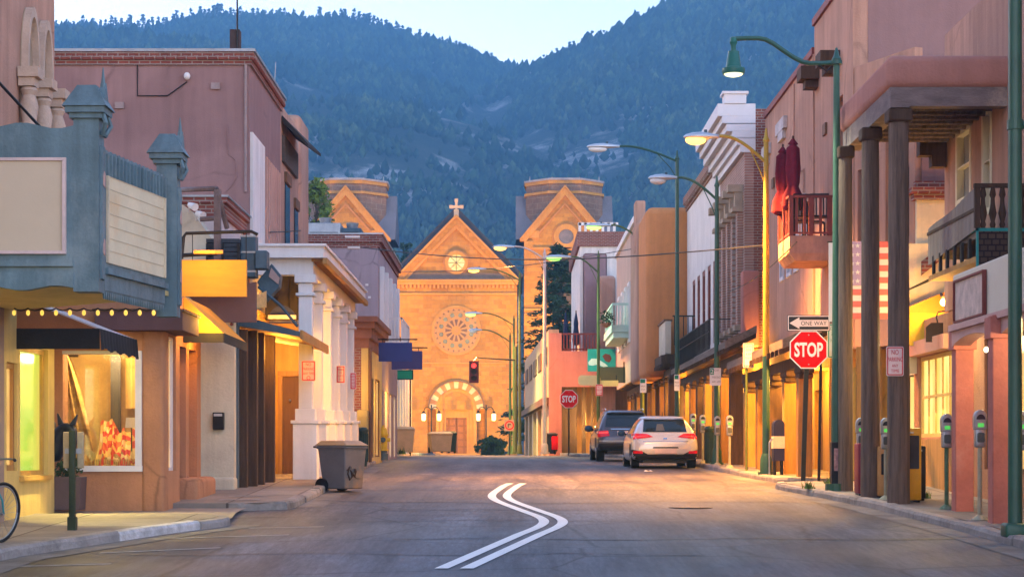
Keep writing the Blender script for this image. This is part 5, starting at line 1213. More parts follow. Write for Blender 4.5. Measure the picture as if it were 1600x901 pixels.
LIT_POST = [mat('glow tinted umber', (.36, .18, .05), .8, .35, 1.2, .3, 14, stretch=(5, 5, .5)), mat('glow tinted tawny', (.50, .26, .06), .8, .3, 1.2, .3, 14, stretch=(5, 5, .5)), WOOD]  # umber and tawny raised to carry lamp light on the posts
a1 = arcade('timber_arcade', 'timber arcade below the tall pink building with glow tinted square posts', 39.9, 50.2, 5.62, 3.85, XM - .01, .55, [40.2, 42.3, 44.6, 46.8, 49.2], 6.12, .2, colw=.16, colm=LIT_POST)
fw_ = FRt(7.35)
hd = [(41.2, 43.4, S(42) + .5, 2.9), (45.4, 46.6, S(45), 3.0), (47.6, 49.6, S(48) + .5, 3.0)]
MB().panel(fw_, 39.2, 53.0, S(46) - .4, 3.9, hd, .2).box(7.55, 12, 39.2, 53, S(46) - .4, 3.6).box(6.95, 7.56, 39.2, 53, 3.4, 3.598).build('shop_wall', OCHRE, pk)
rwin(pk, 7.35, hd[0], .1, mat('cream glazing bar', (.66, .52, .30), .5), LITY, 4, 3); MB().fbox(fw_, 45.4, 46.6, -.15, -.1, S(45), 3.0).build('door', WOODB, pk); rwin(pk, 7.35, hd[2], .1, WOODO, LITO, 3, 2)
MB().box(6.5, 7.34, 39.3, 39.4, S(39), 3.5).build('wing_wall', OCHRE, pk)
for y in (40.8, 44.0, 47.8): light(a1, 'POINT', (6.75, y, 3.25), 120, WARM, .1)
# ---- brick and white corniced building
bw = thing('brick_cornice_building', 'red brick building with big white bracketed cornice and painted white front', 'building', (7, 60, S(60)))
XK = 6.42; YF = 53.0; zt_ = H(170, 53); ztw = 10.85
kf = FRt(XK)
h1 = [(54.0 + 1.25 * k, 54.62 + 1.25 * k, 5.2, 8.0) for k in range(4)]
h2 = [(60.3 + 1.75 * k, 61.3 + 1.75 * k, 5.0, 7.6) for k in range(5)]
MB().panel(kf, YF, 59.2, 4.4, zt_ - 1.2, h1, .25).build('brick_front', brick('pale brick front', (.46, .24, .18), (.38, .19, .14), (.5, .4, .36), 'y'), bw)
MB().box(XK + .25, 13, YF, 59.2, 4.4, zt_).build('brick_side', REDB_X, bw)
MB().panel(kf, 59.202, 70.4, 4.4, ztw - .5, h2, .25).box(XK + .25, 13, 59.202, 70.4, 4.4, ztw - .01).build('white_front', WHITEB, bw)
for h in h1: rwin(bw, XK, h, .15, WHITE, GLASS, 1, 2, fw=.06)
for h in h2: rwin(bw, XK, h, .15, REDW, mat('pale blind', (.5, .42, .4), .6, .15), 1, 2, fw=.16, proud=.06)
for k in range(5):
    a = 53.55 + 1.25 * k
    o = MB().fbox(kf, a - .2, a + .2, .003, .16, 4.9, 8.2).build('pilaster', brick('pale brick front', (.4,)*3, (.4,)*3, (.4,)*3), bw)
    m = MB().fbox(kf, a - .26, a + .26, .003, .3, 8.2, 8.32).fbox(kf, a - .2, a + .2, .003, .42, 8.75, 8.95); m.fprism(kf, [(a - .16, 8.315), (a + .16, 8.315), (a + .16, 8.755), (a - .16, 8.755)], .003, .22); MB().fbox(kf, a - .24, a + .24, .003, .24, 4.9, 5.05).build('pilaster_base', mat('tan stone', (.40, .30, .22), .85, .2, 3), o)
    m.build('bracket', mat('tan stone', (.40, .30, .22), .85, .2, 3), o)
m = MB()
for k, (dz, d) in enumerate(((-1.2, .12), (-1.0, .22), (-.82, .34), (-.62, .50), (-.40, .62), (-.2, .74))):
    m.box(XK - d, XK + .3, YF - .02, 59.4, zt_ + dz, zt_ + dz + (.2 if k < 5 else .34) - .003)
m.box(XK - .56, XK + .04, YF - .06, YF + .5, zt_ + .14, zt_ + .40).box(XK - .62, XK + .10, YF - .1, YF + .56, zt_ + .40, zt_ + .47).box(XK - .5, XK + .3, 58.9, 59.45, zt_ + .14, zt_ + .5)
m.build('white_cornice', mat('white cornice paint', (.66, .64, .66), .6, .05, 1.5), bw)
MB().box(XK - .05, XK + .3, 59.46, 70.45, ztw - .5, ztw - .26).box(XK - .14, XK + .3, 59.46, 70.5, ztw - .26, ztw).build('brick_coping', REDB_Y, bw)
m = MB(); y = 59.6
while y < 70: m.box(XK - .135, XK - .05, y, y + .09, ztw - .42, ztw - .26); y += .24
m.build('dentil_course', REDB_Y, bw)
MB().rbox(XK - .12, XK + .35, YF - .02 - .5, YF - .03, 4.4, H(425, 53), .06, 3).build('plinth', ROSE, bw, smooth='auto')
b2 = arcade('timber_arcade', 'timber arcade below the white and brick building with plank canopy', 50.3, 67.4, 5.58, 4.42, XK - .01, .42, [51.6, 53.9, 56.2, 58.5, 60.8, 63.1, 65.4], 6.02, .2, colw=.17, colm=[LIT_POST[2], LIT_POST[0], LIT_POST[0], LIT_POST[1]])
MB().box(7.2, 12, 53.1, 71, S(56) - .4, 4.38).build('shop_wall', OCHRE, bw)
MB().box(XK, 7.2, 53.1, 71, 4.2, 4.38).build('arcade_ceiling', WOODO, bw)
for y in (52.2, 56.5, 60.5, 64.5): light(b2, 'POINT', (6.75, y, 3.6), 140, WARM, .1)
m = MB()
for z in (5.35, 5.0): m.box(5.7, 5.73, 55.5, 67.3, z, z + .03)
y = 55.5
while y < 67.3: m.box(5.7, 5.73, y, y + .03, 4.5, 5.35); y += .35
m.box(5.7, 6.4, 55.5, 55.53, 5.35, 5.38).box(5.7, 6.4, 67.3, 67.33, 5.35, 5.38); [m.box(5.72 + .12 * k, 5.75 + .12 * k, 67.3, 67.33, 4.5, 5.35) for k in range(6)]
m.build('railing', BLACKM, b2)
# ---- orange adobe and the painted houses beyond
oa = thing('orange_adobe', 'rounded orange adobe block with chimney beyond the white front', 'building', (6, 74, S(74)))
zt_ = H(325, 71)
MB().rbox(W(1008, 71), 12, 70.6, 77, 4.3, zt_, .28, 6).build('wall', mat('sodium tinted orange adobe', (.62, .24, .085), .92, .12, .9, .35, 25, streak=.12), oa, smooth='auto')  # orange base deepened to carry the sodium lamp glow
MB().rbox(W(990, 76), W(1006, 76), 75, 76, zt_ - 1.2, H(318, 76), .08, 3).rbox(W(986, 78), W(1010, 76), 74.5, 78.5, 4.3, H(355, 77), .2, 4).build('chimney', PINKS, oa, smooth='auto')
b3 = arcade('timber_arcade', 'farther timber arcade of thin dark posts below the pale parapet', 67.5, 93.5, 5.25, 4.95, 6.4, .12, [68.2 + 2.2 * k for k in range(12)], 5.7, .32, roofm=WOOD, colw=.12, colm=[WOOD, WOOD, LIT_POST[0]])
MB().box(5.4, 5.6, 67.6, 93.4, 5.0, 6.15).build('parapet', CREAM, b3)
m = MB(); y = 67.7
m.box(5.35, 5.65, 67.6, 93.4, 6.151, 6.22); m.build('parapet_cap', WOODB, b3)
m = MB(); [m.box(5.7 + .16 * k, 5.73 + .16 * k, 67.55, 67.58, 5.3, 6.3) for k in range(8)]; m.box(5.65, 7.0, 67.55, 67.58, 6.3, 6.35); m.build('end_railing', BLACKM, b3)
MB().box(6.9, 12, 71.2, 95, S(75) - .4, 4.3).build('shop_wall', OCHRE, b3)
for y in (70.0, 76, 83, 90): light(b3, 'POINT', (6.3, y, 3.4), 90, WARM, .1)
ph = thing('painted_house', 'peach house with tall white windows and mint balcony', 'building', (5.2, 85, S(85)))
XH = 5.1; hf = FRt(XH)
hh = [(80.0 + 2.6 * k, 81.2 + 2.6 * k, 6.3, 8.9) for k in range(5)]
MB().panel(hf, 79, 93.6, 4.6, 11.0, hh, .2).box(XH + .2, 12, 79, 93.6, 4.6, 11.0).build('wall', mat('peach stucco', (.60, .42, .33), .9, .1, 1, streak=.15), ph)
for h in hh: rwin(ph, XH, h, .1, WHITE, mat('pale blue pane', (.35, .42, .5), .2, .2), 1, 2, fw=.16, proud=.1)
MB().box(XH - .12, XH + .3, 78.95, 93.7, 11.0, 11.25).build('parapet_cap', WHITE, ph)
mb2 = thing('mint_balcony', 'mint green railed balcony on the peach house', 'balcony', (4.8, 86, 5.6))
z0 = H(510, 84)
MB().box(XH - .72, XH - .003, 83.0, 90, z0 - .55, z0 - .3).box(XH - .8, XH - .003, 82.9, 90, z0 - .3, z0).build('floor', mat('mint paint', (.50, .66, .58), .6, .08), mb2)
m = MB().box(XH - .78, XH - .7, 82.92, 90, z0 + .85, z0 + .95).box(XH - .7, XH, 82.92, 83.0, z0 + .85, z0 + .95)
[m.box(XH - .76, XH - .72, 83 + .3 * k, 83.05 + .3 * k, z0, z0 + .85) for k in range(23)]; [m.box(XH - .66 + .15 * k, XH - .62 + .15 * k, 82.94, 82.98, z0, z0 + .85) for k in range(5)]
m.build('railing', mat('mint paint', (.5,)*3), mb2)
hb = thing('hanging_basket', 'round leafy plant basket hanging at the mint balcony corner', 'plant', (W(947, 82.6), 82.6, H(500, 82.6)))
m = MB(); leaves(m, [(W(947, 82.6), 82.6, H(498, 82.6))], [.36], 160, .07, random.Random(4), 1); m.build('foliage', leafmat('basket leaves', (.05, .085, .03)), hb, recalc=False)
MB().lathe([(.05, 0), (.2, .1), (.24, .2)], W(947, 82.6), 82.6, H(512, 82.6), 12).build('pot', TERRA, hb)
mh = thing('mauve_tower_house', 'mauve plaster house with white edges and brick top beyond the peach house', 'building', (5, 100, S(100)))
Y = 98.0
MB().box(W(906, Y), 12, Y, 112, S(98), H(385, Y)).build('wall', WHITEB, mh)
MB().rbox(W(911, Y), W(948, Y), Y - .18, Y, 2.5, H(396, Y), .15, 4).build('plaster_panel', mat('plum plaster', (.27, .17, .18), .9, .12, .7), mh, smooth='auto')
MB().box(W(902, Y), 12, Y - .1, 112.1, H(385, Y) + .002, H(362, Y)).build('brick_top', REDB_X, mh)
m = MB(); [m.box(W(904 + 9 * k, Y), W(908 + 9 * k, Y), Y, Y + .2, H(362, Y), H(348, Y)) for k in range(7)]; m.box(W(903, Y), W(966, Y), Y, Y + .2, H(352, Y), H(348, Y) + .02); m.build('white_parapet', WHITE, mh)
MB().rbox(W(935, 96), W(962, 96), 96, 97.6, 3, H(430, 96), .2, 4).build('peach_wing', PINKS, mh, smooth='auto')
# ---- rose corner building with terrace
rc = thing('rose_terrace_building', 'rose corner building with roof terrace railing and dark arcade below', 'building', (2.6, 96, S(96)))
YF = 95.0; xa_, xb_ = W(858, YF), 9.0; zt_ = H(520, YF); zd = H(548, YF); zo = H(604, YF)
cyl_ = MB()
MB().box(xa_, xa_ + .62, YF, YF + .6, S(95) - .2, zt_).box(xa_ + .621, xb_, YF, YF + .4, zo, zd).build('front_wall', ROSE, rc)
MB().box(xa_ + .63, xb_, YF + 3.2, YF + 3.5, S(95), zo + .3).build('back_wall', WOODB, rc)  # wall made dark brown, the arcade's inner shade put into its colour
for px_ in (905, 919, 931): MB().box(W(px_ - 3, 96), W(px_ + 4, 96), YF + 1.2, YF + 1.55, S(95) - .1, zo + .25).build('column', OCHRE, rc)
MB().box(xa_ + .4, xb_, YF + .41, YF + 12, zd - .25, zd - .02).build('terrace_floor', DARK, rc)
m = MB().box(xa_ + .63, W(936, YF), YF + .1, YF + .2, zt_ - .08, zt_).box(xa_ + .63, W(936, YF), YF + .12, YF + .18, zd + .05, zd + .12); [m.box(xa_ + .7 + .16 * k, xa_ + .76 + .16 * k, YF + .12, YF + .18, zd, zt_ - .08) for k in range(11)]
m.build('terrace_railing', REDW, rc)
o = MB().box(xa_ + 1.4, xa_ + 1.75, YF + 3.1, YF + 3.19, S(95), H(640, 98)).build('door', WHITE, rc)
MB().box(xa_ + 1.8, xa_ + 2.05, YF + 3.12, YF + 3.19, S(95), H(625, 98)).box(xa_ + 2.5, xa_ + 2.9, YF + 3.12, YF + 3.19, S(95), H(610, 98)).build('lit_window', LITY, rc)
f10, L10 = FA(xa_, YF + .6, .85, 128, -1)
ho = [(2 + 6.2 * k, 6.4 + 6.2 * k, S(100) - .2, 3.9) for k in range(5)]
MB().panel(f10, 0, L10, S(100) - .3, H(540, 110), ho, .5).build('curved_front', mat('muted ochre stucco', (.58, .36, .2), .9, .12, 1, streak=.15), rc)  # side wall in ochre stucco with streaks
hq = [(1.5 + 6.2 * k, 5.2 + 6.2 * k, 6.4, 7.2) for k in range(5)]
for h in hq: MB().fbox(f10, h[0], h[1], .003, .06, 6.0, 6.9).build('terrace_opening', WOODB, rc)
m = MB(); m.fbox(f10, 0, L10, .003, .3, 3.95, 4.3); m.build('string_beam', WOODB, rc)
MB().prism([(xa_ + .5, YF + 2.6, S(95) - .2), (9, YF + 2.6, S(95) - .2), (9, 128, S(95) - .2), (2.0, 128, S(95) - .2)], (0, 0, 3.9)).build('inner_block', WOODB, rc)
light(rc, 'POINT', (xa_ + 1.6, YF + 1.5, 3.2), 90, YEL, .2); light(rc, 'POINT', (3.8, YF + 1.5, 3.2), 70, YEL, .2)
for k, (px_, h_) in enumerate(((884, 495), (900, 497))):
    t = thing('folded_umbrella', ('navy folded umbrella on the rose terrace, nearer the evergreen', 'navy folded umbrella on the rose terrace, nearer the mauve house')[k], 'umbrella', (W(px_, 97), 97, zd))
    x = W(px_, 97); MB().lathe([(.16, 0), (.2, .3), (.12, .9), (.13, 1.1), (.02, 1.7)], x, 97, zd + .4, 10).build('canopy', mat('navy canvas', (.02, .03, .08), .9), t, smooth='auto'); MB().cyl((x, 97, zd), (x, 97, zd + 2.15), .03, n=6).build('pole', WOOD, t)
# ================================================================= CATHEDRAL
YC = 220.0
def cx(px): return W(px, YC)
def cz(py): return H(py, YC)
SAND = brick('golden sandstone', (.56, .285, .06), (.40, .19, .04), (.36, .21, .08), 'x', .95, .48, .018, .35, .9, .22)
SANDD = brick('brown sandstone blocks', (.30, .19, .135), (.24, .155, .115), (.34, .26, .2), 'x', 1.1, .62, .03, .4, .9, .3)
SMOOTH = mat('smooth sandstone', (.52, .27, .07), .88, .15, .8, .15, 12, streak=.12)
SLATE = mat('grey slate roof', (.045, .045, .055), .7, .2, .6, .2, 8)
BUFF = mat('cream voussoir', (.66, .54, .34), .85, .1, 1)
RUST = mat('rust voussoir', (.46, .22, .075), .85, .15, 1)
OAK = mat('oak door', (.20, .075, .02), .6, .25, .8, .2, 8, stretch=(3, 3, .6))
cat_ = thing('cathedral', 'golden sandstone cathedral with gabled front, rose window and two octagonal towers', 'cathedral', (cx(713), YC, G(YC)))
fc = FC(YC)
xl_, xr_, xm = cx(620), cx(808), cx(713); ze = cz(440); za = cz(345); zg = G(YC) - .5
hp = (cx(668), cx(758), zg, cz(640))
def arcpts(xc, zc, r, a0=0, a1=math.pi, n=28): return [(xc + r * math.cos(a0 + (a1 - a0) * i / n), zc + r * math.sin(a0 + (a1 - a0) * i / n)) for i in range(n + 1)]
m = MB().panel(fc, xl_, xr_, zg, ze, [hp], .6).box(xl_, xr_, YC + .6, YC + 1.0, hp[3] + .01, ze)
m.box(xl_, hp[0] - .0, YC + .6, YC + 1.0, zg, ze).box(hp[1], xr_, YC + .6, YC + 1.0, zg, ze)
m.build('facade_wall', SAND, cat_)
MB().fprism(fc, [(xl_, ze + .9), (xr_, ze + .9), (xm, za)], -.35, -.9).build('gable_wall', SAND, cat_)
MB().fbox(fc, xl_ - .1, xr_ + .1, .003, .42, ze - .35, ze).fbox(fc, xl_ - .2, xr_ + .2, .003, .6, ze + .001, ze + .22).fbox(fc, xl_, xr_, .003, .2, ze - 1.5, ze - 1.3).build('cornice', SMOOTH, cat_)
m = MB(); [m.fbox(fc, xl_ + .15 + .45 * k, xl_ + .38 + .45 * k, .003, .3, ze - .75, ze - .352) for k in range(30)]; m.build('corbel_table', SMOOTH, cat_)
MB().fprism(fc, [(xl_ + .3, ze + .23), (xr_ - .3, ze + .23), (xr_ - 1.1, ze + 1.0), (xl_ + 1.1, ze + 1.0)], .0, -.35).build('ledge_roof', mat('weathered ledge', (.17, .12, .09), .8, .2), cat_)
# raking cornices
for s in (-1, 1):
    x0 = xm + s * (xr_ - xl_) / 2 * 1.03; k = 1.15
    d = Vector((xm - x0, 0, za + .5 - (ze + .2))).normalized(); nrm = Vector((-d.z * -s, 0, abs(d.x))) 
    def rake(o0, o1, d0, d1, mt, nm):
        off = Vector((s * abs(d.z), 0, abs(d.x)))
        A = Vector((x0, 0, ze + .2)); B = Vector((xm, 0, za + .5 + 0))
        q = [A + off * o0, B + Vector((0, 0, o0 / abs(d.x))), B + Vector((0, 0, o1 / abs(d.x))), A + off * o1]
        MB().fprism(fc, [(p.x, p.z) for p in q], d0, d1).build(nm, mt, cat_)
    rake(-.95, -.62, .02, -.9, SMOOTH, 'raking_cornice'); rake(-.62, -.08, .26, -.9, SAND, 'raking_cornice'); rake(-.08, .14, .55, -.9, SMOOTH, 'raking_cornice')
    rake(.14, .8, -.1, -26, SLATE, 'nave_roof')
MB().box(xl_ + .3, xr_ - .3, YC + 1.2, YC + 30, zg, ze).build('nave', SAND, cat_)
# cross
m = MB(); zc0 = za + 1.0
m.box(xm - .28, xm + .28, YC - .1, YC + .4, zc0 - .5, zc0 + .3); m.box(xm - .13, xm + .13, YC, YC + .25, zc0 + .3, cz(313)).box(xm - .62, xm + .62, YC + .01, YC + .24, cz(325), cz(321))
for a, b in ((xm, cz(313)), (xm - .62, cz(323)), (xm + .62, cz(323))): m.box(a - .19, a + .19, YC - .01, YC + .26, b - .19, b + .19)
m.build('cross', mat('pale stone cross', (.58, .42, .28), .8, .1), cat_)
def ring(xc, zc, r0, r1, d0, d1, n=40, a0=0, a1=2 * math.pi):
    m = MB(); o = arcpts(xc, zc, r1, a0, a1, n); i = arcpts(xc, zc, r0, a0, a1, n)
    for k in range(n): m.fprism(fc, [o[k], o[k + 1], i[k + 1], i[k]], d0, d1)
    return m
# lit oculus in the gable
xo, zo_ = xm, cz(410)
oc = ring(xo, zo_, .95, 1.35, -.35, .12).build('oculus', SMOOTH, cat_)
ring(xo, zo_, 1.38, 1.52, -.35, -.1).build('oculus_moulding', RUST, oc)
MB().fprism(fc, arcpts(xo, zo_, .95, 0, 2 * math.pi)[:-1], -.3, -.2).build('oculus_pane', lit('glowing oculus', (1, .78, .25), (1, .5, .06), 1.7, 1.4), oc)
m = MB(); [m.fprism(fc, [(xo + .93 * math.cos(a) - .03 * math.sin(a), zo_ + .93 * math.sin(a) + .03 * math.cos(a)), (xo + .03 * math.sin(a), zo_ - .03 * math.cos(a)), (xo - .03 * math.sin(a), zo_ + .03 * math.cos(a)), (xo + .93 * math.cos(a) + .03 * math.sin(a), zo_ + .93 * math.sin(a) - .03 * math.cos(a))], -.195, -.12) for a in [k * math.pi / 4 for k in range(8)]]; m.build('oculus_bars', OAK, oc)
# rose window
xo, zo_ = xm, cz(516); RR = 39 / 13.636
rw = ring(xo, zo_, RR - .28, RR, .003, .16).build('rose_window', SMOOTH, cat_)
MB().fprism(fc, arcpts(xo, zo_, RR - .28, 0, 2 * math.pi, 48)[:-1], .003, .05).build('rose_plate', mat('rose plate stone', (.44, .25, .105), .85, .1), rw)
gl = mat('leaded dark glass', (.16, .075, .03), .3, .3, 2); m = MB()
for k in range(24):
    a = 2 * math.pi * (k + .5) / 24; r = RR - .52
    m.fprism(fc, [(xo + r * math.cos(a) + q * math.cos(a + t), zo_ + r * math.sin(a) + q * math.sin(a + t)) for q, t in ((.17, 0), (.15, 2.1), (.15, 4.2))], .05, .058)
for k in range(12):
    a = 2 * math.pi * k / 12; ca, sa = math.cos(a), math.sin(a)
    m.fprism(fc, [(xo + r * ca - t * sa, zo_ + r * sa + t * ca) for r, t in ((.55, .05), (1.25, .2), (1.25, -.2), (.55, -.05))], .05, .058)
m.build('rose_lights', gl, rw)
m = MB(); g2 = MB()
for k in range(12):
    a = 2 * math.pi * (k + .5) / 12; xc_, zc_ = xo + 1.78 * math.cos(a), zo_ + 1.78 * math.sin(a)
    o = arcpts(xc_, zc_, .36, 0, 2 * math.pi, 12); i = arcpts(xc_, zc_, .27, 0, 2 * math.pi, 12)
    for q in range(12): m.fprism(fc, [o[q], o[q + 1], i[q + 1], i[q]], .05, .11)
    g2.fprism(fc, i[:-1], .05, .06)
m.build('rose_rings', SMOOTH, rw); g2.build('rose_panes', lit('amber rose glass', (1, .7, .25), (.3, .13, .04), .45, 1.2), rw)
ring(xo, zo_, 0.25, .5, .05, .12, 16).build('rose_hub', SMOOTH, rw)
# portal
zs_ = cz(638); xc_ = cx(713)
for r0, r1, d, mats in ((cx(755) - xc_ - .75, cx(755) - xc_, .3, (BUFF, RUST)), ):
    n = 17
    for k in range(n):
        m = MB(); q = 4
        for j in range(q):
            a, b = math.pi * (k + j / q) / n, math.pi * (k + (j + 1) / q) / n
            m.fprism(fc, [(xc_ + r1 * math.cos(a), zs_ + r1 * math.sin(a)), (xc_ + r1 * math.cos(b), zs_ + r1 * math.sin(b)), (xc_ + r0 * math.cos(b), zs_ + r0 * math.sin(b)), (xc_ + r0 * math.cos(a), zs_ + r0 * math.sin(a))], -.3, d)
        m.build('voussoir', mats[k % 2], cat_)
R3 = cx(755) - xc_
ring(xc_, zs_, R3 + .02, R3 + .2, -.1, .5, 30, 0, math.pi).build('hood_mould', mat('dark stone moulding', (.20, .12, .07), .85), cat_)
for k, (ra, rb, d) in enumerate(((R3 - 1.15, R3 - .76, .05), (R3 - 1.55, R3 - 1.16, -.25), (R3 - 1.9, R3 - 1.56, -.5))):
    ring(xc_, zs_, ra, rb, -.9, d, 30, 0, math.pi).build('arch_order', (SMOOTH, BUFF, SMOOTH)[k], cat_)
    for s in (-1, 1): MB().fbox(fc, xc_ + s * (ra + rb) / 2 - (rb - ra) / 2, xc_ + s * (ra + rb) / 2 + (rb - ra) / 2, -.9, d, zg, zs_ - .002).build('jamb', SMOOTH, cat_)
MB().fprism(fc, arcpts(xc_, zs_ + .12, R3 - 1.9, 0, math.pi), -.75, -.85).build('tympanum', mat('carved tympanum', (.26, .15, .11), .9, .35, 3, .5, 6), cat_)
MB().fbox(fc, xc_ - R3 + 1.9, xc_ + R3 - 1.9, -.85, -.55, cz(652), zs_ + .12).build('lintel', SMOOTH, cat_)
for s in (-1, 1):
    a0, a1 = (xc_ - 1.72, xc_ - .03) if s < 0 else (xc_ + .03, xc_ + 1.72)
    o = MB().fbox(fc, a0, a1, -.85, -.75, zg, cz(652)).build('door', OAK, cat_)
    m = MB()
    for i in range(2):
        for j in range(5): m.fbox(fc, a0 + .12 + i * .8, a0 + .76 + i * .8, -.75, -.71, G(YC) + .25 + j * .8, G(YC) + .9 + j * .8)
    m.build('door_panels', mat('carved oak panel', (.27, .105, .03), .6, .2), o)
MB().fbox(fc, xc_ - R3 + 1.9, xc_ - 1.73, -.9, -.6, zg, cz(652)).fbox(fc, xc_ + 1.73, xc_ + R3 - 1.9, -.9, -.6, zg, cz(652)).build('door_jamb', SMOOTH, cat_)
MB().box(xc_ - 4.5, xc_ + 4.5, YC - 3, YC - .05, G(YC) - .3, G(YC) + .2).build('steps', SMOOTH, cat_)
for z in (cz(568),): MB().fbox(fc, xl_, xr_, .003, .12, z, z + .16).build('string_course', SMOOTH, cat_)
# towers
def tower(xt, side):
    hw_ = 64 / 13.636; yf = YC + 1.0; yc = yf + hw_; ft = FC(yf); zE = cz(372); zA = cz(296)
    holes = [(xt - .75, xt + .75, cz(400) - 6.2, cz(400) - 2.6)]
    o = MB().panel(ft, xt - hw_, xt + hw_, zg, zE, holes, .4).box(xt - hw_, xt + hw_, yf + .4, yf + 2 * hw_, zg, zE).build('tower', SAND, cat_)
    MB().fprism(ft, [(xt - hw_ - .1, zE), (xt + hw_ + .1, zE), (xt, zA + .05)], .0, -.5).build('tower_gable', SAND, o)
    for s in (-1, 1):
        off = .5; dx, dz = hw_ + .5, zA - zE; L = math.hypot(dx, dz)
        q = [(xt + s * dx, zE - .25), (xt, zA + .35), (xt, zA - .55), (xt + s * (dx - .75), zE - .25)]
        MB().fprism(ft, q, .4, -.45).build('tower_rake', SMOOTH, o)
        q2 = [(xt + s * dx, zE + .0), (xt, zA + .62), (xt, zA + .36), (xt + s * dx, zE - .24)]
        MB().fprism(ft, q2, .55, -.5).build('tower_coping', SMOOTH, o)
        q3 = [(xt + s * (dx - 1.9), zE + .5), (xt, zA - 1.4), (xt, zA - 1.62), (xt + s * (dx - 2.15), zE + .5)]
        MB().fprism(ft, q3, .14, -.1).build('tower_moulding', RUST, o)
        MB().fbox(ft, xt + s * (hw_ - .5) - .5, xt + s * (hw_ - .5) + .5, .003, .35, zE - 1.0, zE - .26).fprism(ft, [(xt + s * (hw_ + .3), zE + .1), (xt + s * (hw_ - 1.7), zE + .1), (xt + s * (hw_ - 1.7) , zE + 1.0), (xt + s * (hw_ - .9), zE + 1.0)], .02, .2).build('kneeler', SMOOTH, o)
        # side slabs of the cross gable roof
    P = []
    for s in (-1, 1):
        x0, x1 = xt, xt + s * (hw_ + .95)
        vs = [(x0, yf - .1 + .6, zE), (x1, yf + .5, zE), (x1, yc, zA), (x0, yc, zA), (x0, yc + hw_, zE), (x1, yc + hw_, zE)]
        P.append((vs, [(0, 1, 2, 3), (3, 2, 5, 4), (1, 5, 2)]))
    m = MB(); [m.add(*p) for p in P]; m.build('tower_roof', mat('grey lead roof', (.20, .19, .21), .7, .15, .5), o)
    n = 8; ra = 62 / 13.636 / math.cos(math.pi / 8)
    def octa(r, z0, z1, mt, nm): return MB().lathe([(r, z0), (r, z1)], xt, yc, 0, 8).build(nm, mt, o)
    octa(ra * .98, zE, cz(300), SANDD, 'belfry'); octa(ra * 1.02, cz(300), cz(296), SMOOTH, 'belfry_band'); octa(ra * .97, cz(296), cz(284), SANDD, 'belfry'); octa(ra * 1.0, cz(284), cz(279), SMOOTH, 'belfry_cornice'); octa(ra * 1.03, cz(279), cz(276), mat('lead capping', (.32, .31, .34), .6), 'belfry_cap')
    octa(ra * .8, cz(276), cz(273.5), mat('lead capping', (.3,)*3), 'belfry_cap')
    m = MB(); [m.cyl((xt + dx_, yc - 1, cz(275)), (xt + dx_, yc - 1, cz(267)), .05, n=6) for dx_ in (-4, -1.4, 1.8, 4.1)]; m.build('lightning_rod', GREYM, o)
    xo, zo = xt + .15, cz(368)
    fq = ft
    def ringt(r0, r1, d0, d1, nn=30, a0=0, a1=2 * math.pi, z_=zo):
        m = MB(); A = arcpts(xo, z_, r1, a0, a1, nn); B = arcpts(xo, z_, r0, a0, a1, nn)
        for k in range(nn): m.fprism(ft, [A[k], A[k + 1], B[k + 1], B[k]], d0, d1)
        return m
    ringt(.85, 1.45, .003, .2).build('tower_oculus', SMOOTH, o); MB().fprism(ft, arcpts(xo, zo, .86, 0, 2 * math.pi)[:-1], .003, .05).build('oculus_pane', glass_dark('dusk oculus glass', (.10, .08, .09), .3), o)
    ringt(1.5, 1.62, .003, .1).build('oculus_moulding', RUST, o)
    for d_ in (.0,):
        ringt(1.55, 2.1, .003, .25, 20, 0, math.pi, cz(400) - 2.7).build('belfry_arch', SMOOTH, o); MB().fprism(ft, arcpts(xo, cz(400) - 2.7, 1.55, 0, math.pi) + [(xo - 1.55, cz(400) - 7), (xo + 1.55, cz(400) - 7)], .003, .03).build('belfry_louvre', mat('dark louvre', (.09, .07, .06)), o)
    m = MB(); [m.fbox(ft, xt - hw_, xt + hw_, .003, .2, z, z + .22) for z in (cz(388), cz(484), cz(492))]; m.build('tower_band', SMOOTH, o)
    return o
tower(cx(883), 1); tower(cx(539), -1)
# lanterns by the door
def lantern_post(px, lab):
    x = cx(px); Y = YC - 6; t = thing('lantern_post', lab, 'lamp post', (x * Y / YC, Y, G(Y)), 'twin lantern posts at the cathedral door')
    x = x * Y / YC
    MB().cyl((x, Y, G(Y)), (x, Y, H(632, Y)), .10, .07, 8).lathe([(.25, 0), (.2, .25), (.1, .4)], x, Y, G(Y), 10).build('post', BLACKM, t)
    for s in (-1, 1):
        xx = x + s * .86
        MB().tube(bez((x, Y, H(645, Y)), (x, Y, H(632, Y)), (xx, Y, H(632, Y)), (xx, Y, H(645, Y)), 10), .045, 6).build('arm', BLACKM, t)
        MB().lathe([(.16, 0), (.24, .12), (.26, .75), (.2, .8)], xx, Y, H(657, Y), 10).build('lantern_glass', emis('lantern glow', (1, .74, .3), 1.0), t)
        MB().lathe([(.3, 0), (.2, .14), (.05, .3)], xx, Y, H(657, Y) + .80, 10).build('lantern_cap', BLACKM, t)
    light(t, 'POINT', (x, Y + .0, H(648, Y)), 42, (1, .52, .06), .3)
lantern_post(674, 'black twin lantern post left of the cathedral door'); lantern_post(759.5, 'black twin lantern post right of the cathedral door')
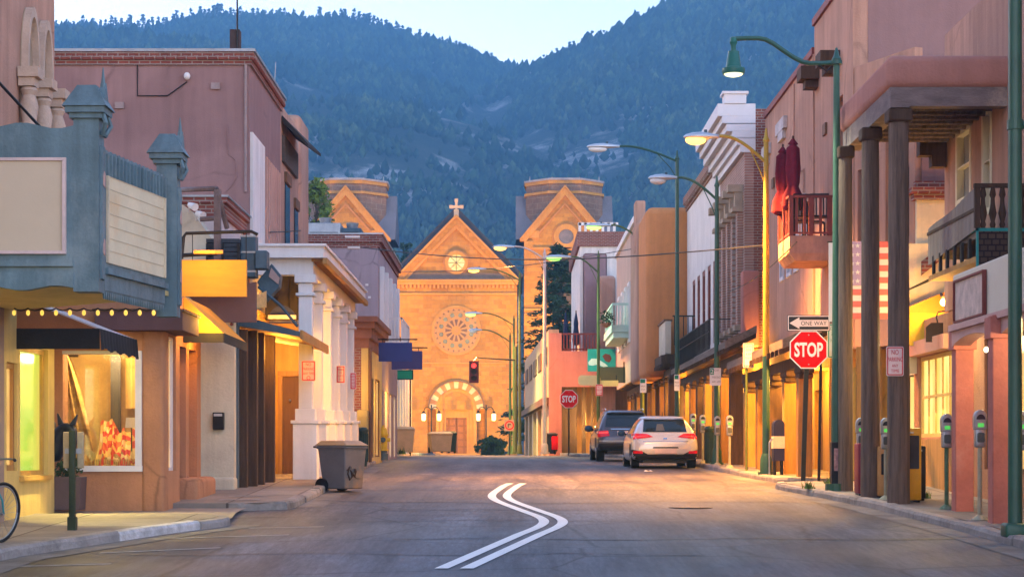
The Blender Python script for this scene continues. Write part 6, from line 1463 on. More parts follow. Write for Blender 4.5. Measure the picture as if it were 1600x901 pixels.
def flood(x, Y, aim, pw, c, lab, sp=70):
    t = thing('floodlight', lab, 'floodlight', (x, Y, G(Y)))
    MB().box(x - .3, x + .3, Y - .15, Y + .15, G(Y) + .12, G(Y) + .4).build('housing', BLACKM, t, bevel=.02)
    MB().box(x - .26, x + .26, Y + .151, Y + .17, G(Y) + .15, G(Y) + .38).build('lens', emis('flood lens', c, 1), t)
    MB().box(x - .05, x + .05, Y - .05, Y + .05, G(Y) - .02, G(Y) + .119).build('stand', BLACKM, t)
    light(t, 'SPOT', (x, Y + .35, G(Y) + .5), pw, c, .3, sp, aim, .8)
FCOL = (1.0, .43, .0)
flood(cx(640), YC - 21, (cx(668), YC, 13), 8300, FCOL, 'low floodlight on the plaza left of the cathedral door', 80)
flood(cx(790), YC - 21, (cx(758), YC, 13), 8300, FCOL, 'low floodlight on the plaza right of the cathedral door', 80)
flood(cx(895), YC - 14, (cx(880), YC, 22), 14500, FCOL, 'low floodlight on the plaza aimed at the right tower', 60)
flood(cx(530), YC - 14, (cx(545), YC, 22), 14500, FCOL, 'low floodlight on the plaza aimed at the left tower', 60)
# ================================================================= STREET LAMPS
ALU = mat('lamp head aluminium', (.55, .56, .58), .4, .1, 4, .05, 20, metal=.6)
OLIVE = mat('olive green paint', (.10, .135, .03), .5, .25, 3, .08, 40)
GLOWP = mat('glow tinted pole paint', (.42, .27, .03), .5, .2, 3, .08, 40)  # upper pole's yellow lamp glow is put into this colour
PINKP = mat('pinkish pole paint', (.55, .40, .36), .5, .15, 3)
def street_lamp(lab, px, Y, top, pya, pxt, pyh, hw, pm, em, ec, power, upper=None, split=None, r=.085, sw=None, label_group=None):
    x = W(px, Y); zb = S(Y); zt = H(top, Y)
    t = thing('street_lamp', lab, 'street lamp', (x, Y, zb))
    MB().cyl((x, Y, zb - .05), (x, Y, zb + .05), r * 2.1, n=14).lathe([(r * 1.6, .05), (r * 1.5, .35), (r * 1.1, .45)], x, Y, zb, 14).build('base', pm, t, smooth='auto')
    if upper:
        zs = H(split, Y); MB().cyl((x, Y, zb), (x, Y, zs), r, r * .9, 14).build('pole', pm, t, smooth='auto'); MB().cyl((x, Y, zs), (x, Y, zt), r * .88, r * .62, 14).build('upper_pole', upper, t, smooth='auto')
    else: MB().cyl((x, Y, zb), (x, Y, zt), r, r * .62, 14).build('pole', pm, t, smooth='auto')
    MB().lathe([(r * .75, 0), (r * .9, .04), (r * .5, .12), (.02, .3)], x, Y, zt, 10).build('finial', upper or pm, t, smooth='auto')
    hx0, hx1 = W(pxt, Y), W(pxt, Y) + hw; hz = H(pyh, Y); za = H(pya, Y); s = 1 if px > pxt else -1
    P = bez((x, Y, za), (x - (x - hx1) * .42, Y, za + (hz - za) * .75), (x - (x - hx1) * .7, Y, hz + .06), (hx1, Y, hz + .03), 16)
    MB().tube(P, .036, 8).build('arm', upper or pm, t, smooth='auto')
    MB().tube([(x, Y, za - .55), (x - (x - hx1) * .12, Y, za - .2), P[6] if False else (x - (x - hx1) * .34, Y, za + (hz - za) * .52)], .014, 6).build('brace', upper or pm, t)
    n = 14; m = MB(); vs = []; fs = []; st = [(0, .02, .015), (.06, .09, .06), (.25, .16, .10), (.5, .17, .115), (.75, .12, .085), (.93, .075, .06), (1.0, .06, .05)]
    for u, ry, rz in st:
        for k in range(n):
            a = 2 * math.pi * k / n; zz = rz * math.sin(a); vs.append((hx0 + hw * u, Y + ry * math.cos(a), hz + (zz if zz > 0 else zz * .45) + .01))
    for i in range(len(st) - 1):
        for k in range(n): fs.append((i * n + k, i * n + (k + 1) % n, (i + 1) * n + (k + 1) % n, (i + 1) * n + k))
    fs += [tuple(range(n)), tuple(range((len(st) - 1) * n, len(st) * n))]
    o = m.add(vs, fs).build('lamp_head', ALU, t, smooth=True)
    MB()._ell((hx0 + hw * .34, Y, hz - .055), hw * .29, .13, .11, 14, 8).build('lens', em, o, smooth=True)
    MB().cyl((hx0 + hw * .62, Y, hz + .08), (hx0 + hw * .62, Y, hz + .17), .035, n=8).build('photocell', TEALD, o)
    if power: light(t, 'SPOT', (hx0 + hw * .36, Y, hz - .19), power, ec, .2, 140, (hx0 + hw * .36, Y, 0), .9)
    return t
E_OR = emis('sodium lens', (1, .42, .06), 2.2); E_GR = emis('mercury lens', (.42, 1.0, .16), .7); E_OFF = mat('milky lens', (.72, .70, .68), .25, .05, 2, 0)
LP = 3300
street_lamp('street lamp with glow coloured upper pole and orange lit head by the striped box', 1197, 42.0, 222, 254, 1068, 215, .78, GREENP, E_OR, SOD, LP * 1.8, GLOWP, 556)
street_lamp('dark green street lamp with unlit flat head carrying the two hour sign', 1120, 52.0, 292, 312, 1013, 279, .78, GREENP, E_OFF, None, 0)
street_lamp('tall green street lamp with clear unlit head above the parked cars', 1058, 60.0, 250, 252, 917, 230, 1.02, GREENP, E_OFF, None, 0)
street_lamp('yellow green street lamp with dim green head beside the orange adobe', 1004, 77.0, 372, 378, 914, 353, 1.05, OLIVE, E_GR, GRN, LP * .012)
street_lamp('olive street lamp with bright green lit head before the evergreen tree', 935, 85.0, 402, 426, 852, 402, 1.15, OLIVE, E_GR, GRN, LP * .22)
street_lamp('pinkish pale street lamp with orange lit head at the rose corner', 851, 90.0, 398, 405, 770, 386, 1.0, PINKP, E_OR, SOD, LP * 1.2, r=.11)
street_lamp('thin dark street lamp with orange head before the church gable', 812, 100.0, 432, 438, 730, 421, 1.0, OLIVE, E_OR, SOD, LP * 2.2)
street_lamp('olive street lamp with yellow green head before the rose window', 803, 108.0, 500, 508, 726, 490, 1.0, OLIVE, E_GR, (.9, 1, .4), LP)
street_lamp('short olive street lamp with unlit head below the rose window', 797, 114.0, 526, 534, 732, 516, .8, OLIVE, E_OFF, None, 0)
# bell-shaded lamp
Y = 34.0; x = W(1307, Y); zb = S(Y)
t = thing('street_lamp', 'dark green street lamp with curved arm and bell shaped shade, dim lit', 'street lamp', (x, Y, zb))
MB().cyl((x, Y, zb - .05), (x, Y, H(560, Y)), .10, .085, 16).build('pole', GREENP, t, smooth='auto')
MB().cyl((x, Y, H(560, Y)), (x, Y, H(98, Y)), .08, .055, 16).build('upper_pole', mat('sage green paint', (.06, .14, .085), .45, .2, 3), t, smooth='auto')
MB().cyl((x, Y, zb - .05), (x, Y, zb + .12), .2, n=16).build('base', GREENP, t)
MB().box(x - .10, x + .10, Y - .10, Y + .10, H(766, Y), H(690, Y)).build('wrap', BLACKM, t, bevel=.01)
o = MB().box(x - .06, x + .02, Y - .106, Y - .101, H(735, Y), H(700, Y)).build('sticker', mat('worn sticker', (.45, .25, .25), .7, .5, 12), t)
MB().lathe([(.075, 0), (.085, .06), (.05, .12), (.02, .26)], x, Y, H(98, Y), 12).cyl((x, Y, H(101, Y)), (x, Y, H(95, Y)), .1, n=12).build('finial', GREENP, t, smooth='auto')
pts = [(1305, 98), (1285, 99), (1265, 99), (1254, 97), (1240, 90), (1222, 78), (1208, 68), (1196, 62), (1185, 60), (1165, 60), (1148, 61)]
MB().tube([(W(a, Y), Y, H(b, Y)) for a, b in pts], .042, 10).build('arm', GREENP, t, smooth='auto')
xs_ = W(1146, Y)
sh = MB().lathe([(.03, .66), (.06, .64), (.06, .60), (.07, .56), (.045, .5), (.045, .40), (.10, .40), (.10, .36), (.105, .34), (.14, .12), (.20, .10), (.205, .04), (.19, .0)], xs_, Y, H(116, Y), 24).build('bell_shade', mat('bell green enamel', (.02, .13, .10), .35, .1, 3, .02), t, smooth='auto')
MB()._ell((xs_, Y, H(116, Y)), .17, .17, .05, 16, 6).build('lens', emis('pale green lens', (.9, 1, .6), .5), sh)
light(t, 'SPOT', (xs_, Y, H(123, Y)), 450, (.95, 1, .75), .15, 150, (xs_, Y, 0), .9)
for a, b in ((1245, 100),): MB().tube([(W(1300, Y), Y, H(103, Y)), (W(1292, Y), Y, H(112, Y)), (W(1282, Y), Y, H(104, Y)), (W(1272, Y), Y, H(100, Y))], .012, 6).build('scroll', BLACKM, t)
# thick dark pole at the right edge
Y = 23.6; x = W(1586, Y); zb = S(Y)
t = thing('lamp_pole', 'thick dark green lamp pole rising out of frame before the rose posts', 'street lamp', (x, Y, zb))
MB().cyl((x, Y, zb - .05), (x, Y, H(-120, Y)), .088, .082, 20).build('pole', GREENP, t, smooth='auto')
MB().rbox(x - .15, x + .15, Y - .15, Y + .15, zb - .05, zb + .13, .04, 3).build('base', GREENP, t, smooth='auto')
m = MB().cyl((x + .05, Y, H(195, Y)), (x + .22, Y, H(195, Y)), .05, n=10).cyl((x, Y, H(203, Y)), (x, Y, H(188, Y)), .10, n=16); m.build('clamp', GREENP, t)
MB().tube(bez((x, Y, H(-100, Y)), (x, Y, H(-170, Y)), (x - .5, Y, H(-190, Y)), (x - 1.4, Y, H(-190, Y))), .04, 8).build('arm', GREENP, t)
# ================================================================= SIGNS
SRED = mat('sign red', (.72, .006, .008), .6, .06, 2, 0, spec=.1); SWH = mat('sign white', (.82, .80, .80), .4, .05, 2, 0); SPK = mat('pinkish sign white', (.78, .60, .60), .4, .06, 2, 0)
SBK = mat('sign black', (.02, .018, .022), .5, .1, 2, 0); SGR = mat('sign green', (.0, .22, .12), .4, .06, 2, 0); SBL = mat('sign blue', (.03, .045, .20), .5, .12, 1.5, 0); STEX = mat('sign red text', (.60, .02, .03), .5, .05, 2, 0)
SGT = mat('sign green text', (.02, .30, .16), .5, .05, 2, 0); SGY = mat('sign grey text', (.25, .22, .22), .5, .05, 2, 0)
def rrect(x0, x1, z0, z1, r, n=4):
    P = []
    for cx_, cz_, a in ((x1 - r, z1 - r, 0), (x0 + r, z1 - r, 90), (x0 + r, z0 + r, 180), (x1 - r, z0 + r, 270)):
        for k in range(n + 1): t = R(a + 90 * k / n); P.append((cx_ + r * math.cos(t), cz_ + r * math.sin(t)))
    return P
def plate(t, Y, px0, px1, py0, py1, m_, border=None, r=.03, name='plate', d=.0):
    x0, x1, z0, z1 = W(px0, Y), W(px1, Y), H(py1, Y), H(py0, Y); f = FC(Y - d)
    o = MB().fprism(f, rrect(x0, x1, z0, z1, r), 0, -.012).build(name, m_, t)
    if border:
        b = .012 * Y / 30 + .004; a = rrect(x0 + .012, x1 - .012, z0 + .012, z1 - .012, r * .7); i = rrect(x0 + .012 + b, x1 - .012 - b, z0 + .012 + b, z1 - .012 - b, r * .5)
        mm = MB(); [mm.fprism(f, [a[k], a[(k + 1) % len(a)], i[(k + 1) % len(a)], i[k]], .003, .0005) for k in range(len(a))]; mm.build('border', border, o)
    return o
def signtxt(o, Y, rows, px0, px1):
    for s, pyc, hpx, mm, wpx in rows:
        txt(o, 'lettering', s, W((px0 + px1) / 2, Y), Y - .004, H(pyc, Y), hpx * 1.4 * Y / F, mm, wpx * Y / F if wpx else None)
def signpost(t, px, Y, py_top, m_=None, r=.028, lean=0):
    x = W(px, Y); MB().cyl((x + lean, Y + .03 + r, S(Y) - .1), (x, Y + .03 + r, H(py_top, Y)), r, n=8).build('post', m_ or GREENP, t)
def octo(t, Y, pxc, pyc, wpx):
    x, z, w_ = W(pxc, Y), H(pyc, Y), wpx * Y / F / 2; f = FC(Y)
    def P(r): return [(x + r / math.cos(math.pi / 8) * math.cos(math.pi / 8 + k * math.pi / 4), z + r / math.cos(math.pi / 8) * math.sin(math.pi / 8 + k * math.pi / 4)) for k in range(8)]
    o = MB().fprism(f, P(w_), 0, -.012).build('plate', SWH, t)
    MB().fprism(f, P(w_ * .94), .004, .0005).build('red_face', SRED, o)
    txt(o, 'lettering', 'STOP', x, Y - .008, z, w_ * 1.02, SWH, w_ * 1.52, bold=.012)
    for s in (.78, -.78): MB().cyl((x, Y - .01, z + s * w_), (x, Y - .002, z + s * w_), .014, n=8).build('bolt', GREYM, o)
Y = 38.0
t = thing('stop_sign', 'large red octagonal stop sign on a dark post below the one way arrow', 'stop sign', (W(1258, Y), Y, S(37.2)))
octo(t, Y, 1263.5, 546, 59); x = W(1263, Y)
MB().hexa([(W(1255, Y) - .045, Y + .02, S(37) - .1), (W(1255, Y) + .045, Y + .02, S(37) - .1), (W(1255, Y) + .045, Y + .08, S(37) - .1), (W(1255, Y) - .045, Y + .08, S(37) - .1), (x - .045, Y + .02, H(494, Y)), (x + .045, Y + .02, H(494, Y)), (x + .045, Y + .08, H(494, Y)), (x - .045, Y + .08, H(494, Y))]).build('post', BLACKM, t)
t = thing('one_way_sign', 'black one way sign with left arrow above the large stop sign', 'sign', (W(1263, Y), Y, H(516, Y)))
o = plate(t, Y, 1230, 1297, 492, 517, SBK, SPK, .02)
f = FC(Y); q = lambda a, b: (W(a, Y), H(b, Y))
MB().fprism(f, [q(1233.5, 504.5), q(1249, 495.5), q(1249, 499.5), q(1294, 499.5), q(1294, 510), q(1249, 510), q(1249, 513.5)], .005, .001).build('arrow', SPK, o)
txt(o, 'lettering', 'ONE WAY', W(1271.5, Y), Y - .009, H(504.8, Y), .115, SBK, 40 * Y / F)
Y = 38.7
t = thing('loading_sign', 'pale green bordered sign half hidden behind the bell lamp pole', 'sign', (W(1301, Y), Y, H(532, Y)))
o = plate(t, Y, 1293, 1318, 506, 559, mat('pale mint sign', (.62, .72, .66), .4, .05, 2, 0), SGT); signtxt(o, Y, [('LOADING', 513, 5, SGT, 20), ('ZONE', 521, 5, SGT, 14), ('7AM TO', 532, 4, SGT, 16), ('6PM', 540, 4, SGT, 10), ('TOW', 553, 4, STEX, 12)], 1293, 1318)
signpost(t, 1284, Y, 520, BLACKM, .03, -.05); MB().box(W(1284, Y), W(1300, Y), Y + .015, Y + .03, H(520, Y), H(517, Y)).build('bracket', BLACKM, t)
Y = 30.0
t = thing('no_parking_sign', 'pinkish no parking any time sign on the nearest log post', 'sign', (W(1398, Y), Y, H(564, Y)))
o = plate(t, Y, 1385, 1412, 541, 587, SPK, STEX, .025); signtxt(o, Y, [('NO', 550, 8, STEX, 11), ('PARKING', 561, 7, STEX, 24), ('ANY', 571, 5, STEX, 10), ('TIME', 579, 5, STEX, 13)], 1385, 1412)
Y = 45.0
t = thing('loading_zone_sign', 'tall white loading zone sign on a thin green post under the arcade', 'sign', (W(1168, Y), Y, S(Y)))
o = plate(t, Y, 1161, 1178, 536, 574, SWH, SGY, .02); signtxt(o, Y, [('LOADING', 541, 4, SGY, 14), ('ZONE', 546, 4, SGY, 9), ('8 AM', 553, 3, SGY, 8), ('TO 6 PM', 559, 3, SGY, 11), ('TOW AWAY', 571, 2.5, STEX, 14)], 1161, 1178)
signpost(t, 1167, Y, 534, OLIVE, .03)
Y = 51.7
t = thing('parking_time_sign', 'white two hour parking sign with green corner on the dark lamp post', 'sign', (W(1117, Y), Y, H(588, Y)))
o = plate(t, Y, 1109, 1126.5, 574.5, 602, SWH, None, .02); MB().fprism(FC(Y), [q_ for q_ in ((W(1109.6, Y), H(585, Y)), (W(1115.5, Y), H(585, Y)), (W(1115.5, Y), H(575, Y)), (W(1109.6, Y), H(575, Y)))], .003, .0005).build('green_corner', SGR, o)
txt(o, 'lettering', '2', W(1112.5, Y), Y - .006, H(580, Y), .17, SWH); signtxt(o, Y, [('HOUR', 578, 3.5, SGY, 8), ('PARKING', 589, 3.5, SGY, 13), ('8AM - 6PM', 596, 3, SGY, 13)], 1110, 1128)
for px0, px1, py0, py1, Y, lab in ((1053.5, 1062, 585, 610, 59.7, 'small white parking sign with green top on the tall green lamp'), (1000, 1010, 591, 613, 69, 'small white parking sign with green top on the thin arcade posts')):
    t = thing('parking_time_sign', lab, 'sign', (W(px0, Y), Y, H(py1, Y)))
    o = plate(t, Y, px0, px1, py0, py1, SWH, None, .02); MB().fprism(FC(Y), [(W(px0 + .5, Y), H(py0 + 7, Y)), (W(px1 - 2, Y), H(py0 + 7, Y)), (W(px1 - 2, Y), H(py0 + 1, Y)), (W(px0 + .5, Y), H(py0 + 1, Y))], .003, .0005).build('green_top', SGR, o)
    signtxt(o, Y, [('PARKING', py0 + 12, 2.6, SGY, 7), ('8 TO 6', py0 + 17, 2.6, SGY, 6)], px0, px1)
Y = 84.6
t = thing('no_parking_sign', 'small pink no parking sign on the olive lamp beside the grey car', 'sign', (W(936, Y), Y, H(610, Y)))
o = plate(t, Y, 930.5, 942, 600, 618, SPK, STEX, .03); signtxt(o, Y, [('NO', 604, 4, STEX, 5), ('PARKING', 609, 3.4, STEX, 9), ('ANY TIME', 614, 2.6, STEX, 9)], 930, 942)
Y = 81.0
t = thing('stop_sign', 'smaller red stop sign farther along before the rose building', 'stop sign', (W(889, Y), Y, S(Y)))
octo(t, Y, 889, 623, 28); signpost(t, 889, Y, 610, BLACKM, .035)
# teal painted board, blank boards
Y = 88
t = thing('painted_board', 'teal painted board with pale bird and russet patch above the stop sign', 'sign', (W(940, Y), Y, H(562, Y)))
o = plate(t, Y, 918, 962, 545, 580, mat('teal board', (.03, .32, .30), .5, .2, 2, 0), None, .01)
f = FC(Y); q = lambda a, b: (W(a, Y), H(b, Y))
MB().fprism(f, [q(919, 566), q(924, 560), q(932, 560), q(938, 563), q(946, 568), q(950, 572), q(943, 573), q(934, 569), q(926, 571), q(920, 570)], .006, .001).build('pale_bird', WHITE, o)
MB().fprism(f, [q(941, 556), q(946, 552), q(953, 554), q(956, 560), q(952, 566), q(946, 564)], .006, .001).build('russet_patch', REDW, o)
Y = 86.5
for nm, px0, px1, py0, py1, m_, lab in (('blank_board', 937, 978, 573, 598, mat('dark olive board', (.10, .08, .045), .6, .1), 'plain dark olive board under the teal painted board'), ('blank_board', 903, 938, 586, 602, mat('peach board', (.60, .38, .24), .6, .1), 'rounded peach board pointing left above the far stop sign'), ('blank_board', 924, 966, 594, 603, mat('straw board', (.65, .50, .22), .6, .1), 'narrow straw coloured board under the olive board')):
    t = thing(nm, lab, 'sign', (W(px0, Y), Y, H(py1, Y)))
    o = plate(t, Y, px0, px1, py0, py1, m_, None, .16 if 'peach' in lab else .02, d=.05 if 'straw' in lab else (.1 if 'peach' in lab else 0)); MB().cyl((W(px1 - 3, Y), Y + .02, H(py1, Y)), (W(px1 - 3, Y), Y + .02, H(py0 - 8, Y)), .03, n=6).build('hanger', BLACKM, t)
# left hand signs
Y = 35.3
t = thing('no_parking_sign', 'tan no parking sign on the edge of the brown timber posts at left', 'sign', (W(482, 37.8), 37.8, H(578, 37.8)))
Y = 37.6; SOP = mat('tan sign', (.70, .45, .30), .45, .06, 2, 0)
o = plate(t, Y, 471, 493, 563, 595, SOP, STEX, .025); signtxt(o, Y, [('NO', 569, 5, STEX, 8), ('PARKING', 576, 4.5, STEX, 18), ('ANY TIME', 583, 4, STEX, 17)], 471, 493)
f = FC(Y); m = MB(); A = [(W(482, Y) + .038 * math.cos(k * math.pi / 8), H(590, Y) + .038 * math.sin(k * math.pi / 8)) for k in range(16)]; B = [(W(482, Y) + .027 * math.cos(k * math.pi / 8), H(590, Y) + .027 * math.sin(k * math.pi / 8)) for k in range(16)]
[m.fprism(f, [A[k], A[(k + 1) % 16], B[(k + 1) % 16], B[k]], .005, .001) for k in range(16)]; m.build('ring_symbol', STEX, o)
MB().box(W(478, Y), W(486, Y), Y + .012, Y + .55, H(580, Y), H(576, Y)).build('bracket', GREYM, t)
for px0, px1, py0, py1, Y, lab in ((525.5, 539, 571, 598, 42.8, 'pale red lettered plate on the second white column'), (547, 556.5, 582, 608, 47.5, 'pale narrow lettered plate on the farther white column')):
    t = thing('parking_plate', lab, 'sign', (W(px0, Y), Y, H(py1, Y)))
    o = plate(t, Y, px0, px1, py0, py1, SOP if px0 < 540 else SPK, STEX, .015); signtxt(o, Y, [('PARKING', py0 + 6, 3, STEX, 9), ('FOR', py0 + 11, 3, STEX, 4), ('GUESTS', py0 + 16, 3, STEX, 8), ('ONLY', py0 + 21, 3, STEX, 6)], px0, px1)
    MB().box(W(px0 + 2, Y), W(px0 + 5, Y), Y + .012, Y + .3, H(py0 + 8, Y), H(py0 + 4, Y)).build('bracket', GREYM, t)
for px0, px1, py0, py1, Y, m_, lab in ((591.5, 644, 535, 564.5, 58, SBL, 'plain deep blue hanging sign board past the brick shop'), (612, 660, 548, 577, 64, mat('sign violet', (.055, .045, .16), .5, .1, 1.5, 0), 'plain violet sign board hanging behind the deep blue one')):
    t = thing('hanging_sign', lab, 'sign', (W(px0, Y), Y, H(py1, Y)))
    plate(t, Y, px0, px1, py0, py1, m_, None, .01, 'board')
    MB().tube([(W(575, Y) if px0 < 600 else W(598, Y), Y + .02, H(py0 - 5, Y)), (W(px1 + 8, Y), Y + .02, H(py0 - 5, Y))], .02, 6).build('bracket', BLACKM, t)
    m = MB(); [m.cyl((W(a, Y), Y + .02, H(py0, Y)), (W(a, Y), Y + .02, H(py0 - 5, Y)), .01, n=5) for a in (px0 + 6, px1 - 6)]; m.build('hanger', BLACKM, t)
Y = 80
t = thing('street_name_sign', 'blank green sign on a slim post near the cathedral corner', 'sign', (W(641, Y), Y, S(Y)))
plate(t, Y, 611.5, 646, 577.5, 593, mat('green sign face', (.0, .27, .14), .4, .06), SBK, .04); signpost(t, 641, Y, 577, BLACKM, .03)
Y = 104
t = thing('turn_ban_sign', 'round red ringed turn ban sign beneath the far street lamps', 'sign', (W(796, Y), Y, S(Y)))
o = plate(t, Y, 788, 803, 655, 673, mat('dull sign white', (.22, .19, .18), .6), None, .03); f = FC(Y); xc_, zc_ = W(796, Y), H(664, Y); m = MB()
A = [(xc_ + .25 * math.cos(k * math.pi / 10), zc_ + .25 * math.sin(k * math.pi / 10)) for k in range(20)]; B = [(xc_ + .18 * math.cos(k * math.pi / 10), zc_ + .18 * math.sin(k * math.pi / 10)) for k in range(20)]
[m.fprism(f, [A[k], A[(k + 1) % 20], B[(k + 1) % 20], B[k]], .005, .001) for k in range(20)]; m.build('red_ring', SRED, o)
MB().fprism(f, [(xc_ - .09, zc_ - .12), (xc_ - .04, zc_ - .12), (xc_ - .04, zc_ + .02), (xc_ + .08, zc_ + .02), (xc_ + .08, zc_ + .08), (xc_ - .09, zc_ + .08)], .005, .001).build('turn_arrow', SBK, o); signpost(t, 796, Y, 654, BLACKM, .035)
# traffic signal on its mast arm
Y = 100.0
t = thing('traffic_light', 'red lit traffic signal hanging from a thin mast arm', 'traffic light', (W(806, Y), Y, S(Y)))
MB().cyl((W(806, Y), Y + .3, S(Y)), (W(806, Y), Y + .3, H(540, Y)), .09, .07, 10).build('pole', OLIVE, t)
MB().tube([(W(806, Y), Y + .3, H(562, Y)), (W(745, Y), Y + .1, H(558, Y))], .05, 8, .03).build('mast_arm', BLACKM, t)
o = MB().rbox(W(733, Y), W(748, Y), Y - .12, Y + .1, H(598, Y), H(563, Y), .03, 2).build('housing', mat('signal red black', (.10, .015, .012), .5, .2), t)
m_r = emis('red signal', (1, .03, .02), .9)
for k, py_ in enumerate((571, 581, 591)):
    p = (W(740.5, Y), Y - .125, H(py_, Y)); MB().cyl(p, (p[0], p[1] - .02, p[2]), .13, n=16).build('lens', (m_r, DARK, DARK)[k], o)
    m = MB(); A = [(p[0] + .16 * math.cos(a), p[2] + .16 * math.sin(a)) for a in np.linspace(-.3, math.pi + .3, 14)]; B = [(p[0] + .145 * math.cos(a), p[2] + .145 * math.sin(a)) for a in np.linspace(-.3, math.pi + .3, 14)]
    [m.fprism(FC(Y - .12), [A[i], A[i + 1], B[i + 1], B[i]], 0, .2) for i in range(13)]; m.build('visor', DARK, o)
MB().cyl((W(740.5, Y), Y + .0, H(563, Y)), (W(745, Y), Y + .1, H(558, Y)), .03, n=6).build('hanger', GREYM, t)
# ================================================================= METERS, BINS, BOXES
GDISP = emis('meter display', (.10, .75, .12), .16)
def meter(px, Y, pyt, lab, pm):
    x = W(px, Y); zb = S(Y); hh = H(pyt, Y) - zb
    t = thing('parking_meter', lab, 'parking meter', (x, Y, zb), 'parking meters along the kerb'); z0 = zb + hh - .50
    MB().cyl((x, Y, zb - .05), (x, Y, z0 + .03), .032, n=10).lathe([(.11, 0), (.09, .03), (.04, .07)], x, Y, zb, 12).build('post', pm, t, smooth='auto')
    o = MB().rbox(x - .075, x + .075, Y - .06, Y + .06, z0, z0 + .26, .03, 3).build('vault', GREYM, t, smooth='auto')
    n = 14; P = [(x - .085, z0 + .24)] + [(x - .09 * math.cos(a), z0 + .40 + .11 * math.sin(a)) for a in np.linspace(0, math.pi, n)] + [(x + .085, z0 + .24)]
    o = MB().fprism(FC(Y - .06), P, 0, -.12).build('dome', GREYM, t, bevel=.015)
    MB().fprism(FC(Y - .06), rrect(x - .042, x + .042, z0 + .275, z0 + .33, .01), .004, .001).build('display', GDISP, o)
    MB().fprism(FC(Y - .06), [(x - .06 * math.cos(a), z0 + .38 + .07 * math.sin(a)) for a in np.linspace(0, math.pi, 10)], .004, .001).build('window', GLASS, o)
    MB().fprism(FC(Y - .06), rrect(x - .05, x + .05, z0 + .07, z0 + .2, .02), .004, .001).build('coin_plate', mat('meter dark plate', (.10, .11, .10), .5), t)
GPO = mat('chipped green post', (.10, .17, .09), .6, .4, 6, .2, 20, stain=(.45, .45, .40), stain_amt=.7); TPO = mat('buff post', (.36, .34, .24), .6, .2, 4)
meter(1594, 24.6, 642, 'parking meter partly behind the thick dark green lamp pole', TPO)
meter(1531, 26.0, 641, 'parking meter on a buff post between the two rose posts', TPO)
meter(1479, 28.6, 647, 'parking meter on a chipped green post left of the rose posts', GPO)
meter(1384, 31.2, 653, 'parking meter standing between the two nearest log posts', TPO)
meter(1345, 32.8, 653, 'parking meter above the maroon box behind the log posts', TPO)
meter(1140, 48.0, 649, 'parking meter nearest the loading zone sign under the arcade', TPO)
meter(1121, 51.0, 650, 'parking meter directly before the dark lamp post', TPO)
meter(1098, 54.0, 648, 'parking meter left of the green litter bin by the white car', TPO)
meter(1083, 57.0, 646, 'farthest parking meter just above the white car roof', TPO)
def newsbox(px0, px1, pyt, pyb, Y, m_, lab, top=None):
    x0, x1, z1 = W(px0, Y), W(px1, Y), H(pyt, Y); zb = S(Y)
    t = thing('newspaper_box', lab, 'newspaper box', ((x0 + x1) / 2, Y, zb))
    MB().rbox(x0, x1, Y, Y + .4, zb + .03, z1, .025, 2).build('case', m_, t, smooth='auto')
    MB().fprism(FC(Y), rrect(x0 + .04, x1 - .04, zb + .45 * (z1 - zb), z1 - .12, .015), .012, .001).build('window', GLASS, t)
    MB().box((x0 + x1) / 2 - .05, (x0 + x1) / 2 + .05, Y - .03, Y - .001, z1 - .09, z1 - .06).build('handle', GREYM, t)
    m = MB(); m.box(x0 + .02, x0 + .06, Y + .03, Y + .37, zb - .05, zb + .03).box(x1 - .06, x1 - .02, Y + .03, Y + .37, zb - .05, zb + .03); m.build('feet', BLACKM, t)
newsbox(1341, 1371, 692, 776, 32.4, mat('maroon enamel', (.24, .018, .04), .4, .15, 2), 'maroon newspaper box between the log posts')
newsbox(1373, 1399, 697, 780, 31.7, mat('peach enamel', (.60, .30, .10), .4, .15, 2), 'peach newspaper box just left of the nearest log post')
newsbox(1404, 1440, 668, 785, 30.5, mat('amber enamel', (.60, .30, .02), .4, .15, 2), 'tall amber newspaper box behind the nearest log post')
newsbox(1424, 1447, 696, 784, 31.0, BLACKM, 'narrow black newspaper box behind the amber one')
Y = 41.4; t = thing('striped_drop_box', 'round topped navy and cream striped drop box by the lamp', 'drop box', (W(1217, Y), Y, S(Y)))
x0, x1 = W(1209, Y), W(1226, Y); zb = S(Y); zt_ = H(655, Y); NAVY = mat('navy enamel', (.02, .02, .06), .5, .1)
P = [(x0, zb + .3)] + [((x0 + x1) / 2 - (x1 - x0) / 2 * math.cos(a), zt_ - .12 + .12 * math.sin(a)) for a in np.linspace(0, math.pi, 10)] + [(x1, zb + .3)]
MB().fprism(FC(Y), P, 0, -.35).build('case', NAVY, t); MB().box(x0 - .005, x1 + .005, Y - .006, Y + .355, H(700, Y), H(681, Y)).build('cream_band', CREAM, t)
m = MB(); [m.box(a, a + .04, Y + .05, Y + .3, zb - .05, zb + .3) for a in (x0 + .02, x1 - .06)]; m.build('feet', BLACKM, t)
MB().tube([(x0 - .08, Y + .1, zb), (x0 - .08, Y + .1, zb + .7), (x0 - .02, Y + .1, zb + .78)], .02, 6).build('guard_rail', GREYM, t)
